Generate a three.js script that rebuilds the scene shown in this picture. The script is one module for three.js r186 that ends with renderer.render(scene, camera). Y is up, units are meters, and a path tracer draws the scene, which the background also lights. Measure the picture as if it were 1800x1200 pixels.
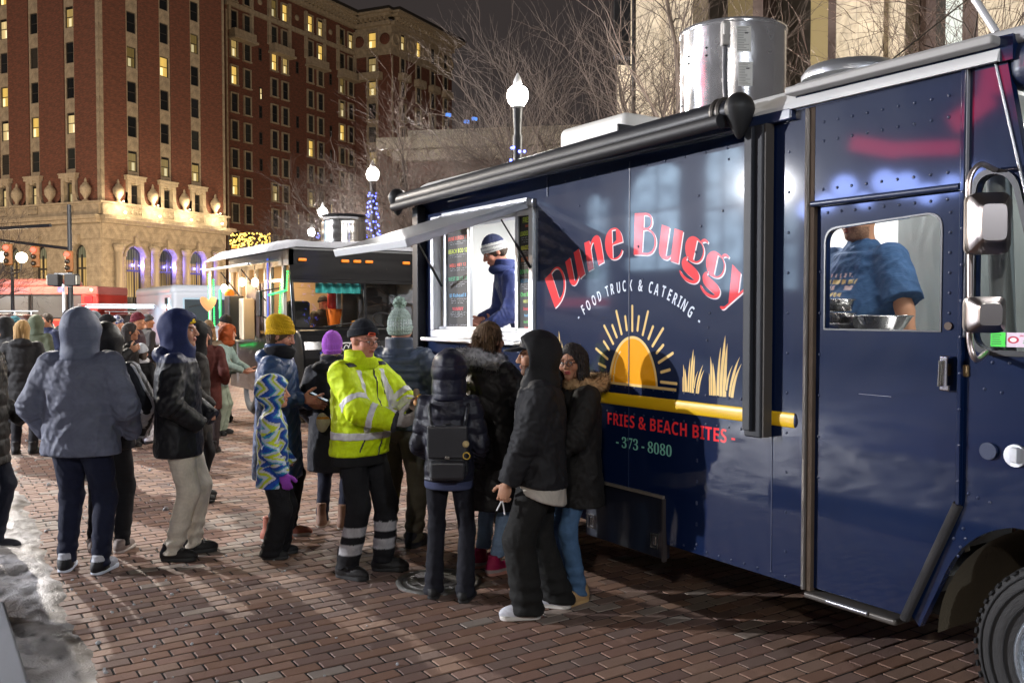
import * as THREE from 'three';
import { mergeGeometries } from 'three/addons/utils/BufferGeometryUtils.js';
import { RoundedBoxGeometry } from 'three/addons/geometries/RoundedBoxGeometry.js';
import { ImprovedNoise } from 'three/addons/math/ImprovedNoise.js';
import { RectAreaLightUniformsLib } from 'three/addons/lights/RectAreaLightUniformsLib.js';

// ---------- camera, sky, exposure ----------
const scene = new THREE.Scene();
const FOC = 1586, YAW = 33.5 * Math.PI / 180, PITCH = Math.atan(50 / FOC), EYE = 1.8;
const camera = new THREE.PerspectiveCamera(2 * Math.atan(600 / FOC) * 180 / Math.PI, 1.5, 0.05, 600);
camera.rotation.order = 'YXZ';
camera.position.set(0, EYE, 0);
camera.rotation.set(-PITCH, -YAW, 0);
const renderer = new THREE.WebGLRenderer({ antialias: true });
renderer.toneMapping = THREE.LinearToneMapping;
renderer.toneMappingExposure = 1.12;
renderer.shadowMap.enabled = true;
RectAreaLightUniformsLib.init();
{ // overcast city night sky, a warm grey glow that is a little stronger low down
  const W = 128, H = 64, d = new Float32Array(W * H * 4);
  for (let j = 0; j < H; j++) for (let i = 0; i < W; i++) {
    const up = Math.max(0, (j + 0.5) / H * 2 - 1), k = 0.8 + 0.45 * Math.pow(1 - up, 2), o = (j * W + i) * 4;
    d[o] = 0.033 * k; d[o + 1] = 0.027 * k; d[o + 2] = 0.026 * k; d[o + 3] = 1;
  }
  const t = new THREE.DataTexture(d, W, H, THREE.RGBAFormat, THREE.FloatType);
  t.mapping = THREE.EquirectangularReflectionMapping; t.magFilter = THREE.LinearFilter; t.needsUpdate = true;
  scene.background = t; scene.environment = t;
}

// ---------- small helpers ----------
const V = (x, y, z) => new THREE.Vector3(x, y, z), PI = Math.PI, { min, max, abs, sqrt, sin, cos, floor, hypot } = Math;
let seed_ = 7;
const rnd = () => { seed_ = (seed_ + 0x6d2b79f5) | 0; let t = Math.imul(seed_ ^ (seed_ >>> 15), 1 | seed_); t = (t + Math.imul(t ^ (t >>> 7), 61 | t)) ^ t; return ((t ^ (t >>> 14)) >>> 0) / 4294967296; };
const rr = (a, b) => a + (b - a) * rnd();
const noise = new ImprovedNoise(), N3 = (x, y, z) => noise.noise(x, y, z);
const fbm = (x, y, z) => N3(x, y, z) * 0.55 + N3(x * 2.1 + 9, y * 2.1, z * 2.1) * 0.28 + N3(x * 4.3, y * 4.3 + 5, z * 4.3) * 0.17;
const clamp = (x, a, b) => x < a ? a : x > b ? b : x;
// a point seen at photograph pixel (px, py): on the ground, on the plane X, or at a distance along the view axis
const RT = V(cos(YAW), 0, sin(YAW)), FW = V(sin(YAW) * cos(PITCH), -sin(PITCH), -cos(YAW) * cos(PITCH)), UP = V(sin(YAW) * sin(PITCH), cos(PITCH), -cos(YAW) * sin(PITCH));
const ray = (px, py) => FW.clone().addScaledVector(RT, (px - 900) / FOC).addScaledVector(UP, (600 - py) / FOC);
const atD = (px, py, D) => ray(px, py).multiplyScalar(D).add(V(0, EYE, 0));
const gnd = (px, py, y = 0) => { const d = ray(px, py); return d.multiplyScalar((y - EYE) / d.y).add(V(0, EYE, 0)); };
const onX = (px, py, X) => { const d = ray(px, py); return d.multiplyScalar(X / d.x).add(V(0, EYE, 0)); };

const used = new Map();
function numbered(n) { const k = used.get(n) || 0; used.set(n, k + 1); return k ? n + '_' + String(k).padStart(3, '0') : n; }
function thing(name, label, category, pos = [0, 0, 0], turn = 0, group) {
  const o = new THREE.Group(); o.name = numbered(name); o.position.set(...pos); o.rotation.y = turn;
  o.userData = { label, category }; if (group) o.userData.group = group;
  scene.add(o); return o;
}
function tag(o, label, category, group, kind) { o.name = numbered(o.name); Object.assign(o.userData, { label, category }); if (group) o.userData.group = group; if (kind) o.userData.kind = kind; return o; }
function part(name, geo, mat, parent, label) {
  const m = new THREE.Mesh(Array.isArray(geo) ? mergeGeometries(geo.map(g => { const q = g.index ? g.toNonIndexed() : g; for (const a of Object.keys(q.attributes)) if (!['position', 'normal', 'uv'].includes(a)) q.deleteAttribute(a); return q; })) : geo, mat);
  m.name = name; m.castShadow = m.receiveShadow = true; if (label) m.userData.label = label;
  (parent || scene).add(m); return m;
}
function struct(name, geo, mat) { const m = part(name, geo, mat); m.userData.kind = 'structure'; return m; }
const clone = (o, label, pos, turn) => { const c = o.clone(); c.name = numbered(o.name.replace(/_\d+$/, '')); c.userData = { ...o.userData }; if (label) c.userData.label = label; c.position.copy(pos); if (turn !== undefined) c.rotation.y = turn; scene.add(c); return c; };
const box = (w, h, d, x = 0, y = 0, z = 0) => new THREE.BoxGeometry(w, h, d).translate(x, y, z);
const rbox = (w, h, d, x = 0, y = 0, z = 0, r = 0.012, s = 2) => new RoundedBoxGeometry(w, h, d, s, r).translate(x, y, z);
const cyl = (r0, r1, h, x = 0, y = 0, z = 0, n = 20) => new THREE.CylinderGeometry(r0, r1, h, n).translate(x, y, z);
const sph = (r, x = 0, y = 0, z = 0, n = 16) => new THREE.SphereGeometry(r, n, floor(n * 0.7)).translate(x, y, z);
function bar(a, b, r, n = 8, r2) { // round bar between two points
  const d = b.clone().sub(a), L = d.length(), g = new THREE.CylinderGeometry(r2 ?? r, r, L, n).translate(0, L / 2, 0);
  return g.applyQuaternion(new THREE.Quaternion().setFromUnitVectors(V(0, 1, 0), d.normalize())).translate(a.x, a.y, a.z);
}
const tube = (pts, r, n = 8, seg = 24) => new THREE.TubeGeometry(new THREE.CatmullRomCurve3(pts), seg, r, n);
const lathe = (pts, n = 24) => new THREE.LatheGeometry(pts.map(p => new THREE.Vector2(p[0], p[1])), n);
function quad(a, b, c, d) { // a,b,c,d anticlockwise
  const g = new THREE.BufferGeometry(); g.setAttribute('position', new THREE.Float32BufferAttribute([...a, ...b, ...c, ...d], 3));
  g.setAttribute('uv', new THREE.Float32BufferAttribute([0, 0, 1, 0, 1, 1, 0, 1], 2)); g.setIndex([0, 1, 2, 0, 2, 3]); g.computeVertexNormals(); return g;
}
const hex = c => new THREE.Color(c), rgb = (r, g, b) => new THREE.Color().setRGB(r, g, b);
function M(color, rough = 0.7, o = {}) { return new THREE.MeshStandardMaterial({ color: color.isColor ? color : hex(color), roughness: rough, ...o }); }
function P(color, rough = 0.4, o = {}) { return new THREE.MeshPhysicalMaterial({ color: color.isColor ? color : hex(color), roughness: rough, ...o }); }
const glow = (color, k = 1) => new THREE.MeshStandardMaterial({ color: 0x050505, roughness: 0.6, emissive: color.isColor ? color : hex(color), emissiveIntensity: k });
function canvas(w, h, draw) { const c = document.createElement('canvas'); c.width = w; c.height = h; draw(c.getContext('2d'), w, h); return c; }
function ctex(w, h, draw, srgb = true) { const t = new THREE.CanvasTexture(canvas(w, h, draw)); if (srgb) t.colorSpace = THREE.SRGBColorSpace; t.wrapS = t.wrapT = THREE.RepeatWrapping; return t; }
function dtex(n, f, srgb) { // f(u,v) -> 0..1 grey or [r,g,b]
  const d = new Uint8Array(n * n * 4);
  for (let j = 0; j < n; j++) for (let i = 0; i < n; i++) { const v = f(i / n, j / n), o = (j * n + i) * 4, a = Array.isArray(v) ? v : [v, v, v]; for (let c = 0; c < 3; c++) d[o + c] = clamp(a[c], 0, 1) * 255; d[o + 3] = 255; }
  const t = new THREE.DataTexture(d, n, n); t.wrapS = t.wrapT = THREE.RepeatWrapping; t.magFilter = THREE.LinearFilter; if (srgb) t.colorSpace = THREE.SRGBColorSpace; t.needsUpdate = true; return t;
}
const tile = (u, v, f, s = 0) => { // noise that repeats over u,v in 0..1
  const a = u * 2 * PI, b = v * 2 * PI, r = f / (2 * PI); return N3(cos(a) * r + 10 + s, sin(a) * r + cos(b) * r * 0.7 + 20, sin(b) * r + 30 + s);
};
const rep = (t, x, y) => { const c = t.clone(); c.repeat.set(x, y ?? x); c.needsUpdate = true; return c; };
const T = {
  grain: dtex(256, (u, v) => 0.5 + 0.3 * tile(u, v, 40) + 0.25 * tile(u, v, 90, 3) + 0.15 * (rnd() - 0.5)),
  patch: dtex(256, (u, v) => 0.55 + 0.4 * tile(u, v, 6) + 0.25 * tile(u, v, 17, 4) + 0.15 * tile(u, v, 50, 9)),
  weave: dtex(128, (u, v) => 0.5 + 0.22 * sin(u * 64 * PI) * sin(v * 64 * PI) + 0.25 * tile(u, v, 20)),
};
function lampLight(pos, color, cd, parent, radius = 4) { const l = new THREE.PointLight(color, cd); l.position.copy(pos); l.castShadow = true; l.shadow.radius = radius; (parent || scene).add(l); return l; }

// ---------- ground: asphalt sheet, brick lane, snow ----------
{
  const asph = M(rgb(0.05, 0.047, 0.045), 0.6, { bumpMap: rep(T.grain, 1), bumpScale: 0.004, roughnessMap: rep(T.patch, 0.2) });
  const g = new THREE.PlaneGeometry(500, 500).rotateX(-PI / 2); const uv = g.attributes.uv; for (let i = 0; i < uv.count; i++) uv.setXY(i, uv.getX(i) * 500, uv.getY(i) * 500);
  struct('ground', g.translate(0, -0.03, 0), asph);
}
// brick lane: courses run across the lane (along X); bricks near the camera are single meshes
const lane = thing('pavement', 'lane paved with damp red brown bricks in running bond', 'pavement'); lane.userData = { kind: 'structure' };
{
  const BL = 0.2, BW = 0.1, gap = 0.012, X0 = 0.3, X1 = 9.2, Z0 = -1.4, Z1 = -17;
  part('joint_bed', box(X1 - X0, 0.02, Z0 - Z1, (X0 + X1) / 2, -0.0155, (Z0 + Z1) / 2), M(rgb(0.011, 0.01, 0.009), 0.95, { bumpMap: rep(T.grain, 1), bumpScale: 0.004 }), lane);
  const brick = (() => { const w = BL - gap, d = BW - gap, s = new THREE.Shape(); const r = 0.006; s.moveTo(-w / 2 + r, -d / 2); s.lineTo(w / 2 - r, -d / 2); s.lineTo(w / 2, -d / 2 + r); s.lineTo(w / 2, d / 2 - r); s.lineTo(w / 2 - r, d / 2); s.lineTo(-w / 2 + r, d / 2); s.lineTo(-w / 2, d / 2 - r); s.lineTo(-w / 2, -d / 2 + r);
    const g = new THREE.ExtrudeGeometry(s, { depth: 0.012, bevelEnabled: true, bevelThickness: 0.003, bevelSize: 0.003, bevelOffset: -0.003, bevelSegments: 1 }).rotateX(-PI / 2).translate(0, -0.015, 0);
    const uv = g.attributes.uv, p = g.attributes.position; for (let i = 0; i < uv.count; i++) uv.setXY(i, p.getX(i) * 3, p.getZ(i) * 3); return g; })();
  const bump = rep(T.grain, 1), ro = rep(T.patch, 1);
  const tones = [[.158, .09, .066], [.142, .082, .063], [.178, .103, .072], [.128, .078, .062], [.172, .108, .078], [.15, .082, .055], [.136, .09, .072], [.19, .116, .082], [.11, .068, .056], [.2, .158, .13], [.178, .145, .122]].map(c => c.map(v => v * 1.35));
  const mats = tones.map(c => M(rgb(...c), 0.74, { bumpMap: bump, bumpScale: 0.004 }));
  const all = [];
  for (let j = 0; ; j++) {
    const z = Z0 - (j + 0.5) * BW; if (z < Z1) break;
    for (let i = 0; ; i++) {
      const x = X0 + (i + (j % 2 ? 0.5 : 0)) * BL; if (x > X1) break;
      const k = floor(clamp(0.5 + fbm(x * 0.45, 3, z * 0.45) * 1.1 + (rnd() - 0.5) * 0.9, 0, 0.999) * (tones.length - 2)) , salt = fbm(x * 1.1 + 7, 2, z * 1.1) + (rnd() - .5) * .5 > .3;
      const v = V(x, -EYE, z), D = v.dot(FW), px = 900 + FOC * v.dot(RT) / D, py = 600 - FOC * v.dot(UP) / D;
      if (D < 1 || px < -60 || px > 1900) { rnd(); continue; }
      all.push({ x, z, k: salt ? tones.length - 1 - floor(rnd() * 2) : k, D, y: rr(-0.003, 0.0015), tx: rr(-.007, .007), tz: rr(-.008, .008), ry: rr(-.012, .012), seen: py < 1190 && px > 130 && px < 1690 && !(x > 3.7) });
    }
  }
  const near = all.filter(b => b.seen).sort((a, b) => a.D - b.D).slice(0, 298); const set = new Set(near);
  for (const b of near) { const m = part('brick', brick, mats[b.k], lane); m.position.set(b.x, b.y, b.z); m.rotation.set(b.tx, b.ry, b.tz); }
  const rest = all.filter(b => !set.has(b)), im = new THREE.InstancedMesh(brick, M(0xffffff, 0.74, { bumpMap: bump, bumpScale: 0.004 }), rest.length);
  const m4 = new THREE.Matrix4(), q = new THREE.Quaternion(), e = new THREE.Euler(), one = V(1, 1, 1);
  rest.forEach((b, i) => { im.setMatrixAt(i, m4.compose(V(b.x, b.y, b.z), q.setFromEuler(e.set(b.tx, b.ry, b.tz)), one)); im.setColorAt(i, rgb(...tones[b.k])); });
  im.name = 'bricks'; im.userData.kind = 'stuff'; im.receiveShadow = true; lane.add(im);
  // beyond: same bricks as material
  const far = ctex(512, 512, (c, w) => { c.fillStyle = '#2a211f'; c.fillRect(0, 0, w, w); for (let j = 0; j < 16; j++) for (let i = -1; i < 8; i++) { const t = tones[floor(rnd() * tones.length)]; c.fillStyle = '#' + rgb(...t).getHexString(); c.fillRect((i + (j % 2) / 2) * 64 + 2, j * 32 + 2, 60, 28); } });
  const g = new THREE.PlaneGeometry(14, 26, 1, 1).rotateX(-PI / 2); const uv = g.attributes.uv; for (let i = 0; i < uv.count; i++) uv.setXY(i, uv.getX(i) * 14 / 1.6, uv.getY(i) * 26 / 1.6);
  part('far_paving', g.translate(7.3, -0.012, Z1 - 13), M(0xffffff, 0.6, { map: far, bumpMap: far, bumpScale: 0.004 }), lane);
}
{ // trampled, dirty snow bank along the left side of the lane
  const nx = 70, nz = 300, x0 = -2.6, z0 = -2.2, z1 = -24, pos = [], uv = [], idx = [], col = [];
  const edge = z => 0.74 + 0.03 * (z + 5) * -1 + 0.16 * fbm(2, z * 0.9, 7) + 0.06 * N3(1, z * 4, 2);
  for (let j = 0; j <= nz; j++) { const z = z0 + (z1 - z0) * Math.pow(j / nz, 1.5), e = edge(z);
    for (let i = 0; i <= nx; i++) {
      const t = i / nx, x = x0 + (e - x0) * (1 - Math.pow(1 - t, 1.4)), d = e - x;
      const ridge = 1 - Math.exp(-d / 0.22), h = 0.1 * ridge * (0.75 + 0.7 * fbm(x * 1.3, 4, z * 1.1)) + ridge * (0.07 * fbm(x * 4.3, 1, z * 4.3) + 0.03 * abs(N3(x * 13, 3, z * 13)) + 0.016 * N3(x * 33, 5, z * 33));
      pos.push(x + 0.02 * N3(x * 9, 9, z * 9), -0.012 + max(0, h), z); uv.push(x, z);
      const dirt = clamp(0.5 + 1.3 * fbm(x * 2.3 + 5, 8, z * 1.1) + 0.7 * N3(x * 12, 2, z * 9) * 0.6 - 0.35 * (d < 0.12 ? 0.6 : 0), 0, 1);
      const grit = N3(x * 60, 1, z * 60) > 0.35 ? 0.4 : 1, c = [0.11 + 0.5 * dirt, 0.092 + 0.51 * dirt, 0.08 + 0.55 * dirt]; col.push(...c.map(v => v * grit));
    } }
  for (let j = 0; j < nz; j++) for (let i = 0; i < nx; i++) { const a = j * (nx + 1) + i, b = a + nx + 1; idx.push(a, a + 1, b + 1, a, b + 1, b); }
  const g = new THREE.BufferGeometry(); g.setAttribute('position', new THREE.Float32BufferAttribute(pos, 3)); g.setAttribute('uv', new THREE.Float32BufferAttribute(uv, 2)); g.setAttribute('color', new THREE.Float32BufferAttribute(col, 3)); g.setIndex(idx); g.computeVertexNormals();
  struct('snow_bank', g, M(0xffffff, 0.55, { vertexColors: true, bumpMap: rep(T.grain, 2), bumpScale: 0.006, side: THREE.DoubleSide }));
  // loose crumbs of ice
  const cr = new THREE.IcosahedronGeometry(1, 0), im = new THREE.InstancedMesh(cr, M(rgb(.4, .41, .43), 0.5), 420), m4 = new THREE.Matrix4();
  for (let i = 0; i < 420; i++) { const z = rr(-3, -16), x = edge(z) + Math.pow(rnd(), 2) * 1.6 - 0.1, s = rr(0.003, 0.011) * (rnd() < 0.06 ? 2.4 : 1); im.setMatrixAt(i, m4.compose(V(x, s * 0.3, z), new THREE.Quaternion().setFromEuler(new THREE.Euler(rnd() * 6, rnd() * 6, 0)), V(s * 1.3, s * 0.7, s))); }
  im.name = 'ice_crumbs'; tag(im, 'crumbs of dirty ice scattered on the bricks beside the snow bank', 'ice', null, 'stuff'); scene.add(im);
  const k = thing('kerb_stone', 'grey stone kerb edge poking out of the snow at the bottom left', 'kerb', [0.36, 0, -5.2]);
  part('stone', rbox(0.14, 0.16, 2.6, -0.03, 0.07, 0.6, 0.02), M(rgb(.2, .21, .24), 0.8, { bumpMap: rep(T.grain, 3), bumpScale: 0.004 }), k);
}
{ // manhole cover
  const p = gnd(771, 1022), c = thing('manhole_cover', 'round cast iron manhole cover between the hi-vis man and the hooded girl', 'manhole cover', [p.x, 0, p.z]);
  const iron = M(rgb(.13, .125, .115), 0.5, { metalness: 0.4, bumpMap: rep(T.grain, 4), bumpScale: 0.002 });
  part('rim', lathe([[0.245, -0.01], [0.245, 0.008], [0.262, 0.01], [0.285, 0.01], [0.29, -0.01]], 40), iron, c);
  part('lid', cyl(0.24, 0.24, 0.02, 0, -0.005, 0, 40), iron, c);
  for (const r of [0.21, 0.14, 0.07]) part('raised_ring', new THREE.TorusGeometry(r, 0.006, 6, 40).rotateX(PI / 2).translate(0, 0.005, 0), iron, c);
  for (let i = 0; i < 12; i++) part('raised_stud', box(0.05, 0.008, 0.014, 0.175, 0.007, 0).rotateY(i * PI / 6), iron, c);
  const w = gnd(740, 1016), l = thing('paper_litter', 'crumpled white paper scrap on the manhole cover', 'litter', [w.x, 0.014, w.z]);
  part('paper', (() => { const g = new THREE.IcosahedronGeometry(0.03, 2), q = g.attributes.position; for (let i = 0; i < q.count; i++) { const s = 1 + 0.5 * N3(q.getX(i) * 60, q.getY(i) * 60, q.getZ(i) * 60); q.setXYZ(i, q.getX(i) * s * 1.3, q.getY(i) * s * 0.55 + 0.008, q.getZ(i) * s); } g.computeVertexNormals(); return g; })(), M(rgb(.7, .7, .72), 0.8), l);
}

// ---------- street lamps ----------
const blackIron = M(rgb(.012, .012, .013), 0.45, { metalness: 0.3 });
function streetLamp(label, pos, h, cd, color = rgb(1, .93, .86), group) {
  const t = thing('street_lamp', label, 'street lamp', [pos.x, 0, pos.z], 0, group);
  part('post', lathe([[0.2, 0], [0.2, 0.12], [0.13, 0.2], [0.11, 0.7], [0.075, 0.85], [0.055, h - 0.9], [0.07, h - 0.55], [0.05, h - 0.5], [0.07, h - 0.18], [0.08, h - 0.14], [0, h - 0.14]], 16), blackIron, t);
  part('globe', lathe([[0.08, h - 0.14], [0.12, h - 0.09], [0.145, h], [0.125, h + 0.08], [0.08, h + 0.12], [0.04, h + 0.14]], 20), glow(color, 26), t);
  part('finial', lathe([[0.055, h + 0.14], [0.06, h + 0.16], [0.05, h + 0.21], [0.03, h + 0.25], [0.01, h + 0.29], [0, h + 0.3]], 12), M(rgb(.5, .5, .5), .5), t);
  for (let i = 0; i < 8; i++) { const a = i * PI / 4; part('rib', tube([[.082, -.14], [.124, -.09], [.149, 0], [.129, .08], [.05, .145]].map(([r, y]) => V(r * cos(a), h + y, r * sin(a))), 0.006, 5, 10), blackIron, t); }
  lampLight(V(0, h, 0), color, cd, t, 5);
  return t;
}
function blueLights(label, pos, y0, y1, r0, r1, n, parentName) {
  const g = sph(0.022, 0, 0, 0, 6), gs = [];
  for (let i = 0; i < n; i++) { const k = i / n, a = i * 2.39, r = r1 + (r0 - r1) * (1 - k); gs.push(g.clone().translate(r * cos(a), y0 + (y1 - y0) * k + rr(-.05, .05), r * sin(a))); }
  const o = thing('blue_string_lights', label, 'string lights', [pos.x, 0, pos.z]);
  const m = part('bulbs', gs, glow(rgb(.12, .16, 1), 7), o); m.userData.kind = 'stuff';
  const pts = []; for (let i = 0; i <= 80; i++) { const k = i / 80, a = k * n * 2.39 * 0.12, r = r1 + (r0 - r1) * (1 - k); pts.push(V(r * cos(a), y0 + (y1 - y0) * k, r * sin(a))); }
  part('wire', tube(pts, 0.006, 4, 200), blackIron, o);
}
const lampAt = (px, py, D) => atD(px, py, D);
{
  const L = [[910, 168, 11.9, 'largest, nearest of the glowing street lamps, beside the bare tree above the navy truck'], [655, 306, 18.8, 'glowing street lamp above the blue lit cone, left of the awning end'], [567, 373, 25.8, 'smaller glowing street lamp over the black food truck roof'], [547, 408, 32.4, 'smallest and farthest of the four white street lamps']];
  L.forEach(([px, py, D, lb], i) => { const p = lampAt(px, py, D); streetLamp(lb, p, p.y, [75, 80, 70, 70][i], rgb(1, .95, .9)); });
  let p = lampAt(908, 260, 12.1); blueLights('blue string lights wrapped round the post under the nearest street lamp', V(lampAt(910, 168, 11.9).x, 0, lampAt(910, 168, 11.9).z), 1.8, 4.05, .14, .09, 60);
  p = lampAt(653, 380, 18.8); blueLights('cone of blue string lights under the second street lamp', V(lampAt(654, 306, 18.8).x, 0, lampAt(654, 306, 18.8).z), 2.4, 4.3, .26, .07, 110);
  blueLights('thin column of blue string lights left of the steel vent drum', V(lampAt(567, 373, 25.8).x, 0, lampAt(567, 373, 25.8).z), 2.2, 4.1, .3, .16, 90);
  streetLamp('street lamp hidden behind the steel exhaust drum of the navy truck', V(9, 0, -8.4), 4.6, 58, rgb(1, .93, .82));
  // lamps of this lane outside the frame: they throw the long shadows towards the truck
  streetLamp('street lamp across the lane, left of the picture', V(-10.7, 0, -15.5), 5.0, 1250, rgb(.95, .96, 1));
  streetLamp('tall street lamp beyond the queue, left of the picture', V(.3, 0, -20.5), 6.5, 720, rgb(1, .92, .82));
  streetLamp('street lamp behind the camera on the left side', V(-3.6, 0, 2.6), 4.7, 50, rgb(1, .92, .84));
  streetLamp('street lamp on the near side of the truck cab', V(1.2, 0, 5.2), 4.7, 75, rgb(.86, .92, 1));
}

// ---------- buildings ----------
const cf = (xc, D) => { const r = V(cos(YAW), 0, sin(YAW)), f = V(sin(YAW), 0, -cos(YAW)); return r.multiplyScalar(xc).addScaledVector(f, D); }; // level camera frame to world
const brickTex = (() => { const t = ctex(512, 512, (c, w) => { c.fillStyle = '#77594d'; c.fillRect(0, 0, w, w); for (let j = 0; j < 32; j++) for (let i = -1; i < 9; i++) { const v = 0.72 + rnd() * 0.4; c.fillStyle = `rgb(${106 * v},${64 * v},${50 * v})`; c.fillRect((i + (j % 2) / 2) * 64 + 2, j * 16 + 2, 60, 12); } }); return t; })();
const stoneTex = dtex(256, (u, v) => { const s = 0.86 + 0.12 * tile(u, v, 8) + 0.1 * tile(u, v, 40, 5) + 0.06 * (rnd() - .5), jt = (v * 8 % 1) < 0.03 || ((u * 4 + (floor(v * 8) % 2) * 0.5) % 1) < 0.015 ? 0.78 : 1; return [s * .78 * jt, s * .72 * jt, s * .62 * jt]; }, true);
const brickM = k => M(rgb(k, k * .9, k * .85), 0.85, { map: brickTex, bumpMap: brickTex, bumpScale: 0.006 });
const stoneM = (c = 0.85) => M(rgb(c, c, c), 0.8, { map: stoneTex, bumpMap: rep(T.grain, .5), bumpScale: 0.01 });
function mUV(g, k) { // box mapped uv in metres / k
  g = g.index ? g.toNonIndexed() : g; const p = g.attributes.position, n = g.attributes.normal, uv = new Float32Array(p.count * 2);
  for (let i = 0; i < p.count; i++) { const ax = abs(n.getX(i)), ay = abs(n.getY(i)), az = abs(n.getZ(i)); const [a, b] = ay > ax && ay > az ? [p.getX(i), p.getZ(i)] : ax > az ? [p.getZ(i), p.getY(i)] : [p.getX(i), p.getY(i)]; uv[2 * i] = a / k; uv[2 * i + 1] = b / k; }
  g.setAttribute('uv', new THREE.BufferAttribute(uv, 2)); return g;
}
const curtainTex = (hue, k) => ctex(64, 128, (c, w, h) => { c.fillStyle = '#000'; c.fillRect(0, 0, w, h); for (let x = 0; x < w; x++) { const v = (0.55 + 0.25 * sin(x * 0.8 + hue * 9) + 0.2 * rnd()) * k; c.fillStyle = `rgb(${255 * v},${(205 + hue * 20) * v},${(95 + hue * 70) * v})`; c.fillRect(x, h * (hue < .3 ? 0.02 : .1), 1, h); } c.fillStyle = `rgba(255,240,190,0.7)`; c.fillRect(w * hue * .8, h * .55, w * 0.35, h * .4); });
const litM = [0, 1, 2, 3, 4].map(i => { const t = curtainTex([.1, .4, .8, .25, .6][i], [1, .85, 1, .6, .75][i]); return new THREE.MeshStandardMaterial({ color: 0x111111, roughness: .3, emissive: 0xffffff, emissiveMap: t, emissiveIntensity: [1.7, 1.2, 1.6, .8, 1.0][i] }); });
const darkM = [[.012, .014, .016], [.02, .022, .026], [.03, .034, .033], [.045, .042, .036]].map(c => P(rgb(...c), 0.15, { specularIntensity: .6, bumpMap: rep(T.patch, .4), bumpScale: .002 }));
const sashM = M(rgb(.03, .026, .022), .5), sashLightM = M(rgb(.3, .26, .22), .6);
// a wall frame: local x along the wall to the right, z towards the viewer
function wallFrame(b, A, u) { const th = Math.atan2(-u.z, u.x), n = V(-u.z, 0, u.x); return { th, put(m, x, y, z) { m.position.set(A.x + u.x * x + n.x * z - b.position.x, y, A.z + u.z * x + n.z * z - b.position.z); m.rotation.y = th; return m; } }; }
const sashGeo = new Map();
function windowAt(b, f, x, y, w, h, z, lit, o = {}) { // y = sill height
  const key = [w, h, o.trim || 0].join(); if (!sashGeo.has(key)) { const t = 0.07; const gs = [box(w, t, .08, 0, t / 2), box(w, t, .08, 0, h - t / 2), box(t, h - 2 * t, .08, -w / 2 + t / 2, h / 2), box(t, h - 2 * t, .08, w / 2 - t / 2, h / 2), box(w - 2 * t, .06, .07, 0, h * .5)]; sashGeo.set(key, [mergeGeometries(gs), new THREE.PlaneGeometry(w - t, h - t).translate(0, h / 2, -.015)]); }
  const [fg, pg] = sashGeo.get(key);
  const m = f.put(part('window', fg, o.light ? sashLightM : sashM, b), x, y, z);
  part('pane', pg, lit >= 0 ? litM[lit] : darkM[-lit - 1], m);
  return m;
}
const trimGeo = new Map();
function surround(b, f, x, y, w, h, z, mat, t = .13) { const key = [w, h, t].join(); if (!trimGeo.has(key)) trimGeo.set(key, mUV(mergeGeometries([box(t, h, .3, -w / 2 - t / 2, h / 2, -.1), box(t, h, .3, w / 2 + t / 2, h / 2, -.1), box(w + 2 * t, t, .32, 0, h + t / 2, -.1), box(w + 2 * t + .1, t * .9, .4, 0, -t * .45, -.06)]), 3)); f.put(part('window_surround', trimGeo.get(key), mat, b), x, y, z); }
const plate = (w, h, d, k = 2) => mUV(box(w, h, d, w / 2, h / 2, -d / 2), k);
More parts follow.
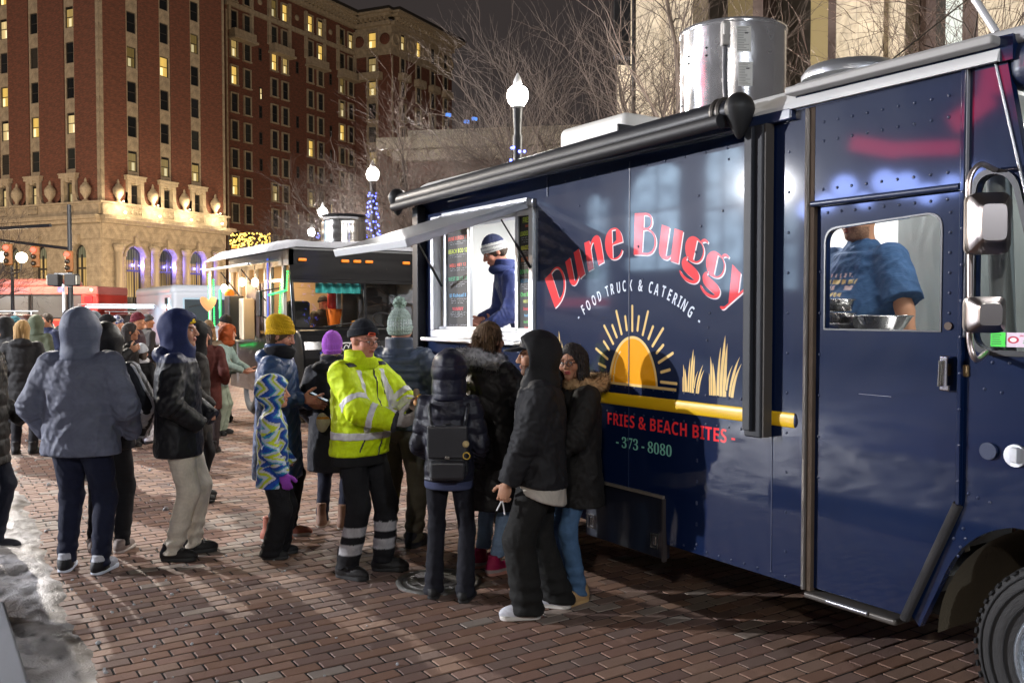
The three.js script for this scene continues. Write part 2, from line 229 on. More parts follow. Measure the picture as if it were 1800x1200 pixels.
{
  // --- main block of the brick hotel: two faces meeting at the corner
  const C0 = cf(-34.05, 75), uL = cf(.9135, -.4067), uR = cf(.469, .883);
  const b = thing('brick_hotel', 'tall red brick hotel with pale stone window bays and arched stone base', 'building', [C0.x, 0, C0.z]);
  const br = brickM(1.0), st = stoneM(.8), stL = stoneM(.95), rows = [30.45, 27.5, 24.55, 21.6, 18.65, 15.7];
  const LIT = { L: { '-3.5': [-2, 1, -1, -1, 2, -3], '-7.78': [-2, -1, -4, -1, 0, -3], '-11.58': [0, 2, -2, 0, 2, -4], '-15.5': [-1, -1, 1, -1, -1, 1] }, R: { '3.28': [-1, -1, 3, -1, -1, 4], '6.75': [-1, -1, 0, -1, -1, 4], '10.24': [-1, 3, -1, -2, -3, 1] } };
  const faces = [['L', uL, [-15.5, -11.58, -7.78, -3.5], -26, 0], ['R', uR, [3.28, 6.75, 10.24], 0, 13.7]];
  for (const [nm, u, cols, xa, xb] of faces) {
    const f = wallFrame(b, C0, u), bw = 1.25, ww = .92, wh = 1.76;
    // brick piers between the bays
    let x = xa; for (const c of [...cols, xb + bw / 2]) { const e = min(c - bw / 2, xb); if (e > x + .05) f.put(part('brick_pier', plate(e - x, 25, .5), br, b), x, 10.95, 0); x = c + bw / 2; }
    for (const c of cols) {
      rows.forEach((t, i) => {
        f.put(part('spandrel_panel', plate(bw, 2.95 - wh, .25, 3), st, b), c - bw / 2, t, -.1);
        windowAt(b, f, c, t - wh, ww, wh, -.22, (LIT[nm][c] || [])[i] ?? -1);
        for (const s of [-1, 1]) f.put(part('stone_jamb', plate((bw - ww) / 2, wh, .25, 3), st, b), s < 0 ? c - bw / 2 : c + ww / 2, t - wh, -.1);
      });
      f.put(part('spandrel_panel', plate(bw, 13.94 - 12.8, .25, 3), st, b), c - bw / 2, 12.8, -.1);
      // lowest row in an ornate stone surround with a pediment
      windowAt(b, f, c, 11.1, .92, 1.65, -.2, { L: { '-3.5': 3, '-7.78': 2, '-11.58': 2, '-15.5': -1 }, R: { '3.28': -2, '6.75': -1, '10.24': -1 } }[nm][c]);
      for (const s of [-1, 1]) { f.put(part('surround_pilaster', mUV(box(.34, 2.2, .55), 3), stL, b), c + s * .66, 12.05, .0);
        const sh = new THREE.Shape(); sh.moveTo(0, 0); sh.lineTo(0, 1.1); sh.bezierCurveTo(.05, .5, .15, .25, .6, .14); sh.lineTo(.6, 0); const sg = new THREE.ExtrudeGeometry(sh, { depth: .4, bevelEnabled: false }); if (s < 0) sg.scale(-1, 1, 1); f.put(part('scroll_bracket', mUV(sg, 3), stL, b), c + s * .84, 10.97, -.15); }
      f.put(part('pediment', mUV(box(1.95, .3, .75), 3), stL, b), c, 13.28, .0); f.put(part('pediment', mUV(box(1.6, .22, .6), 3), stL, b), c, 13.02, .0); f.put(part('keystone', mUV(box(.3, .45, .7), 3), stL, b), c, 13.0, .04);
      f.put(part('pediment_cap', mUV(box(2.1, .1, .85), 3), stL, b), c, 13.48, .0);
    }
    // parapet course with balusters under the windows
    f.put(part('parapet', plate(xb - xa, .95, .5, 3), stL, b), xa, 9.98, .25);
    for (const c of cols) for (let i = -3; i <= 3; i++) f.put(part('baluster', lathe([[.05, 0], [.07, .1], [.1, .25], [.05, .42], [.06, .6], [.09, .7]], 8), stL, b), c + i * .17, 10.2, .3);
    f.put(part('parapet_cap', plate(xb - xa + (nm === 'L' ? .45 : .3), .16, .9, 3), stL, b), nm === 'L' ? xa : 0, 10.93, .42);
    f.put(part('cornice', mUV(box(xb - xa + .9, .3, 1.6), 3), stL, b), (xa + xb) / 2, 9.72, .25);
    f.put(part('cornice', mUV(box(xb - xa + .5, .3, 1.1), 3), stL, b), (xa + xb) / 2, 9.42, .2);
    f.put(part('frieze', plate(xb - xa, 1.27, .5, 3), stL, b), xa, 8.0, .1);
    // stone ground floor with arched openings
    const ac = nm === 'L' ? [-14.3, -10.65, -7.27, -2.6] : cols, aw = nm === 'L' ? .86 : .92, ay = nm === 'L' ? 6.75 : 6.6;
    const sh = new THREE.Shape(); sh.moveTo(xa, 0); sh.lineTo(xb, 0); sh.lineTo(xb, 7.99); sh.lineTo(xa, 7.99);
    for (const c of ac) { const hl = new THREE.Path(); hl.moveTo(c - aw, 1.0); hl.lineTo(c - aw, ay); hl.absarc(c, ay, aw, PI, 0, true); hl.lineTo(c + aw, 1.0); sh.holes.push(hl); }
    f.put(part('stone_base', mUV(new THREE.ExtrudeGeometry(sh, { depth: .8, bevelEnabled: false }).translate(0, 0, -.8), 3), stL, b), 0, 0, .05);
    for (const [i, c] of ac.entries()) {
      const as = new THREE.Shape(); as.moveTo(-aw, 0); as.lineTo(-aw, ay - 1); as.absarc(0, ay - 1, aw, PI, 0, true); as.lineTo(aw, 0);
      const wn = f.put(part('arched_window', [box(.14, ay - 1, .12, -aw + .07, (ay - 1) / 2), box(.14, ay - 1, .12, aw - .07, (ay - 1) / 2), box(.12, ay - 1, .1, nm === 'L' ? -.25 : .3, (ay - 1) / 2), box(2 * aw - .28, .16, .12, 0, ay - 2.15), new THREE.TorusGeometry(aw - .06, .08, 6, 20, PI).translate(0, ay - 1, 0)], sashM, b), c, 1.0, -.5);
      const t = ctex(64, 256, (q, w, h) => { for (let x = 0; x < w; x++) { const v = .62 + .18 * sin(x * .7) + .15 * rnd(); q.fillStyle = `rgb(${235 * v},${190 * v},${115 * v})`; q.fillRect(x, h * .2, 1, h * .48); q.fillStyle = `rgb(${130 * v},${125 * v},${95 * v})`; q.fillRect(x, 0, 1, h * .21); q.fillStyle = '#120d08'; q.fillRect(x, h * .68, 1, h); } }); t.repeat.set(.5 / aw, 1 / (ay + .2)); t.offset.set(.5, 0);
      part('pane', new THREE.ShapeGeometry(as).translate(0, 0, -.03), new THREE.MeshStandardMaterial({ color: 0x151515, roughness: .2, emissive: 0xffffff, emissiveMap: t, emissiveIntensity: nm === 'R' && i === 1 ? .35 : nm === 'L' ? 1.15 : .9 }), wn);
      if (nm === 'R') { // blue lamp inside each arch
        for (const s of [-1, 1]) f.put(part('archivolt', mUV(new THREE.TorusGeometry(aw + .15, .14, 8, 20, PI), 3), stL, b), c, ay, .08 + s * .02);
        const k = f.put(part('blue_lamp', sph(.06, 0, 0, 0, 8), glow(rgb(.2, .2, 1), 8), b), c + .55, 5.9, -.2); lampLight(V(0, 0.05, .15), rgb(.18, .16, 1), 20, k, 2);
      }
      f.put(part('arch_keystone', mUV(box(.45, .8, .5), 3), stL, b), c, ay + aw + .35, .12);
    }
    if (nm === 'R') for (const x of [1.35, 5.0, 8.5, 12.2]) {
      f.put(part('column', lathe([[.42, 0], [.42, .3], [.34, .4], [.3, 6.6], [.4, 6.75], [.42, 7.0], [.48, 7.05], [.48, 7.3], [0, 7.3]], 20), stL, b), x, .3, .45);
      f.put(part('column_plinth', mUV(box(1.1, .5, 1.1), 3), stL, b), x, .25, .45);
    }
    // urn ornaments on the parapet, lit from below on the right face
    for (const x of nm === 'R' ? [1.45, 5.0, 8.5, 12.2] : [-1.4, -5.6, -9.7, -13.6]) {
      f.put(part('urn', lathe([[.32, 0], [.3, .1], [.12, .2], [.16, .34], [.42, .75], [.46, 1.1], [.36, 1.35], [.24, 1.42], [.26, 1.5], [.1, 1.62], [.12, 1.75], [.05, 1.95], [0, 2.0]], 18), stL, b), x, 11.05, .3);
      if (nm === 'R') { const k = f.put(part('uplight', cyl(.1, .08, .12), glow(rgb(1, .86, .6), 12), b), x, 10.2, 1.15); lampLight(V(0, .25, .2), rgb(1, .8, .5), 15, k, 3); const k2 = f.put(part('uplight', cyl(.07, .06, .1), glow(rgb(1, .86, .6), 6), b), x, 11.15, .95); lampLight(V(0, .25, .1), rgb(1, .76, .45), 7, k2, 3); }
    }
    f.put(part('corner_quoin', plate(.32, 24.8, .3, 3), stoneM(.75), b), nm === 'L' ? -.32 : 0.002, 11, .06);
    if (nm === 'R') f.put(part('corner_quoin', plate(.25, 24.8, .3, 3), stoneM(.7), b), 13.5, 11, .06);
  }
  // body behind the faces
  const f = wallFrame(b, C0, uR); f.put(part('building_body', mUV(box(12.6, 35.4, 22, 7.1, 17.7, -12.5), 2), br, b), 0, 0, 0);
}
{ // --- farther wing of the hotel with paired windows
  const A = cf(-31.2, 99), uR = cf(.469, .883), uL = cf(.9135, -.4067), b = thing('hotel_wing', 'darker brick hotel wing with paired windows, stone balconies and a deep cornice', 'building', [A.x, 0, A.z]);
  const br = brickM(.9), st = stoneM(.8), f = wallFrame(b, A, uR);
  f.put(part('brick_wall', plate(22.8, 39, .5), br, b), 0, 0, 0);
  f.put(part('building_body', mUV(box(40, 39.5, 10, 20, 19.75, -6.2), 2), br, b), 0, 0, 0);
  const pairs = [[1.17, 3.17], [7.47, 9.3], [13.77, 15.65], [19.84, 21.66]];
  const rows = [38, 34.9, 31.9, 28.9, 25.9, 22.9, 19.8, 16.8, 13.8, 10.8, 7.8];
  const lit = { '0,1': [3, 0], '0,2': [0, 1], '0,3': [-1, 1], '2,0': [1, -3], '2,1': [0, 1], '2,3': [3, -3], '3,0': [0, -3], '4,3': [0, -2], '1,2': [-4, 0], '7,1': [4, -4], '7,2': [4, -3], '6,0': [-2, -2] };
  rows.forEach((t, i) => pairs.forEach((pr, j) => {
    pr.forEach((x, k) => { const v = (lit[i + ',' + j] || [])[k]; windowAt(b, f, x, t - 2.0, .9, 2.0, .06, v ?? (rnd() < .1 ? floor(rnd() * 5) : -1 - floor(rnd() * 3.2))); surround(b, f, x, t - 2.0, .9, 2.0, .16, st); });
    if (i === 1) { const c = (pr[0] + pr[1]) / 2; f.put(part('balcony', mUV(box(3.3, .95, .9), 3), st, b), c, t - 2.55, .5); f.put(part('balcony_base', mUV(box(3.6, .25, 1.1), 3), st, b), c, t - 3.05, .6); for (const s of [-1, 1]) f.put(part('bay_pilaster', mUV(box(.35, 2.6, .3), 3), st, b), c + s * 1.72, t - .9, .15); }
    if (i === 0) { const c = (pr[0] + pr[1]) / 2; for (const s of [-1, 1]) f.put(part('bay_pilaster', mUV(box(.35, 2.5, .3), 3), st, b), c + s * 1.72, t - .95, .15); }
  }));
  for (const [x, t] of [[5.3, 27.2], [17.7, 15.5], [11.5, 13.5]]) windowAt(b, f, x, t - 1.1, .4, 1.4, .06, 2);
  for (const x of [5.3, 11.5, 17.7]) for (const t of [30.5, 24, 21, 18]) windowAt(b, f, x, t, .45, 1.4, .02, -1);
  for (const x of [5.3, 11.5, 17.7]) f.put(part('wall_medallion', lathe([[.32, 0], [.36, .1], [.22, .16], [0, .2]], 14).rotateX(PI / 2), st, b), x, 37.1, 0);
  f.put(part('string_course', plate(22.8, .5, .4, 3), st, b), 0, 35.3, .3);
  const corn = (fr, x0, L, y = 38.9) => { fr.put(part('cornice', plate(L, .5, .8, 3), st, b), x0, y - .2, .5); fr.put(part('cornice', plate(L + 1.0, .35, 1.7, 3), st, b), x0 - .5, y + .62, 1.4); fr.put(part('cornice', plate(L + 1.6, .3, 2.1, 3), st, b), x0 - .8, y + .97, 1.8); fr.put(part('roof_edge', plate(L + 1.8, .3, 2.3), M(rgb(.02, .018, .016), .8), b), x0 - .9, y + 1.27, 2.0); for (let x = .3; x < L; x += .7) fr.put(part('modillion', box(.3, .32, .8), st, b), x0 + x, y + .46, .85); };
  corn(f, 0, 22.8);
  const B = cf(-20.5, 119), g = wallFrame(b, B, uL);
  g.put(part('brick_wall', plate(5.5, 35, .5), br, b), 0, 0, 0); g.put(part('upper_stone_wall', plate(5.5, 4, .5, 3), st, b), 0, 35, .02); corn(g, 0, 5.5);
  rows.forEach((t, i) => { windowAt(b, g, 2.67, t - 2.0, 1.15, 2.0, .06, [0, 4, 1, -2, -3, 4, -1, -2, -1, -1, -1][i]); surround(b, g, 2.67, t - 2.0, 1.15, 2.0, .16, st, .26); if (i > 1) g.put(part('spandrel_panel', plate(1.6, .85, .1, 3), st, b), 1.87, t - 2.98, .1); });
  g.put(part('balcony', mUV(box(3.1, .95, .9), 3), st, b), 2.67, 32.3, .5);
  for (const x of [.7, 4.6]) g.put(part('wall_medallion', lathe([[.7, 0], [.75, .12], [.5, .2], [0, .22]], 16).rotateX(PI / 2), br, b), x, 37, .03);
  const Cc = cf(-15.48, 116.76), h = wallFrame(b, Cc, uR);
  h.put(part('brick_wall', plate(14.7, 35, .5), br, b), 0, 0, 0); h.put(part('upper_stone_wall', plate(14.7, 4, .5, 3), st, b), 0, 35, .02); corn(h, 0, 14.7);
  rows.forEach((t, i) => [2.35, 6, 9.5, 12.8].forEach((x, j) => { windowAt(b, h, x, t - 2, .9, 2, .06, i === 0 ? [1, 0, -3, -1][j] : -1 - floor(rnd() * 3)); surround(b, h, x, t - 2, .9, 2, .16, st, i > 2 ? .3 : .13); if (i === 1) h.put(part('balcony', mUV(box(1.9, .95, .8), 3), st, b), x, t - 2.5, .45); }));
  for (const x of [.75, 4.2, 7.8, 11.2, 14]) h.put(part('wall_medallion', new THREE.TorusGeometry(.72, .2, 8, 18), st, b), x, 37, .1);
  for (const [fr, x] of [[h, 0.02], [f, .05]]) fr.put(part('downpipe', plate(.2, 34.8, .3, 3), st, b), x, 0, .12);
  const dk = M(rgb(.015, .013, .012), .9); f.put(part('roof_house', box(9, 9, 6, 16, 43, -9), dk, b), 0, 0, 0);
}
{ // --- low brick building with a pale cornice behind the trees
  const A = atD(680, 240, 44), u = cf(.985, -.17), b = thing('low_brick_building', 'low brick building with a pale overhanging stone cornice behind bare trees', 'building', [A.x, 0, A.z]), f = wallFrame(b, V(A.x, 0, A.z), u), st = stoneM(.6);
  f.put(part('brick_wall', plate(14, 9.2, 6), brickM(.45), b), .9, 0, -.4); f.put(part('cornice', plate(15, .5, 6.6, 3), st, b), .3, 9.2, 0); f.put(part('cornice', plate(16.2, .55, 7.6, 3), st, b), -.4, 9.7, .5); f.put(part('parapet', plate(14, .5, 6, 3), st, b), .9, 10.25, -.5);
  for (const x of [3, 6, 9, 12]) { windowAt(b, f, x, 3.2, 1.3, 2.4, -.35, -2); surround(b, f, x, 3.2, 1.3, 2.4, -.25, st, .2); }
  for (const [px, py] of [[788, 200], [820, 212], [834, 207]]) { const p = atD(px, py, 43), o = thing('blue_rooftop_lamp', `small blue lamp on the low brick building roof, ${px < 800 ? 'leftmost' : px < 825 ? 'middle' : 'rightmost'} of three`, 'lamp', [p.x, p.y - .15, p.z]); part('lamp_head', rbox(.26, .16, .14, 0, .1, 0, .03), glow(rgb(.1, .3, 1), 1.2), o); part('bracket', cyl(.04, .04, .6, 0, -.15, 0, 8), blackIron, o); }
}
{ // --- stone courthouse along the right side
  const X = 12.5, b = thing('stone_courthouse', 'pale limestone building with tall lit windows behind the navy truck', 'building', [X, 0, -10]), f = wallFrame(b, V(X, 0, 0), V(0, 0, 1)), st = stoneM(.85), bz = M(rgb(.045, .025, .018), .5, { metalness: .3 });
  const zOf = px => onX(px, 60, X).z, wl = (a, c, n = 'stone_pier', m = st, d = .6, z = 0, y0 = 0, y1 = 15) => f.put(part(n, plate(abs(zOf(c) - zOf(a)), y1 - y0, d, 3), m, b), min(zOf(a), zOf(c)), y0, z);
  wl(1085, 1205); wl(1205, 1238, 'stone_pilaster', st, .4, .3); wl(1470, 1592); wl(1556, 1562, 'stone_reveal', st, .3, .12); wl(1720, 1990);
  f.put(part("rear_wall", plate(20, 15, .6, 3), M(rgb(.05, .042, .036), .9), b), -16.5, 0, -1.6);
  const pane = (a, c, y0, y1, col, k) => f.put(part('pane', plate(abs(zOf(c) - zOf(a)), y1 - y0, .02), new THREE.MeshStandardMaterial({ color: 0x111111, roughness: .2, emissive: col, emissiveIntensity: k }), b), min(zOf(a), zOf(c)), y0, -.6);
  pane(1240, 1300, 2, 15, rgb(.5, .36, .17), .35); pane(1385, 1432, 2, 15, rgb(.75, .55, .24), .45);
  for (const [a, c] of [[1300, 1318], [1432, 1470], [1592, 1622], [1668, 1706]]) wl(a, c, 'bronze_mullion', bz, .35, -.35);
  for (const [a, c] of [[1238, 1300], [1318, 1390], [1622, 1668], [1706, 1722]]) { const yb = 1.8 + (550 - 82) / FOC * 14.6; f.put(part('window_rail', plate(abs(zOf(c) - zOf(a)), .12, .2), bz, b), min(zOf(a), zOf(c)), yb - 1.05, -.45); }
  pane(1622, 1668, 7.9, 15, rgb(.62, .5, .3), .62); pane(1622, 1668, 3, 7.9, rgb(.9, .95, .85), 1.0); pane(1706, 1722, 3, 15, rgb(.95, 1, .9), .95);
  for (const [i, y] of [7.55, 8.1, 8.55].entries()) f.put(part('cornice', plate(6, .5, .8 + i * .28, 3), st, b), zOf(1722), y, .12 + i * .28);
  for (let i = 0; i < 9; i++) f.put(part('stone_block', plate(.62, .5, .3, 3), st, b), zOf(1722) + .1 + i * .66, 9.1, .22);
  // dark banner by the corner
  const p = atD(1094, 62, 17.5), bn = thing('street_banner', 'dark street banner with white lettering hanging behind the big tree trunk', 'banner', [p.x, 0, p.z], -0.35);
  const bt = ctex(128, 512, (c, w, h) => { c.fillStyle = '#0b0c12'; c.fillRect(0, 0, w, h); c.fillStyle = '#8d8d96'; c.font = 'italic bold 44px serif'; c.fillText('Shops', 6, h - 24); });
  part('cloth', box(.34, 1.7, .02, 0, p.y + .3, 0), M(0xffffff, .8, { map: bt }), bn); part('pole', cyl(.04, .04, p.y + 1.6, .24, (p.y + 1.6) / 2, 0, 10), blackIron, bn); for (const s of [-.56, 1.16]) part('banner_arm', cyl(.015, .015, .45, 0, 0, 0, 8).rotateZ(PI / 2).translate(.04, p.y + s, 0), blackIron, bn);
}
{ // --- lit stone front across the lane, outside the frame on the left: what the truck's paint mirrors
  const b = thing('stone_storefront', 'stone storefront with arched lit windows across the lane, mirrored in the navy paint', 'building', [-24.4, 0, -30]), K = 1.47, f0 = wallFrame(b, V(-24, 0, 0), V(0, 0, -1)), f = { put: (m, x, y, z) => f0.put(m, x * K, 1.8 + (y - 1.8) * K, z) }, st = stoneM(.8);
  f0.put(part('stone_wall', plate(50, 16, .6, 3), M(rgb(.016, .016, .017), .9), b), 9, 0, 0);
  const cool = rgb(.55, .78, 1);
  const arch = (x, w_, ya, yb, k) => { const w = w_ * K, y0 = ya, y1 = ya + (yb - ya) * K, s = new THREE.Shape(); s.moveTo(-w, 0); s.lineTo(-w, y1 - y0 - w); s.absarc(0, y1 - y0 - w, w, PI, 0, true); s.lineTo(w, 0); const m = f.put(part('arched_window', mUV(new THREE.ExtrudeGeometry(s, { depth: .1, bevelEnabled: false }), 1), new THREE.MeshStandardMaterial({ color: 0x111111, emissive: cool, emissiveMap: rep(T.patch, .35), emissiveIntensity: k }), b), x, y0, .02); m.name = 'lit_window'; part('glazing_bar', box(.12, y1 - y0, .08, 0, (y1 - y0) / 2, .14), sashM, m); part('glazing_bar', box(w * 2, .12, .08, 0, (y1 - y0) * .55, .14), sashM, m); return m; };
  arch(23, 1.5, 3.3, 6.9, 13); arch(20, .75, 2.5, 7.2, 13); arch(25.7, .28, 2.0, 6.0, 11); arch(26.5, .28, 2.0, 6.2, 11); arch(30, .42, 4.4, 6.2, 11); arch(17.6, .4, 2.5, 5.0, 8); arch(34, .8, 3, 6.5, 8);
  for (const x of [18.6, 21.4, 25, 28]) f.put(part('pilaster', plate(.7, 13, .3, 3), stoneM(.3), b), x, .6, .3);
  for (const [x, y, w, h, r] of [[13.2, 5.9, 1.9, .35, .12], [14.6, 6.15, 1.5, .4, .3], [12.0, 6.6, 1.1, .5, -.5], [11.4, 7.3, .8, .8, .2], [10.6, 7.0, .5, 1.6, .1]]) f.put(part('neon_sign', rbox(w * K, h * K, .12, 0, 0, 0, .05).rotateZ(r), glow(rgb(1, .03, .12), 5), b), x, y, .3);
  for (let i = 0; i < 9; i++) f.put(part('blue_lamp', sph(rr(.3, .5), 0, 0, 0, 10), glow(rgb(.3, .42, 1), 22), b), 11.8 + i * .6, 5.0 + rr(-.3, .25), .5);
  f.put(part('awning_strip', rbox(4.6, .45, .6, 0, 0, 0, .1), glow(rgb(1, .05, .08), 1.6), b), 27, 2.2, .6);
}
// warm street lighting in front of the hotel, mostly behind the bus and the trucks
[[-44, 62], [-36, 63.5], [-29.5, 66], [-25, 72], [-22.5, 82], [-18, 97]].forEach(([x, D], i) => { const p = cf(x, D); streetLamp(`warm street lamp in front of the hotel, ${['left of the frame', 'behind the left end of the bus', 'behind the rear end of the bus', 'behind the red brake lights', 'behind the white van', 'behind the black truck'][i]}`, p, 3.4, [115, 115, 110, 120, 130, 150][i], rgb(1, .74, .48)); });

// tall plaza floodlight masts beyond the trucks and left of the frame: they wash the brick
[[14, 66, 11, 1350, 'behind the navy truck'], [-62, 52, 13, 1500, 'far left of the picture']].forEach(([x, D, h, cd, w]) => { const p = cf(x, D), t = thing('floodlight_mast', 'tall plaza floodlight mast ' + w, 'floodlight', [p.x, 0, p.z]); part('mast', cyl(.09, .16, h, 0, h / 2, 0, 12), blackIron, t); part('lamp_head', sph(.22, 0, h + .3, 0, 14), glow(rgb(1, .7, .42), 20), t); lampLight(V(0, h + .3, 0), rgb(1, .74, .52), cd, t, 8); });

// ---------- the navy food truck ----------
const TX = 3.64, NAVY = rgb(.002, .0105, .046);
const paintBump = dtex(256, (u, v) => 0.5 + 0.3 * tile(u, v, 5) + 0.16 * tile(u, v, 11, 3) + 0.02 * tile(u, v, 70, 5));
const dust = dtex(256, (u, v) => .55 + .45 * clamp(.4 + tile(u, v, 9) + .8 * tile(u, v, 30, 2) * .6, 0, 1));
const navyOpt = { clearcoat: 1, clearcoatRoughness: 0.05, specularIntensity: .15, bumpMap: rep(paintBump, .55), bumpScale: 0.008 };
const navyM = P(NAVY, 0.42, navyOpt), navyD = P(rgb(.009, .02, .066), .5, { clearcoat: .5, clearcoatRoughness: .2 });
const alu = M(rgb(.62, .64, .68), 0.36, { metalness: 0.85, bumpMap: rep(T.grain, 2), bumpScale: .001 }), aluW = M(rgb(.55, .57, .6), 0.5, { metalness: .2 }), steel = M(rgb(.6, .6, .6), .28, { metalness: .95, roughnessMap: rep(T.patch, 1) });
const chrome = M(rgb(.7, .68, .66), .16, { metalness: 1 }), rubber = M(rgb(.013, .013, .014), .75, { bumpMap: rep(T.grain, 3), bumpScale: .002 }), blackPl = M(rgb(.01, .0105, .013), .35), innerW = M(rgb(.8, .81, .8), .5), innerD = M(rgb(.12, .125, .13), .5);
const clearGlass = P(0xffffff, 0.03, { transmission: 1, thickness: 0, ior: 1.45, specularIntensity: .8 });
const tk = thing('navy_food_truck', 'navy blue food truck with red lettering, yellow sun and an open serving hatch', 'food truck', [4.8, 0, -4]);
const tp = (n, g, m, p = tk, l) => { const o = part(n, g, m, p, l); if (p === tk) o.position.set(-4.8, 0, 4); return o; };
// plate lying in the truck's side plane: shape coordinates are (world z, y), outer face at X
function sidePlate(shape, X = TX, th = 0.05) { return new THREE.ExtrudeGeometry(shape, { depth: th, bevelEnabled: false, curveSegments: 12 }).rotateY(-PI / 2).translate(X + th, 0, 0); }
const poly = (pts, holes = []) => { const s = new THREE.Shape(pts.map(p => new THREE.Vector2(p[0], p[1]))); for (const h of holes) s.holes.push(new THREE.Path(h.map(p => new THREE.Vector2(p[0], p[1])))); return s; };
const rect = (s0, s1, y0, y1) => [[-s1, y0], [-s0, y0], [-s0, y1], [-s1, y1]];
const sbox = (s0, s1, y0, y1, x0, x1, r = 0) => r ? rbox(x1 - x0, y1 - y0, s1 - s0, (x0 + x1) / 2, (y0 + y1) / 2, -(s0 + s1) / 2, r) : box(x1 - x0, y1 - y0, s1 - s0, (x0 + x1) / 2, (y0 + y1) / 2, -(s0 + s1) / 2);
function rrPath(s0, s1, y0, y1, r, y1b = y1, r2 = r) { // rounded hole; path in (z, y)
  const p = new THREE.Path(), a = -s1, b = -s0; p.moveTo(a, y0 + r2); p.lineTo(a, y1b - r); p.quadraticCurveTo(a, y1b, a + r, y1b + (y1 - y1b) * r / (b - a)); p.lineTo(b - r, y1); p.quadraticCurveTo(b, y1, b, y1 - r); p.lineTo(b, y0 + r2); p.quadraticCurveTo(b, y0, b - r2, y0); p.lineTo(a + r2, y0); p.quadraticCurveTo(a, y0, a, y0 + r2); return p;
}
const ringPlate = (outer, inner, X, th) => { const s = new THREE.Shape(outer.getPoints(10)); s.holes.push(new THREE.Path(inner.getPoints(10))); return sidePlate(s, X, th); };
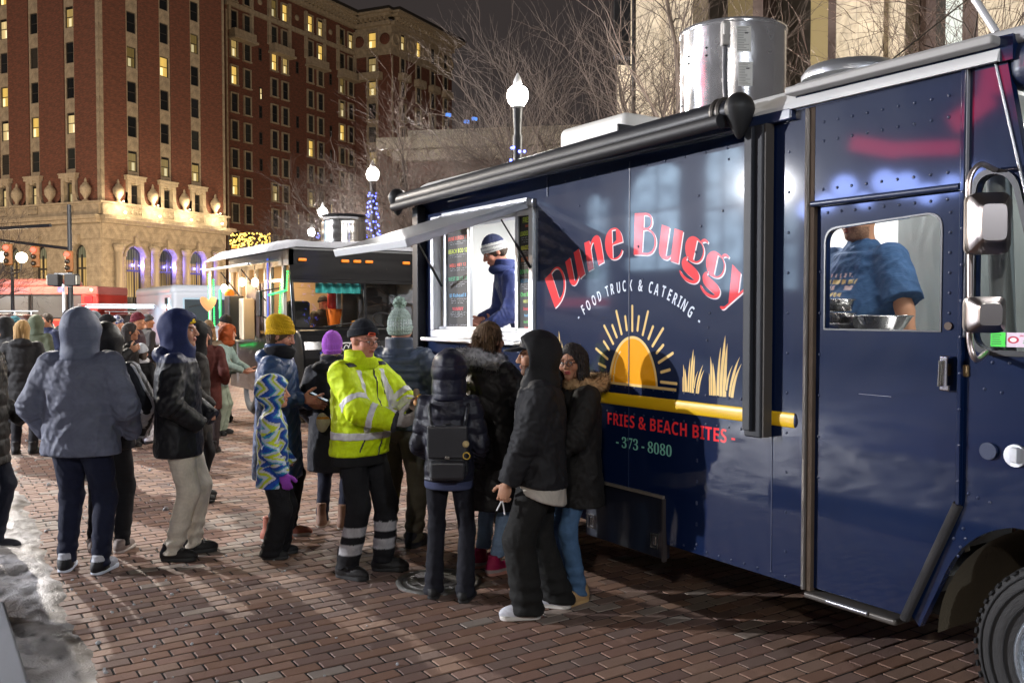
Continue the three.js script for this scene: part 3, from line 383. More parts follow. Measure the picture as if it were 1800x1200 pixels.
// painted lettering
const ZMIN = -5.2, TW = 2.3, YMIN = .45;
const artTex = ctex(2048, 2048, (c, W) => {
  const K = W / TW, pz = (px, py) => { const p = onX(px, py, TX); return [(p.z - ZMIN) * K, W - (p.y - YMIN) * K]; };
  c.fillStyle = '#' + NAVY.getHexString(); c.fillRect(0, 0, W, W);
  const Z = (ox, oy, sc) => (x, y) => pz(ox + x / sc, oy + y / sc);
  function path(z, str) { // tiny SVG-like path with absolute M L C
    const t = str.match(/[MLCZ]|-?[\d.]+/g); let i = 0, cmd = '';
    while (i < t.length) { if (/[MLCZ]/.test(t[i])) cmd = t[i++]; if (cmd === 'Z') { c.closePath(); continue; } const n = cmd === 'C' ? 6 : 2, a = []; for (let k = 0; k < n; k += 2) a.push(...z(+t[i + k], +t[i + k + 1])); i += n; if (cmd === 'M') { c.moveTo(...a); cmd = 'L'; } else if (cmd === 'L') c.lineTo(...a); else c.bezierCurveTo(...a); }
  }
  const z1 = Z(950, 370, 6.664), z2 = Z(1100, 360, 10), z3 = Z(1185, 400, 8), z3b = (x, y) => z3(x + 292, y + 208);
  const g = 'M 270 120 C 330 122 420 220 427 320 C 428 420 380 500 310 500 C 262 496 225 472 200 450 C 158 380 150 290 165 220 C 182 150 230 118 270 120 Z M 325 180 C 388 210 410 270 410 330 C 405 415 360 478 300 474 L 270 445 Z M 380 190 C 400 148 450 140 485 200 L 472 226 C 448 192 420 198 404 214 Z M 195 408 C 110 392 88 500 128 580 C 160 640 230 680 282 735 C 240 756 135 690 92 600 L 74 600 C 96 720 200 788 280 786 C 352 780 372 700 345 640 C 310 560 225 510 178 460 C 168 440 190 428 214 446 Z';
  const letters = [
    [z1, 'M 50 800 L 118 732 C 150 668 205 628 248 690 C 302 770 302 900 272 990 C 246 1070 206 1110 172 1142 Z M 130 738 C 160 684 200 660 228 704 C 274 780 284 880 262 960 C 250 1000 236 1018 222 1030 Z'],
    [z1, 'M 290 600 L 350 548 L 398 800 C 406 846 428 820 440 760 L 390 492 L 452 444 L 525 740 L 465 796 L 455 764 C 430 862 402 888 375 872 C 352 862 345 838 340 818 Z'],
    [z1, 'M 512 378 L 575 350 L 584 402 C 600 320 640 278 672 290 C 704 302 708 352 746 602 L 680 640 L 634 420 C 625 348 604 366 592 452 L 626 676 L 560 713 Z'],
    [z1, 'M 850 205 C 902 186 956 232 966 365 L 845 404 L 850 558 C 902 558 940 520 953 455 L 964 462 C 956 542 900 582 850 573 C 788 560 754 470 758 360 C 762 280 800 214 850 205 Z M 838 230 L 884 222 L 889 346 L 842 390 Z'],
    [z2, 'M 160 145 L 350 138 C 440 140 472 210 472 290 C 472 370 440 410 410 425 C 500 460 541 560 541 650 C 536 790 470 884 370 886 L 140 876 Z M 325 186 L 350 184 C 420 190 446 230 446 290 C 446 360 420 400 350 405 L 318 405 Z M 312 452 L 360 442 C 460 456 510 560 508 650 C 505 770 450 844 370 845 L 292 836 Z'],
    [z2, 'M 635 345 L 777 395 L 705 892 C 742 916 790 890 802 868 L 860 412 L 1012 463 L 930 1036 L 788 986 L 795 906 C 770 950 730 976 690 960 C 618 940 574 880 585 760 Z'],
    [z3, g], [z3b, g],
    [z3, 'M 820 510 L 940 640 L 905 922 L 1080 775 L 1097 800 L 740 1112 C 700 1162 660 1162 644 1110 C 660 1094 690 1110 710 1104 L 765 1060 Z'],
  ];
  for (const [z, s] of letters) { c.fillStyle = '#f3e3e6'; c.save(); c.translate(7, 6); c.beginPath(); path(z, s); c.fill('evenodd'); c.restore(); c.fillStyle = '#f2393f'; c.beginPath(); path(z, s); c.fill('evenodd'); }
  // arched line of small lettering
  const z4 = Z(1000, 470, 7.5), S = [['-', 122, 645], ['F', 190, 555], ['O', 255, 495], ['O', 330, 430], ['D', 400, 375], ['T', 505, 310], ['R', 570, 282], ['U', 655, 262], ['C', 730, 242], ['K', 810, 233], ['&', 945, 235], ['C', 1080, 258], ['A', 1160, 288], ['T', 1250, 312], ['E', 1330, 358], ['R', 1400, 408], ['I', 1465, 445], ['N', 1525, 495], ['G', 1610, 578], ['-', 1728, 690]].map(([s, x, y]) => [s, ...z4(x, y)]);
  c.textAlign = 'center'; c.textBaseline = 'middle'; c.fillStyle = '#dfe6f2';
  S.forEach(([s, x, y], i) => { const a = S[max(0, i - 1)], b = S[min(S.length - 1, i + 1)]; c.save(); c.translate(x, y); c.rotate(Math.atan2(b[2] - a[2], b[1] - a[1])); c.scale(.62, 1); c.font = 'bold 84px sans-serif'; c.fillText(s, 0, 2); c.restore(); });
  // sun
  const z5 = Z(1000, 530, 7.06), cream = '#ecca84';
  c.fillStyle = cream; c.beginPath(); path(z5, 'M 498 996 C 500 800 590 428 790 426 C 985 430 1092 780 1105 1056 Z'); c.fill();
  c.fillStyle = '#f2a40a'; c.beginPath(); path(z5, 'M 522 994 C 524 820 610 462 790 460 C 965 464 1066 790 1080 1048 Z'); c.fill();
  c.strokeStyle = cream; c.lineCap = 'round'; c.lineWidth = 11;
  for (const s of ['M 640 620 C 590 690 566 800 566 885', 'M 556 915 L 556 985']) { c.beginPath(); path(z5, s); c.stroke(); }
  for (const [a, b, d, e] of [[440, 300, 550, 520], [540, 295, 595, 440], [590, 120, 655, 400], [700, 185, 720, 350], [788, 55, 788, 360], [870, 185, 853, 355], [983, 125, 918, 410], [1045, 310, 990, 460], [1170, 335, 1040, 550], [1172, 540, 1092, 635], [1290, 640, 1118, 755], [1252, 845, 1148, 875], [1145, 998, 1335, 1018], [435, 495, 500, 595], [340, 585, 480, 710], [375, 770, 455, 810], [310, 900, 462, 915]]) { c.lineWidth = 16; c.beginPath(); c.moveTo(...z5(a, b)); c.lineTo(...z5(d, e)); c.stroke(); }
  c.fillStyle = cream; c.beginPath(); path(z5, 'M 312 968 L 1335 1078 L 1335 1116 L 312 998 Z'); c.fill();
  // beach grass, left tufts mirror the right ones
  const z6 = Z(1180, 570, 8.571), cz = z5(790, 700)[0];
  const bl = [[590, 1070, 40, 570, 705], [620, 1072, 60, 590, 455], [652, 1076, 60, 625, 550], [702, 1080, 46, 755, 300], [768, 1090, 84, 820, 135], [802, 1096, 60, 855, 245], [832, 1000, 30, 945, 580], [890, 1106, 52, 1050, 460], [918, 1110, 46, 1078, 565]];
  for (const small of [0, 1]) for (const mir of [0, 1]) for (const [bx, by, w, tx, ty] of bl) {
    const m = (x, y) => { const q = small ? z6(165 + (x - 565) * .68, 1020 + (y - 1075) * .72) : z6(x, y); return mir ? [2 * cz - q[0], q[1]] : q; };
    const a = m(bx - w / 2, by), b = m(bx + w / 2, by), t = m(tx, ty), lean = tx - bx, c1 = m(bx - w / 2 + lean * .12, by + (ty - by) * .6), c2 = m(bx + w / 2 + lean * .22, by + (ty - by) * .6);
    c.fillStyle = cream; c.strokeStyle = '#' + NAVY.getHexString(); c.lineWidth = 2; c.beginPath(); c.moveTo(...a); c.quadraticCurveTo(...c1, ...t); c.quadraticCurveTo(...c2, ...b); c.closePath(); c.fill(); c.stroke();
  }
  // two lines under the yellow rail
  const z7 = Z(1060, 700, 7.5);
  const line = (str, a, b, hgt, col, font) => { c.save(); const p = z7(...a), q = z7(...b); c.translate(p[0], (p[1] + q[1]) / 2); c.font = `${font.replace('SZ', hgt)}`; c.textAlign = 'left'; c.textBaseline = 'middle'; const w = c.measureText(str).width; c.scale((q[0] - p[0]) / w, 1); c.fillStyle = col; c.fillText(str, 0, 0); c.restore(); };
  line('FRIES & BEACH BITES -', [50, 250], [1750, 530], 94, '#ff3a41', 'bold SZpx sans-serif');
  line('- 373 - 8080', [170, 568], [912, 695], 84, '#86cbb7', 'bold SZpx serif');
});
artTex.wrapS = artTex.wrapT = THREE.ClampToEdgeWrapping; artTex.repeat.set(1 / TW, 1 / TW); artTex.offset.set(-ZMIN / TW, -YMIN / TW); artTex.anisotropy = 8;
const artM = P(0xffffff, .42, { ...navyOpt, map: artTex });
{
  // body shell
  const hole = rect(5.25, 6.66, 1.66, 2.54).reverse();
  tp('side_panel', sidePlate(poly([[-6.93, .45], [-3.88, .45], [-3.88, .712], [-3.86, .45], [-2.9, .445], [-2.9, 2.8], [-6.93, 2.8]], [hole])), artM);
  tp('rear_panel', box(2.3, 2.4, .05, 4.79, 1.6, -6.95), navyM);
  tp('far_side_panel', box(.05, 2.4, 5.0, 5.93, 1.6, -4.45), innerW);
  tp('roof', new THREE.ExtrudeGeometry((() => { const s = new THREE.Shape(); s.moveTo(3.6, 2.8); s.lineTo(5.98, 2.8); s.quadraticCurveTo(5.95, 2.93, 5.7, 2.96); s.quadraticCurveTo(4.8, 3.02, 3.9, 2.96); s.quadraticCurveTo(3.62, 2.93, 3.6, 2.8); return s; })(), { depth: 5.0, bevelEnabled: false }).translate(0, 0, -6.95), M(rgb(.6, .6, .6), .5));
  tp('roof_gutter', sbox(1.95, 2.97, 2.862, 2.9, 3.56, 3.64, .01), M(rgb(.3, .29, .28), .5));
  tp('kitchen_floor', box(2.2, .06, 4.6, 4.8, .72, -4.65), M(rgb(.2, .2, .2), .6));
  tp('kitchen_ceiling', box(2.2, .03, 4.9, 4.8, 2.75, -4.5), innerW);
  tp('kitchen_back_wall', box(.04, 2.0, 4.1, 5.86, 1.75, -4.85), innerW);
  for (const [z, x0, x1] of [[-6.85, 3.7, 5.85]]) tp('kitchen_partition', box(x1 - x0, 2.0, .04, (x0 + x1) / 2, 1.75, z), innerW);
  for (const s of [3.9, 5.6]) { const l = tp('ceiling_light', box(1.3, .03, .3, 4.7, 2.715, -s), glow(rgb(1, .98, .93), 5)); const q = new THREE.RectAreaLight(rgb(1, .98, .95), 40, 1.25, .26); q.position.set(4.7, 2.69, -s); q.lookAt(4.7, 0, -s); l.add(q); }
  tp('panel_seam', sbox(4.198, 4.204, .72, 2.72, 3.637, 3.641), navyD); tp('panel_seam', sbox(3.088, 3.093, .47, 1.17, 3.637, 3.641), navyD); tp('panel_seam', sbox(5.05, 5.06, 2.6, 2.75, 3.634, 3.641), navyD);
  tp('top_rail', sbox(2.96, 6.93, 2.75, 2.81, 3.6, 3.66, .01), navyD);
  tp('corner_post', sbox(6.88, 6.98, .45, 2.82, 3.6, 3.7, .02), navyM);
  // hatch opening: frame, boards, sliding window, sill
  for (const [s0, s1, y0, y1] of [[5.2, 6.71, 2.54, 2.6], [5.2, 6.71, 1.6, 1.66], [5.2, 5.255, 1.66, 2.54], [6.655, 6.71, 1.66, 2.54]]) tp('window_frame', sbox(s0, s1, y0, y1, 3.615, 3.7, .006), alu);
  tp('serving_sill', sbox(5.2, 6.71, 1.57, 1.6, 3.52, 3.7, .008), alu);
  for (const s of [5.475, 6.155]) tp('window_jamb', sbox(s - .02, s + .02, 1.66, 2.54, 3.66, 3.69, .006), alu);
  tp('window_jamb', sbox(6.52, 6.56, 1.66, 2.54, 3.66, 3.74, .006), alu); tp('jamb_board', sbox(6.56, 6.655, 1.66, 2.54, 3.69, 3.72), M(rgb(.5, .48, .44), .6));
  tp('window_track', sbox(5.25, 6.655, 1.66, 1.69, 3.66, 3.78, .004), alu); tp('window_track', sbox(5.25, 6.655, 2.5, 2.54, 3.66, 3.78, .004), alu);
  const menu = (rows, W = 256, H = 768) => ctex(W, H, (c) => { c.fillStyle = '#0e0f13'; c.fillRect(0, 0, W, H); c.textAlign = 'center'; for (const [t, y, col, sz, sub] of rows) { c.save(); c.translate(W / 2, y * H); c.rotate(-.02); c.font = `bold ${sz}px sans-serif`; const w = c.measureText(t).width; if (w > W * .9) c.scale(W * .9 / w, 1.1); c.fillStyle = col; c.fillText(t, 0, 0); c.restore(); for (let i = 0; i < sub; i++) { c.strokeStyle = '#a9aeb8'; c.lineWidth = 2.4; c.beginPath(); const y0 = y * H + 16 + i * 15; let x = W * (.1 + .05 * i); c.moveTo(x, y0); while (x < W * (.9 - .08 * i)) { x += 3 + 4 * rnd(); if (rnd() < .18) c.moveTo(x += 5, y0); else c.lineTo(x, y0 - 7 * rnd()); } c.stroke(); } } });
  const mL = menu([['Laundry', .045, '#64c24a', 22, 0], ['DUNE BURGER 11', .13, '#e2452c', 36, 2], ['BEACH BOD 12', .255, '#c2d63c', 40, 2], ['HELL HEY 12', .385, '#e2452c', 34, 2], ['WEST BLUE 11', .52, '#3ba878', 36, 3], ['El Fishead 8', .68, '#58a8dc', 36, 3], ['YUMMY', .81, '#e23848', 36, 3], ['', .93, '#fff', 10, 2]]);
  const mR = menu([['FRESH', .06, '#b8d23c', 50, 0], ['FAVES', .1, '#e25a2c', 22, 0], ['LOADED CHILI', .17, '#b8d23c', 38, 3], ['MAGIC FRY', .29, '#d8dc3c', 38, 2], ['BUBBLE FR', .39, '#e2752c', 38, 2], ['DON PRONTO', .495, '#3fc457', 36, 1], ['HILLBILLY FR', .57, '#58a8dc', 34, 3], ['Choc Boat 9', .69, '#4fd25a', 38, 0], ['FREE CANS', .745, '#d8e85c', 26, 0], ['Desserts', .81, '#e23848', 30, 0], ['Peaches', .865, '#58a8dc', 24, 0], ['Root Beer', .92, '#4fd25a', 24, 0], ['Donuts', .97, '#e23848', 26, 0]]);
  const board = (s0, s1, tex) => { const m = tp('menu_board', quad([3.675, 1.66, -s1], [3.675, 1.66, -s0], [3.675, 2.5, -s0], [3.675, 2.5, -s1]), M(0xffffff, .6, { map: tex, emissive: 0, side: THREE.DoubleSide })); part('board', sbox(s0, s1, 1.66, 2.5, 3.678, 3.69), innerD, m); return m; };
  board(6.18, 6.52, mL); board(5.255, 5.455, mR);
  // flap
  const A = V(3.6, 2.575, -6.44), B = V(3.6, 2.575, -5.235), C = onX(721, 421, 2.66), D = V(2.66, C.y, -6.44); C.z = -5.235; D.y = C.y;
  const along = C.clone().sub(B).normalize(), L = C.distanceTo(B), tilt = Math.atan2(along.y, along.x); // slopes down outwards
  const fl = tp('serving_hatch_flap', box(L, .012, 1.2, -L / 2, .01, 0), alu); const off = V(-4.8, 0, 4); fl.position.set(3.6 + off.x, 2.57, -5.84 + off.z); fl.rotation.z = tilt - PI;
  for (const z of [-.585, .585]) part('flap_edge', rbox(L, .05, .03, -L / 2, -.012, z, .006), alu, fl);
  part('flap_edge', rbox(.03, .055, 1.2, -L, -.012, 0, .006), aluW, fl);
  for (const z of [-.3, .02, .3]) part('flap_rib', box(L - .05, .02, .04, -L / 2, -.006, z), alu, fl);
  tp('hinge_rail', sbox(5.235, 6.46, 2.555, 2.61, 3.585, 3.62, .006), alu); for (let i = 0; i < 6; i++) tp('hinge_knuckle', bar(V(3.58, 2.57, -5.36 - i * .2), V(3.58, 2.57, -5.47 - i * .2), .014), steel);
  for (const [w, f] of [[onX(776, 502, 3.61), onX(735, 427, 3.2)], [onX(932, 470, 3.61), onX(881, 386, 3.3)]]) { const m = w.clone().lerp(f, .5); tp('gas_strut', [bar(w, m, .011), bar(m, f, .006)], blackPl); }
  // awning roll along the roof edge with its arms
  tp('awning_roll', [bar(V(3.5, 2.83, -3.2), V(3.5, 2.76, -7.0), .066, 24)], P(rgb(.012, .013, .018), .5, { specularIntensity: .4, clearcoat: .1, clearcoatRoughness: .3, bumpMap: rep(paintBump, 1), bumpScale: .01 }));
  tp('awning_lead_rail', [bar(V(3.42, 2.77, -3.25), V(3.42, 2.70, -7.0), .036, 12)], M(rgb(.012, .012, .015), .6));
  const cap = () => { const g = new THREE.SphereGeometry(1, 24, 18), p = g.attributes.position; for (let i = 0; i < p.count; i++) { const x = p.getX(i), y = p.getY(i), z = p.getZ(i), k = y < 0 ? 1 - .45 * -y : 1; p.setXYZ(i, x * .085 * k, y * (y < 0 ? .15 : .085), z * .07 * k); } g.computeVertexNormals(); return g; };
  tp('awning_end_cap', cap().translate(3.5, 2.83, -3.2), M(rgb(.012, .012, .013), .55)); tp('awning_end_cap', cap().translate(3.5, 2.79, -7.08), M(rgb(.012, .012, .014), .5));
  tp('awning_coupler', [bar(V(3.5, 2.83, -3.33), V(3.5, 2.83, -3.23), .065, 20), new THREE.TorusGeometry(.068, .012, 8, 20).translate(3.5, 2.83, -3.33), new THREE.TorusGeometry(.068, .012, 8, 20).translate(3.5, 2.83, -3.29)], M(rgb(.12, .11, .1), .4, { metalness: .7 }));
  tp('awning_arm', sbox(3.1, 3.21, 1.165, 2.75, 3.56, 3.635, .01), M(rgb(.012, .013, .018), .65)); tp('awning_arm_rail', sbox(3.15, 3.2, 1.2, 2.74, 3.535, 3.56, .005), M(rgb(.014, .016, .022), .6)); tp('awning_arm_edge', sbox(3.088, 3.098, 1.17, 2.75, 3.57, 3.63), M(rgb(.05, .042, .036), .7));
  tp('awning_arm', sbox(6.83, 6.93, 1.165, 2.7, 3.56, 3.64, .01), blackPl);
  // yellow rub rail
  const half = (s0, s1) => new THREE.CylinderGeometry(.037, .037, s1 - s0, 14, 1, false, 0, PI).rotateX(PI / 2).rotateZ(PI).scale(.28, 1, 1).translate(3.64, 1.265, -(s0 + s1) / 2);
  tp('yellow_rub_rail', half(2.95, 6.85), P(rgb(.82, .5, .008), .4, { clearcoat: .6 }));
  tp('rub_rail_end', sph(.034, 0, 0, 0, 12).scale(.3, 1, .5).translate(3.64, 1.265, -2.95), navyD);
  tp('side_marker_lamp', rbox(.02, .05, .06, 3.63, 2.52, -6.58, .008), M(rgb(.5, .01, .01), .2, { emissive: rgb(.6, .01, .01), emissiveIntensity: .3 }));
  // generator hatch and its latches
  tp('generator_door', sbox(3.885, 4.62, .355, .715, 3.635, 3.69, .006), P(rgb(.008, .01, .02), .4, { clearcoat: .8, clearcoatRoughness: .12 }));
  tp('door_trim', sbox(3.88, 4.66, .715, .732, 3.62, 3.65), M(rgb(.3, .26, .22), .4, { metalness: .6 })); tp('door_trim', sbox(3.87, 3.885, .345, .715, 3.62, 3.65), M(rgb(.08, .07, .07), .4, { metalness: .6 }));
  for (const s of [3.95, 4.55]) { const m = tp('paddle_latch', ringPlate(rrPath(s - .034, s + .034, .41, .5, .008), rrPath(s - .024, s + .024, .42, .49, .004), 3.622, .014), chrome); part('paddle', rbox(.008, .05, .02, 3.63, .455, -s, .003), chrome, m); }
  tp('chassis', box(.12, .18, 4.6, 4.2, .42, -4.7), rubber); tp('chassis', box(.12, .18, 4.6, 5.4, .42, -4.7), rubber); tp('underside', box(2.2, .05, 4.5, 4.8, .55, -4.65), rubber);
  for (const x of [4.0, 5.6]) { const m = tp('rear_wheel', new THREE.TorusGeometry(.31, .11, 12, 28).rotateY(PI / 2), rubber); m.position.set(x - 4.8, .42, -6.0 + 4); part('rim', cyl(.22, .22, .16, 0, 0, 0, 20).rotateZ(PI / 2), steel, m); }
  // vertical door track between box and cab
  tp('door_track', sbox(2.872, 2.888, .44, 2.79, 3.615, 3.66, .005), M(rgb(.3, .27, .25), .4, { metalness: .7, bumpMap: rep(T.patch, 3), bumpScale: .003 })); tp('door_track', sbox(2.84, 2.868, .44, 2.79, 3.63, 3.66), M(rgb(.1, .065, .04), .75, { bumpMap: rep(T.patch, 4), bumpScale: .004 }));
  // ---- cab ----
  tp('overhead_panel', sidePlate(poly([[-2.84, 2.325], [-2.105, 2.325], [-2.105, 2.81], [-2.84, 2.80]]), 3.632, .05), navyM);
  tp('overhead_lip', [bar(V(3.625, 2.325, -2.85), V(3.625, 2.325, -2.11), .014, 10)], navyD);
  tp('roof_lip', sidePlate(poly([[-2.95, 2.79], [-1.9, 2.8], [-1.9, 2.9], [-2.1, 2.905], [-2.2, 2.87], [-2.95, 2.86]]), 3.622, .04), navyM);
  const ds = new THREE.Shape([[-2.84, .455], [-2.36, .455], [-2.10, 1.0], [-2.10, 2.315], [-2.84, 2.315]].map(p => new THREE.Vector2(...p))); ds.holes.push(rrPath(2.205, 2.79, 1.725, 2.225, .07, 2.2, .006));
  const door = tp('cab_door', sidePlate(ds, 3.655, .035), navyM);
  const seal = tp('door_window_seal', ringPlate(rrPath(2.198, 2.797, 1.718, 2.232, .074, 2.207, .008), rrPath(2.206, 2.789, 1.726, 2.224, .07, 2.199, .006), 3.651, .008), blackPl, door); 
  part('door_glass', new THREE.ShapeGeometry(new THREE.Shape(rrPath(2.2, 2.795, 1.72, 2.23, .07, 2.205, .006).getPoints(8))).rotateY(-PI / 2).translate(3.668, 0, 0), clearGlass, door);
  // handle, lock
  part('door_handle', [rbox(.03, .15, .05, 3.64, 1.545, -2.165, .008), rbox(.05, .12, .012, 3.62, 1.555, -2.14, .004).rotateX(0), bar(V(3.615, 1.6, -2.178), V(3.615, 1.49, -2.182), .007)], chrome, door);
  part('door_strike', rbox(.03, .05, .05, 3.645, 1.56, -2.09, .006), M(rgb(.25, .17, .08), .5, { metalness: .6 }), door); part('lock_hole', cyl(.017, .017, .01, 0, 0, 0, 16).rotateZ(PI / 2).translate(3.652, 1.745, -2.165), M(rgb(.06, .03, .015), .6), door);
  { const a = onX(1510, 692, 3.653), b = onX(1567, 697, 3.653); tp('paint_scratch', bar(a, b, .0012, 5), M(rgb(.4, .42, .5), .6)); }
  tp('door_step', sbox(2.36, 2.86, .41, .44, 3.6, 3.9, .012), M(rgb(.1, .09, .08), .5, { metalness: .5 })); tp('step_trim', [bar(V(3.6, .43, -2.72), V(3.6, .43, -2.5), .011)], M(rgb(.3, .3, .32), .35, { metalness: .7 }));
  // front quarter panel with the wheel arch and the side window
  const q = new THREE.Shape(); q.moveTo(-2.095, 2.8); q.lineTo(-2.095, 1.02); q.lineTo(-2.34, .5); q.lineTo(-2.27, .43); q.lineTo(-2.17, .66); q.quadraticCurveTo(-2.08, .9, -1.87, .945); q.lineTo(-1.5, .95); q.quadraticCurveTo(-1.2, .9, -1.15, .6); q.lineTo(-.9, .6); q.lineTo(-.9, 1.5); q.lineTo(-1.72, 1.68); q.lineTo(-1.93, 2.8);
  { const h = new THREE.Path(); h.moveTo(-2.045, 1.73); h.lineTo(-2.045, 2.28); h.quadraticCurveTo(-2.045, 2.355, -1.985, 2.36); h.quadraticCurveTo(-1.91, 2.36, -1.888, 2.28); h.lineTo(-1.76, 1.74); h.quadraticCurveTo(-1.75, 1.655, -1.83, 1.65); h.lineTo(-1.96, 1.65); h.quadraticCurveTo(-2.045, 1.65, -2.045, 1.73); q.holes.push(h);
    tp('quarter_panel', sidePlate(q, 3.64, .04), navyM);
    const o = new THREE.Shape(); o.moveTo(-2.065, 1.72); o.lineTo(-2.065, 2.29); o.quadraticCurveTo(-2.065, 2.38, -1.985, 2.382); o.quadraticCurveTo(-1.89, 2.38, -1.866, 2.29); o.lineTo(-1.735, 1.74); o.quadraticCurveTo(-1.72, 1.63, -1.83, 1.628); o.lineTo(-1.96, 1.628); o.quadraticCurveTo(-2.065, 1.628, -2.065, 1.72); o.holes.push(h);
    tp('cab_window_seal', sidePlate(o, 3.628, .016), blackPl); tp('cab_window_glass', new THREE.ShapeGeometry(new THREE.Shape(h.getPoints(8))).rotateY(-PI / 2).translate(3.66, 0, 0), clearGlass); }
  tp('a_pillar_trim', [bar(V(3.635, 2.8, -1.975), V(3.635, 1.68, -1.71), .005)], alu);
  tp('seam_strip', sbox(2.085, 2.105, 1.0, 2.81, 3.615, 3.65, .004), navyM); tp('seam_trim', sbox(2.08, 2.085, 1.7, 2.8, 3.62, 3.64), M(rgb(.2, .2, .22), .5));
  tp('skirt_flare', [bar(V(3.635, 1.0, -2.1), V(3.62, .45, -2.33), .022, 8)], M(rgb(.035, .033, .035), .8, { bumpMap: rep(T.grain, 4), bumpScale: .006 }));
  tp('wheel_well', new THREE.CylinderGeometry(.56, .56, .75, 24, 1, true, 0, PI).rotateZ(PI / 2).translate(4.04, .42, -1.64), M(rgb(.1, .08, .05), .9, { side: THREE.DoubleSide, bumpMap: rep(T.grain, 5), bumpScale: .008 }));
  // windshield side under a black cover, roof cap
  tp('windshield_cover', (() => { const g = new THREE.BoxGeometry(2.2, 1.2, .05, 20, 16, 1), p = g.attributes.position; for (let i = 0; i < p.count; i++) { const y = p.getY(i); p.setZ(i, p.getZ(i) + .02 * N3(p.getX(i) * 3, y * 4, 2) + (y + .6) * -.235 + .06); } g.computeVertexNormals(); return g.translate(4.78, 2.26, -1.66); })(), M(rgb(.012, .012, .014), .6));
  tp('roof_front_cap', rbox(2.3, .22, .42, 4.79, 2.79, -1.76, .09, 4), P(rgb(.01, .018, .05), .4, { clearcoat: 1 })); tp('cab_roof', rbox(2.3, .07, 1.2, 4.79, 2.9, -2.4, .03), M(rgb(.33, .33, .34), .5));
  tp('nose', rbox(2.3, .7, .7, 4.79, 1.3, -1.25, .06), navyM);
  tp('cab_floor', [box(1.4, .06, 1.8, 5.18, .6, -1.9), box(.8, .06, .55, 4.08, .6, -2.52)], innerD); tp('wheel_well_wall', box(.03, .9, 1.3, 4.45, .75, -1.64), M(rgb(.05, .042, .03), .9)); tp('cab_far_wall', box(.04, 2.2, 1.2, 5.85, 1.75, -2.3), innerW); tp('cab_ceiling', box(2.2, .02, 1.05, 4.79, 2.76, -2.35), innerW);
  tp('cab_partition', box(.03, 1.9, .85, 5.0, 1.7, -2.86), M(rgb(.2, .23, .23), .4, { metalness: .3, bumpMap: rep(paintBump, 2), bumpScale: .01 }));
  { const l = tp('cab_ceiling_light', box(.7, .03, .2, 4.3, 2.735, -2.45), glow(rgb(1, .98, .93), 5)); const a = new THREE.RectAreaLight(rgb(1, .99, .92), 30, .65, .18); a.position.set(4.3, 2.71, -2.45); a.lookAt(4.3, 0, -2.45); l.add(a); }
  { const l = tp('cab_front_light', box(.5, .03, .16, 4.25, 2.735, -1.93), glow(rgb(1, .98, .95), 5)); const a = new THREE.RectAreaLight(rgb(1, .98, .96), 30, .45, .14); a.position.set(4.25, 2.71, -1.93); a.lookAt(4.25, 0, -1.93); l.add(a); }
  { const seat = tp('driver_seat', rbox(.14, .85, .44, 4.15, 1.85, -1.62, .07, 4), M(rgb(.13, .15, .16), .8)); part('seat_cushion', rbox(.5, .16, .46, 4.35, 1.4, -1.62, .06, 4), seat.material, seat); }
  tp('door_post', bar(V(3.75, 1.6, -1.98), V(3.75, 2.7, -2.03), .05), M(rgb(.2, .24, .24), .5));
  // stickers inside the side window
  const stk = (s0, s1, y0, y1, draw, n) => tp(n, quad([3.652, y0, -s1], [3.652, y0, -s0], [3.652, y1, -s0], [3.652, y1, -s1]), M(0xffffff, .5, { map: ctex(128, 96, draw), side: THREE.DoubleSide }));
  stk(1.925, 1.985, 1.664, 1.722, (c, w, h) => { c.fillStyle = '#2fe030'; c.fillRect(0, 0, w, h); c.fillStyle = '#0b7a18'; for (let i = 0; i < 5; i++) c.fillRect(10, 14 + i * 15, 60 + 40 * rnd(), 6); }, 'green_permit_sticker');
  stk(1.8, 1.92, 1.664, 1.722, (c, w, h) => { c.fillStyle = '#d9c6d6'; c.fillRect(0, 0, w, h); c.fillStyle = '#c02040'; c.beginPath(); c.arc(28, 48, 24, 0, 7); c.fill(); c.fillStyle = '#fff'; c.beginPath(); c.arc(28, 48, 14, 0, 7); c.fill(); c.fillStyle = '#c02040'; c.font = 'bold 15px sans-serif'; c.fillText('INSPECTED', 54, 26, 72); c.fillStyle = '#3aa04a'; c.font = '24px sans-serif'; c.fillText('2024', 66, 70); }, 'inspection_sticker');
  // rivets
  const rv = new THREE.SphereGeometry(.0075, 6, 4).scale(.5, 1, 1), rivet = (s, y, X = TX) => { const m = part('rivet', rv, navyD, tk); m.position.set(X - .001 - 4.8, y, -s + 4); };
  for (let i = 0; i < 9; i++) { const s = 2.79 - i * .078; rivet(s, 2.71, 3.632); rivet(s, 2.62, 3.632); rivet(s, 2.39, 3.632); }
  for (let i = 0; i < 9; i++) rivet(2.09, 1.1 + i * .15, 3.614);
  for (let i = 0; i < 20; i++) { rivet(3.3 + i * .085, 1.345); if (i < 20) rivet(3.3 + i * .085, 1.185); }
  for (let i = 0; i < 11; i++) { rivet(3.62, 1.1 - i * .06 + .05 * (i % 2)); rivet(3.25 + .16 * i, 2.68); rivet(3.0, .6 + .2 * i); }
  for (const [s, y] of [[3.4, 2.62], [3.44, 2.35], [3.62, 2.45], [3.6, 2.28], [3.64, 2.14], [3.53, 1.8], [3.54, 1.72], [3.55, 1.65], [4.12, 2.2], [4.08, 2.0], [4.9, 2.35], [4.7, 2.5], [5.0, 2.42], [5.1, 2.15]]) rivet(s, y);
  for (let i = 0; i < 9; i++) { rivet(2.78 - i * .075, 2.28, 3.655); if (i < 6) { rivet(2.165, 1.8 + i * .085, 3.655); rivet(2.82, 1.0 + i * .2, 3.655); } }
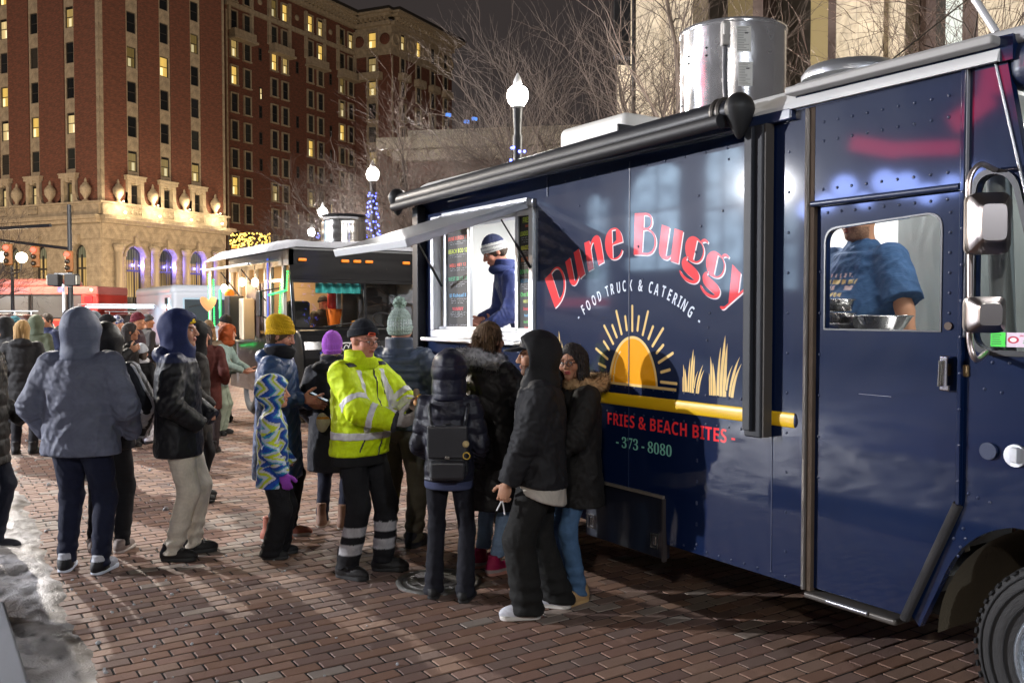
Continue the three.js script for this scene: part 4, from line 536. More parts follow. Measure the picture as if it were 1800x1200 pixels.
  for (const [s, y] of [[2.04, 1.6], [1.97, 1.6], [1.9, 1.6], [2.0, 1.49], [1.93, 1.48], [2.06, 1.05], [2.02, 1.04], [1.97, 1.03], [2.08, .9], [2.12, .85], [2.09, .82], [2.1, .78], [2.07, .86]]) rivet(s, y, 3.64);
  for (let i = 0; i < 10; i++) rivet(3.0 + i * .09, .475);
  tp('fuel_cap', cyl(.035, .035, .02, 0, 0, 0, 20).rotateZ(PI / 2).translate(3.635, 1.24, -1.975), navyD); tp('filler_bracket', [cyl(.045, .045, .02, 0, 0, 0, 20).rotateZ(PI / 2).translate(3.633, 1.235, -1.865), rbox(.03, .06, .03, 3.615, 1.24, -1.86, .004)], alu);
}
{ // front wheel
  const w = tp('front_wheel', lathe([[.24, -.1], [.3, -.115], [.36, -.118], [.405, -.1], [.42, -.075], [.425, 0], [.42, .075], [.405, .1], [.36, .118], [.3, .115], [.24, .1]], 48).rotateZ(PI / 2), M(rgb(.028, .027, .027), .8, { bumpMap: rep(T.patch, 4), bumpScale: .004 })); w.position.set(3.8 - 4.8, .425, -1.64 + 4);
  for (const [r, k] of [[.29, .118], [.345, .123], [.385, .113]]) part('sidewall_ridge', new THREE.TorusGeometry(r, .004, 6, 48).rotateY(PI / 2).translate(-k, 0, 0), rubber, w); for (let i = 0; i < 56; i++) { const a = i / 56 * 2 * PI; part('tread_block', box(.045, .009, .022).translate(-.088, .411, 0).rotateX(a), rubber, w); }
  part('rim', lathe([[.24, -.1], [.252, -.108], [.24, -.115], [.225, -.1], [.215, -.05], [.2, .0], [.12, .02], [.1, -.04], [.06, -.05], [0, -.05]].map(([r, y]) => [r, y]), 40).rotateZ(-PI / 2), M(rgb(.45, .5, .56), .4, { metalness: .7, side: THREE.DoubleSide, roughnessMap: rep(T.patch, 2) }), w);
  for (let i = 0; i < 8; i++) { const a = i * PI / 4 + .2; part('lug_nut', cyl(.014, .017, .05, 0, 0, 0, 6).rotateZ(PI / 2).translate(-.03, .1 * sin(a) * 1.35, .1 * cos(a) * 1.35), chrome, w); part('hand_hole', cyl(.026, .026, .01, 0, 0, 0, 12).rotateZ(PI / 2).translate(-.005, .18 * sin(a + .4), .18 * cos(a + .4)), rubber, w); }
}
{ // mirrors on their tubular bracket
  const br = tp('mirror_bracket', [tube([onX(1750, 298, 3.62), onX(1722, 290, 3.5), onX(1706, 312, 3.46), onX(1706, 420, 3.46), onX(1706, 540, 3.46), onX(1706, 605, 3.46), onX(1714, 630, 3.47), onX(1735, 620, 3.62)], .0115, 10, 80)], M(rgb(.55, .47, .45), .3, { metalness: .9 }));
  const shell = (w, h) => { const g = new THREE.BoxGeometry(w, h, .09, 10, 12, 4), p = g.attributes.position; for (let i = 0; i < p.count; i++) { const x = p.getX(i) / (w / 2), y = p.getY(i) / (h / 2), k = p.getZ(i) > 0 ? 1 - .42 * ((p.getZ(i) + .045) / .09) : 1, r = pow4(x, y); p.setX(i, p.getX(i) * k * r); p.setY(i, p.getY(i) * k * r); } g.computeVertexNormals(); return g; };
  function pow4(x, y) { const m = max(abs(x), abs(y)); if (m < 1e-6) return 1; const n = Math.pow(Math.pow(abs(x), 6) + Math.pow(abs(y), 6), 1 / 6); return m / n; }
  const mm = M(rgb(.36, .32, .31), .3, { metalness: 1 });
  for (const [px, py, w, h] of [[1741, 392, .155, .235], [1735, 553, .14, .14]]) { const p = onX(px, py, 3.43), m = tp('side_mirror', shell(w, h), mm); m.position.set(p.x - 4.8, p.y, p.z + 4); m.rotation.y = -.72; part('mirror_glass', box(w * .9, h * .9, .004, 0, 0, -.047), chrome, m); part('mirror_rim', new THREE.ExtrudeGeometry((() => { const a = rrPath(-w / 2, w / 2, -h / 2, h / 2, .03), b = rrPath(-w / 2 + .008, w / 2 - .008, -h / 2 + .008, h / 2 - .008, .025); const s = new THREE.Shape(a.getPoints(6)); s.holes.push(new THREE.Path(b.getPoints(6))); return s; })(), { depth: .014, bevelEnabled: false }).translate(0, 0, -.052), M(rgb(.3, .27, .24), .45, { metalness: .5 }), m); }
}
{ // roof gear
  const p = V(4.6, 0, -4.27);
  const d = tp('exhaust_drum', lathe([[.34, 2.95], [.345, 3.0], [.345, 3.66], [.352, 3.67], [.352, 3.69], [.335, 3.69], [.33, 3.4]], 48), M(rgb(.78, .78, .8), .34, { metalness: .8, side: THREE.DoubleSide, bumpMap: rep(paintBump, 3, 1), bumpScale: .006, roughnessMap: rep(T.patch, 2) })); d.position.set(p.x - 4.8, -.02, p.z + 4);
  const eb = V(-.8, 0, .6).normalize(), at = (a, y, r = .355) => V(-cos(a) * r, y, sin(a) * r);
  part('switch_box', rbox(.05, .15, .075, 0, 0, 0, .01).rotateY(-.62).translate(...at(.62, 3.58, .37)), M(rgb(.33, .31, .29), .5), d); part('switch_cover', rbox(.02, .075, .04, 0, 0, 0, .009).rotateY(-.62).translate(...at(.62, 3.6, .4)), M(rgb(.5, .48, .45), .4), d);
  part('conduit', tube([at(.62, 3.5, .375), at(.62, 3.36, .385), at(.64, 3.2, .4), at(.7, 3.05, .43)], .016, 8, 20), M(rgb(.12, .12, .13), .4, { metalness: .4 }), d);
  const lt = ctex(128, 256, (c, w, h) => { c.fillStyle = '#cfcfcb'; c.fillRect(0, 0, w, h); c.fillStyle = '#555'; for (let i = 0; i < 14; i++) c.fillRect(8, 12 + i * 17, 50 + 55 * rnd(), 4); c.fillRect(70, 60, 30, 16); });
  for (const [a, y, h] of [[.95, 3.55, .16], [.98, 3.33, .15]]) part('data_label', new THREE.CylinderGeometry(.3465, .3465, h, 8, 1, true, -PI / 2 + a - .13, .26).translate(0, y, 0), M(0xffffff, .6, { map: lt, side: THREE.DoubleSide }), d);
  for (const [a, y] of [[-.2, 3.5], [-.2, 3.45], [.25, 3.52], [.25, 3.47], [-.5, 3.2]]) part('bolt', sph(.008, ...at(a, y, .346), 6), rubber, d);
  tp('drum_curb', rbox(.8, .1, .8, p.x, 2.98, p.z, .02), M(rgb(.4, .42, .42), .4, { metalness: .6 }));
  const q = atD(1088, 236, 6.3); tp('roof_air_unit', rbox(.75, .2, .75, q.x + .2, 3.04, q.z - .1, .05, 3), M(rgb(.62, .61, .58), .5)); tp('air_unit_grille', rbox(.3, .05, .02, q.x - .1, 3.02, q.z + .28, .008), blackPl);
  const v = onX(1495, 122, 4.5); tp('roof_vent', lathe([[.27, 0], [.27, .03], [.24, .07], [.12, .1], [0, .11]], 32).translate(v.x, v.y - .06, v.z), alu);
  tp('roof_pole', bar(onX(1752, 57, 3.75), onX(1690, -40, 3.75), .016), M(rgb(.6, .6, .62), .4, { metalness: .3 }));
}
// overhead wire
{ const a = onX(1512, 150, 5.2), b = onX(1700, 0, 8), w = thing('overhead_wire', 'thin black cable rising past the tall lit window behind the truck cab', 'cable', [a.x, 0, a.z]); part('cable', bar(V(0, a.y, 0), V(b.x - a.x, b.y, b.z - a.z), .006, 6), blackIron, w); }
// inside the kitchen
{
  const st = thing('steel_mixing_bowl', 'wide steel mixing bowl behind the cab door window, in front of the cook', 'bowl', [0, 0, 0]); let p = onX(1545, 560, 3.98); st.position.copy(p).setY(p.y - .09);
  part('bowl', lathe([[0, 0], [.085, .005], [.125, .05], [.155, .1], [.165, .102], [.155, .107], [.12, .055], [.08, .012], [0, .01]], 32), steel, st);
  const b2 = thing('steel_pan_stack', 'stack of two steel pans at the left edge of the cab door window', 'pans', [0, 0, 0]); p = onX(1470, 548, 3.95); b2.position.copy(p).setY(p.y - .07);
  for (const y of [0, .07]) part('pan', lathe([[0, y], [.075, y + .003], [.09, y + .06], [.105, y + .062], [.09, y + .066], [.07, y + .01], [0, y + .008]], 28), steel, b2);
  const b3 = thing('steel_tray', 'shallow steel tray under the stacked pans in the cab door window', 'tray', [0, 0, 0]); p = onX(1472, 573, 3.92); b3.position.copy(p).setY(p.y - .05);
  part('tray_body', rbox(.26, .06, .22, 0, .03, 0, .008), steel, b3); part('tray_rim', rbox(.29, .008, .25, 0, .062, 0, .003), steel, b3);
  const ct = thing('prep_counter', 'steel prep counter inside the truck under the mixing bowl', 'counter', [4.1, .75, -2.55]); part('worktop', rbox(.6, .03, .8, 0, .86, 0, .008), steel, ct); for (const x of [-.25, .25]) for (const z of [-.35, .35]) part('leg', box(.04, .84, .04, x, .42, z), steel, ct);
  const sg = thing('red_notice', 'small red and white notice on the kitchen wall behind the server', 'sign', [0, 0, 0]); p = onX(858, 505, 5.82); sg.position.copy(p);
  const nt = ctex(128, 96, (c, w, h) => { c.fillStyle = '#e23b30'; c.fillRect(0, 0, w, h); c.fillStyle = '#fff'; c.fillRect(0, 26, w, 8); for (let i = 0; i < 3; i++) c.fillRect(14, 46 + i * 14, 80, 5); }); part('sign_plate', box(.01, .26, .42, 0, 0, 0), M(0xffffff, .5, { map: nt }), sg);
  const sh = thing('kitchen_wall_shelf', 'white kitchen cabinet with vertical seams seen through the serving hatch', 'cabinet', [5.6, .75, -5.5]); for (let i = 0; i < 5; i++) part('cabinet_door', rbox(.4, 1.85, .5, 0, .95, -1.0 + i * .53, .01), M(rgb(.74, .75, .74), .45), sh);
  const cn = thing('hatch_counter', 'steel serving counter behind the hatch sill', 'counter', [3.95, .75, -5.85]); part('worktop', rbox(.42, .03, 1.3, 0, .84, 0, .008), steel, cn); part('front_panel', box(.02, .8, 1.3, .18, .4, 0), steel, cn);
}

// ---------- bare trees ----------
function bareTree(label, base, H, o = {}) {
  const t = thing('bare_tree', label, 'tree', [base.x, 0, base.z], 0, o.group), trunk = [], limbs = [], twigs = [];
  const seg = (list, a, b, r0, r1, n) => { // open tapered prism
    const d = b.clone().sub(a).normalize(), u = abs(d.y) < .9 ? V(0, 1, 0).cross(d).normalize() : V(1, 0, 0).cross(d).normalize(), w = d.clone().cross(u); list.push([a, b, u, w, r0, r1, n]);
  };
  function grow(p, dir, len, r, lvl) {
    const n = lvl === 0 ? 5 : lvl < 3 ? 4 : 3; let q = p.clone(), d = dir.clone(), rad = r;
    for (let i = 0; i < n; i++) {
      d.add(V(rr(-1, 1), rr(-.75, .7), rr(-1, 1)).multiplyScalar(lvl === 0 ? .1 : .36)).normalize();
      const e = q.clone().addScaledVector(d, len / n), r2 = rad * (lvl === 0 ? .9 : .8); seg(lvl === 0 ? trunk : lvl < 3 ? limbs : twigs, q, e, rad, r2, lvl < 1 ? 9 : lvl < 2 ? 7 : lvl < 3 ? 5 : 3); q = e; rad = r2;
      if (lvl < o.depth && (lvl > 0 || i >= (o.fork ?? 2))) { const k = lvl === 0 ? 2 : lvl < 3 ? (rnd() < .75 ? 2 : 1) : (rnd() < o.dense ? 2 : 1); for (let c = 0; c < k; c++) { const nd = d.clone().add(V(rr(-1, 1), rr(-.35, .8), rr(-1, 1)).multiplyScalar(lvl === 0 ? .85 : .95)).normalize(); grow(q, nd, len * rr(.5, .74) * (lvl === 0 ? .95 : 1), max(rad * rr(.5, .68), .0035), lvl + 1); } }
    }
    if (lvl < o.depth) grow(q, d, len * .66, rad * .85, lvl + 1);
  }
  o.depth ??= 4; o.dense ??= .6;
  grow(V(0, 0, 0), V(rr(-.06, .06) + (o.lean || 0), 1, rr(-.06, .06)).normalize(), H * .42, o.r ?? H * .02, 0);
  const mesh = list => { const pos = [], nor = [], uv = [], idx = []; for (const [a, b, u, w, r0, r1, n] of list) { const s = pos.length / 3; for (let i = 0; i <= n; i++) { const k = i / n * 2 * PI, c = cos(k), z = sin(k), nx = u.x * c + w.x * z, ny = u.y * c + w.y * z, nz = u.z * c + w.z * z; for (const [q, r, v] of [[a, r0, 0], [b, r1, 1]]) { pos.push(q.x + nx * r, q.y + ny * r, q.z + nz * r); nor.push(nx, ny, nz); uv.push(i / n * r0 * 6, (q.y + q.x) * 1.0); } } for (let i = 0; i < n; i++) { const e = s + i * 2; idx.push(e, e + 2, e + 1, e + 1, e + 2, e + 3); } } const g = new THREE.BufferGeometry(); g.setAttribute('position', new THREE.Float32BufferAttribute(pos, 3)); g.setAttribute('normal', new THREE.Float32BufferAttribute(nor, 3)); g.setAttribute('uv', new THREE.Float32BufferAttribute(uv, 2)); g.setIndex(idx); return g; };
  const bark = M(rgb(...(o.bark || [.045, .032, .025])), .85, { bumpMap: rep(T.grain, 3), bumpScale: .01 });
  part('trunk', mesh(trunk), bark, t); part('branches', mesh(limbs), bark, t); part('twigs', mesh(twigs), M(rgb(...(o.twig || [.05, .034, .026])), .8), t);
  return t;
}
seed_ = 42;
bareTree('large bare tree with forked trunk standing behind the roof air unit', atD(1112, 400, 14).setY(0), 8.6, { depth: 4, r: .17, fork: 1, dense: .55 });
bareTree('bare tree right of the steel exhaust drum, twigs over the stone wall', atD(1495, 300, 11).setY(0), 7.2, { depth: 4, r: .08, twig: [.08, .046, .032], dense: .3 });
bareTree('dense bare tree around the nearest glowing street lamp', atD(965, 330, 16.5).setY(0), 8.2, { depth: 4, r: .13, dense: .75, fork: 1 });
bareTree('bare tree with fine upright twigs left of the awning end', atD(745, 330, 17).setY(0), 6.2, { depth: 4, r: .1, dense: .6, fork: 1, twig: [.065, .042, .031] });
bareTree('bare tree over the middle of the awning roll', atD(850, 320, 20).setY(0), 7.5, { depth: 4, r: .13, dense: .6, fork: 1 });
bareTree('bare tree behind the second street lamp', atD(690, 350, 27).setY(0), 7.5, { depth: 4, r: .13, dense: .55, fork: 1 });
bareTree('dark bare tree between the second and third street lamps', atD(600, 360, 31).setY(0), 7.6, { depth: 4, r: .13, dense: .55, fork: 1 });
bareTree('far bare tree left of the smallest street lamps', atD(510, 380, 39).setY(0), 8, { depth: 4, r: .13, dense: .7, fork: 1 });
bareTree('bare twigs of a small tree beside the traffic signals at the left edge', atD(-30, 420, 30).setY(0), 5.6, { depth: 4, r: .08, dense: .6, fork: 2 });

// ---------- vehicles ----------
const vp = (g, base) => (n, geo, m, p = g, l) => { const o = part(n, geo, m, p, l); return o; };
{ // black food truck, front towards the camera
  const W = 2.3, H = 2.8, Lg = 3.25, g = thing('black_food_truck', 'black food truck with a lit windshield, amber roof lamps and green string lights', 'food truck', [4.9, 0, -13.7]), p = vp(g);
  const blk = P(rgb(.005, .005, .006), .5, { specularIntensity: .25, clearcoat: .35, clearcoatRoughness: .1, bumpMap: rep(paintBump, .6), bumpScale: .01 }), sil = M(rgb(.42, .4, .37), .4, { metalness: .7, bumpMap: rep(paintBump, 1), bumpScale: .006 });
  // local: x 0..W to the right, z 0 front, negative to the rear
  p('header_panel', box(W, .5, .06, W / 2, 2.55, -.03), blk); p('roof', box(W, .06, Lg, W / 2, 2.82, -Lg / 2), innerD);
  for (const x of [.03, W - .03]) p('front_pillar', [bar(V(x, 2.32, -.03), V(x, 1.5, .12), .035, 8), bar(V(x, 1.52, .12), V(x + (x < 1 ? .1 : -.1), .5, .34), .035, 8)], blk);
  p('windshield_post', bar(V(1.26, 2.32, -.02), V(1.26, 1.55, .1), .03, 8), blk); p('windshield_rail', [box(W, .06, .06, W / 2, 2.31, -.01), box(W, .08, .1, W / 2, 1.54, .1)], blk);
  for (const [a, b] of [[.06, 1.23], [1.29, W - .06]]) p('windshield_glass', quad([a, 1.57, .09], [b, 1.57, .09], [b, 2.29, -.02], [a, 2.29, -.02]), P(0xffffff, .04, { transmission: 1, thickness: 0, ior: 1.4 }));
  const hood = new THREE.Shape([[-.1, 1.53], [.12, 1.53], [.24, 1.5], [.35, 1.43], [.43, 1.34], [.48, 1.23], [.5, 1.1], [.5, .5], [-.1, .5]].map(a => new THREE.Vector2(...a)));
  p('hood', new THREE.ExtrudeGeometry(hood, { depth: W - .1, bevelEnabled: true, bevelSize: .03, bevelThickness: .03, bevelSegments: 3 }).rotateY(-PI / 2).translate(W - .05, 0, 0), blk); p('bumper', rbox(W, .22, .14, W / 2, .42, .5, .04), sil); p('grille', box(.9, .4, .03, W / 2, .85, .53), rubber);
  for (const x of [.35, W - .35]) { const h = p('headlight', cyl(.1, .1, .05, 0, 0, 0, 20).rotateX(PI / 2).translate(x, .95, .54), chrome); part('headlight_lens', cyl(.085, .085, .02, 0, 0, 0, 20).rotateX(PI / 2).translate(x, .95, .57), M(rgb(.6, .6, .6), .1), h); }
  for (const x of [.2, .92, 1.13, 1.34, 2.02]) p('clearance_lamp', rbox(.13, .045, .04, x, 2.64, .015, .012), M(rgb(.6, .12, .005), .3, { emissive: rgb(1, .3, .02), emissiveIntensity: .55 }));
  // white outline drawing of a cloud shaped bun on the hood
  const ol = [[.95, 1.26], [.78, 1.33], [.62, 1.32], [.5, 1.25], [.46, 1.14], [.52, 1.03], [.66, .98], [.82, 1.02], [.98, 1.12]].map(a => V(a[0], a[1], .535 - .0 * a[1])), ow = M(rgb(.7, .7, .72), .6); p('line_drawing', tube(ol.map(v => v.clone().setZ(.535)), .009, 5, 60), ow);
  for (let i = 0; i < 5; i++) p('line_drawing', tube([0, .5, 1].map(k => V(.47 + i * .09 + k * .1, 1.12 + i * .045 + .06 * sin(k * PI) + .06 * k, .54)), .007, 5, 12), ow); p('line_drawing', tube([V(.7, 1.16, .536), V(.78, 1.18, .536)], .008, 5, 4), ow);
  p('wiper', [bar(V(.5, 1.58, .13), V(1.15, 1.66, .12), .012), bar(V(1.15, 1.66, .12), V(1.2, 1.56, .13), .012)], rubber);
  // left side: service window, posts, shelf, awning
  p('lower_side_panel', box(.05, 1.0, Lg, .025, .95, -Lg / 2), P(rgb(.02, .02, .022), .3, { metalness: .4, clearcoat: .6, bumpMap: rep(paintBump, 1), bumpScale: .02 })); p('far_side_panel', box(.05, 2.3, Lg, W - .03, 1.65, -Lg / 2), innerD); p('rear_panel', box(W, 2.3, .05, W / 2, 1.65, -Lg), M(rgb(.55, .42, .3), .6)); p('floor', box(W - .1, .06, Lg, W / 2, .78, -Lg / 2), innerD);
  for (const z of [-.35, -.95, -1.25, -1.75, -2.25, -2.7, -3.2]) p('side_post', rbox(.06, 1.4, .07, .03, 2.1, z, .01), sil); p('side_header', box(.06, .25, Lg, .03, 2.68, -Lg / 2), sil);
  p('cab_side_window', ringPlate(rrPath(.38, 1.2, 1.5, 2.35, .06), rrPath(.43, 1.15, 1.55, 2.3, .05), 0, .02), sil); p('folding_door', [box(.03, .8, .4, .0, 1.9, -1.5), box(.03, .8, .35, .0, 1.9, -2.0)], M(rgb(.06, .045, .05), .3));
  p('service_shelf', rbox(.4, .03, 1.4, -.2, 1.32, -2.3, .008), alu);
  p('awning_panel', new THREE.BoxGeometry(.5, .03, 2.6).rotateZ(.14).translate(-.2, 2.62, -1.85), aluW); p('awning_front_rail', bar(V(-.46, 2.58, -.6), V(-.46, 2.58, -3.15), .022), aluW); for (const z of [-1.1, -2.3]) p('awning_strut', bar(V(-.02, 2.0, z), V(-.4, 2.52, z - .1), .012), blackPl);
  // snow lying on the roof and awning
  const sn = new THREE.PlaneGeometry(W + .5, Lg + .1, 30, 40).rotateX(-PI / 2), sp = sn.attributes.position; for (let i = 0; i < sp.count; i++) { const x = sp.getX(i) / (W + .5) + .5, z = sp.getZ(i) / (Lg + .1) + .5, e = min(1, min(x, 1 - x) * 14, min(z, 1 - z) * 16); sp.setY(i, e * (.07 + .11 * max(0, fbm(x * 4, 2, z * 5) + .2)) - (1 - e) * .02 - (x < .2 ? (0.2 - x) * .6 : 0)); } sn.computeVertexNormals();
  p('roof_snow', sn.translate(W / 2 - .23, 2.86, -Lg / 2), M(rgb(.36, .37, .41), .75, { bumpMap: rep(T.grain, 2), bumpScale: .01 }));
  p('steel_roof_vent', [cyl(.4, .4, .42, 0, 0, 0, 32).translate(1.5, 3.2, -1.4), cyl(.4, .36, .06, 0, 0, 0, 32).translate(1.5, 3.45, -1.4)], steel);
  p('vent_cap', cyl(.41, .33, .06, 1.5, 3.5, -1.4, 32), blackPl);
  for (const [x, z] of [[.12, -.75], [2.2, -.75], [.12, -2.15], [2.2, -2.15]]) { const w = p('wheel', new THREE.TorusGeometry(.3, .115, 12, 28).rotateY(PI / 2).translate(x, .42, z), rubber); part('rim', cyl(.2, .2, .14, 0, 0, 0, 20).rotateZ(PI / 2).translate(x, .42, z), steel, w); }
  // interior: warm light, seat, extinguisher, bucket, cloth
  const lt = p('interior_lamp', box(.5, .04, .9, 1.0, 2.72, -2.0), glow(rgb(1, .72, .4), 5)); { const q = new THREE.RectAreaLight(rgb(1, .7, .38), 15, .45, .85); q.position.set(1.0, 2.68, -2.0); q.lookAt(1.0, -1, -2.0); g.add(q); q.position.set(1.0, 2.68, -2.0); lt.add(q); q.lookAt(g.position.x + 1.0, 0, g.position.z - 2.0); }
  p('kitchen_wall', box(1.9, 1.6, .04, 1.3, 1.95, -2.9), M(rgb(.42, .3, .18), .6)); p('cab_partition', box(.9, 1.9, .04, 1.82, 1.9, -1.2), M(rgb(.2, .19, .17), .4, { metalness: .5 })); p('partition_post', box(.08, 1.6, .05, 1.3, 1.9, -1.18), M(rgb(.3, .4, .42), .5));
  p('teal_curtain', (() => { const c = new THREE.PlaneGeometry(.8, .16, 40, 4), q = c.attributes.position; for (let i = 0; i < q.count; i++) q.setZ(i, .03 * sin(q.getX(i) * 40)); c.computeVertexNormals(); return c.translate(.85, 2.2, -.1); })(), M(rgb(.02, .25, .24), .8, { side: THREE.DoubleSide }));
  p('red_hanging_sign', box(.09, .5, .03, 1.62, 2.0, -2.2), M(rgb(.6, .02, .015), .5)); p('fire_extinguisher', lathe([[0, 0], [.07, 0], [.075, .02], [.075, .3], [.05, .36], [.02, .38], [.02, .42], [0, .42]], 18)  .translate(1.2, 1.88, -1.25), M(rgb(.55, .02, .015), .3));
  p('orange_bucket', lathe([[0, 0], [.1, 0], [.14, .28], [.15, .29]], 20).translate(1.2, 1.58, -1.15), M(rgb(.75, .16, .01), .5, { side: THREE.DoubleSide })); p('shelf', rbox(.8, .03, .3, 1.1, 1.5, -1.3, .006), sil);
  p('seat', [rbox(.46, .7, .14, 1.75, 1.75, -.85, .06, 3), rbox(.3, .2, .1, 1.75, 2.15, -.86, .05, 3)], rubber); p('seat', [rbox(.4, .7, .14, .42, 1.65, -.8, .06, 3)], rubber); p('steering_wheel', new THREE.TorusGeometry(.2, .016, 8, 28).rotateX(-.9).translate(1.75, 1.68, -.25), blackPl); p('dashboard', box(W - .1, .2, .35, W / 2, 1.45, -.1), rubber); p('yellow_cushion', rbox(.3, .15, .2, 1.45, 1.6, -.6, .05), M(rgb(.8, .35, .03), .8));
  // glowing bulbs under the awning, cool tube lamp
  for (const [x, y, z] of [[-.25, 2.3, -.95], [-.22, 2.33, -1.75], [-.2, 2.25, -2.9]]) { const b = p('hanging_bulb', sph(.06, 0, 0, 0, 12).scale(1, 1.3, 1).translate(x, y, z), glow(rgb(1, .8, .5), 8)); lampLight(V(x, y, z), rgb(1, .66, .34), 1.6, b, 2); part('bulb_cord', bar(V(x, y + .06, z), V(x, 2.58, z), .005, 5), blackPl, b); }
  const green = glow(rgb(.03, .9, .15), 3.2), leds = (n, a, b, k) => { const gs = []; for (let i = 0; i < k; i++) { const q = a.clone().lerp(b, i / (k - 1)); gs.push(sph(.017, q.x, q.y, q.z, 5)); } const m = p(n, gs, green); m.userData.kind = 'stuff'; };
  leds('green_led_strip', V(-.42, 2.5, -3.1), V(-.42, 1.2, -3.1), 34); leds('green_led_strip', V(-.35, 2.4, -3.05), V(-.35, 1.2, -3.0), 30); leds('green_led_strip', V(-.02, 2.3, -.36), V(-.02, 1.4, -.5), 24); leds('green_led_strip', V(-.02, 2.16, -.1), V(-.02, 2.1, -.95), 22); leds('green_led_strip', V(-.02, 2.16, -.1), V(-.02, 2.45, -.05), 8); leds('green_led_strip', V(-.45, 1.22, -3.15), V(-.1, 1.2, -2.9), 14);
  p('awning_post', cyl(.025, .025, 1.4, -.4, 1.9, -3.08, 8), aluW); p('green_banner', box(.02, .75, .12, -.3, 1.85, -2.8), M(rgb(.04, .5, .2), .6, { emissive: rgb(.02, .5, .12), emissiveIntensity: .25 }));
  p('blue_banner', box(.015, 1.0, .06, -.03, 2.2, -.98), glow(rgb(.1, .2, 1), .7)); p('menu_panel', box(.02, .9, .4, -.03, 1.85, -1.6), M(rgb(.05, .035, .035), .5)); for (const [z, y] of [[-1.72, 1.95], [-2.85, 2.15], [-2.4, 1.66]]) p('orange_paper_lantern', sph(.09, -.12, y, z, 12), M(rgb(.9, .25, .02), .6, { emissive: rgb(1, .25, .02), emissiveIntensity: .3 }));
  for (const [z, y] of [[-2.1, 1.98], [-2.4, 1.55]]) p('paper_heart', new THREE.ExtrudeGeometry((() => { const s = new THREE.Shape(); s.moveTo(0, -.14); s.bezierCurveTo(-.2, .02, -.16, .16, -.08, .13); s.quadraticCurveTo(-.02, .12, 0, .06); s.quadraticCurveTo(.02, .12, .08, .13); s.bezierCurveTo(.16, .16, .2, .02, 0, -.14); return s; })(), { depth: .01, bevelEnabled: false }).translate(-.46, y - .02, z - .9), M(rgb(.75, .4, .25), .7));
  p('tall_speaker', [rbox(.26, .75, .28, -.3, 1.72, -1.95, .02)], blackPl); p('speaker_side', rbox(.2, .7, .3, -.16, 1.7, -1.72, .02), M(rgb(.5, .42, .3), .5)); p('side_mirror', rbox(.05, .42, .2, -.25, 1.95, -.75, .02), blackPl); p('mirror_arm', [bar(V(0, 2.2, -.5), V(-.25, 2.15, -.75), .012), bar(V(0, 1.6, -.5), V(-.25, 1.78, -.75), .012)], blackPl);
  for (let i = 0; i < 4; i++) p('blue_flame_stripe', tube([V(.28 + i * .05, 1.2, .54), V(.33 + i * .045, 1.0, .545), V(.31 + i * .05, .72, .545)], .012, 5, 12), M([rgb(.05, .12, .7), rgb(.1, .5, .8), rgb(.7, .5, .3), rgb(.05, .2, .8)][i], .3));
}
{ // white van with a lit side
  const g = thing('white_food_van', 'white food van with dark windshield and lit canopy, left of the black truck', 'food van', [7.15, 0, -31.2]), p = vp(g), wh = P(rgb(.3, .33, .38), .4, { clearcoat: .5 }), W = 2.3;
  p('body', rbox(W, 2.0, 6, W / 2, 1.6, -3.1, .18, 4), wh); p('roof_cap', rbox(W + .06, .4, 5.9, W / 2, 2.55, -3.1, .18, 4), wh); p('windshield_frame', rbox(1.75, .98, .06, W / 2 + .06, 1.82, -.09, .03, 3), M(rgb(.2, .3, .38), .4)); p('windshield_glass', rbox(1.65, .88, .04, W / 2 + .06, 1.82, -.065, .02, 3), P(rgb(.03, .04, .045), .12, { bumpMap: rep(T.patch, 1), bumpScale: .006 })); p('hood', rbox(W - .1, .6, .6, W / 2, 1.0, .1, .1, 3), wh); p('bumper', rbox(W, .2, .2, W / 2, .5, .4, .05), rubber);
  p('wiper', bar(V(.5, 2.0, -.03), V(1.5, 2.22, -.03), .015), rubber); p('side_window', box(.03, .6, .5, 0, 1.95, -.7), P(rgb(.06, .08, .09), .1)); p('mirror', rbox(.1, .22, .12, -.18, 2.2, -.15, .03), rubber);
  for (const x of [.15, W - .15]) p('wheel', new THREE.TorusGeometry(.28, .11, 10, 20).rotateY(PI / 2).translate(x, .4, -.8), rubber);
  p('tube_lamp', rbox(2.2, .07, .1, -1.25, 2.0, -2.2, .02), glow(rgb(.75, .95, 1), 5)); p('tube_lamp', rbox(.06, .9, .06, -.06, 1.85, -.35, .02), glow(rgb(.6, .9, 1), 3.2)); lampLight(V(-.8, 1.9, -2.2), rgb(.7, .92, 1), 4, g.children[g.children.length - 2], 3); p('canopy', rbox(2.2, .04, 2, -1.2, 2.1, -3.2, .01), aluW);
}
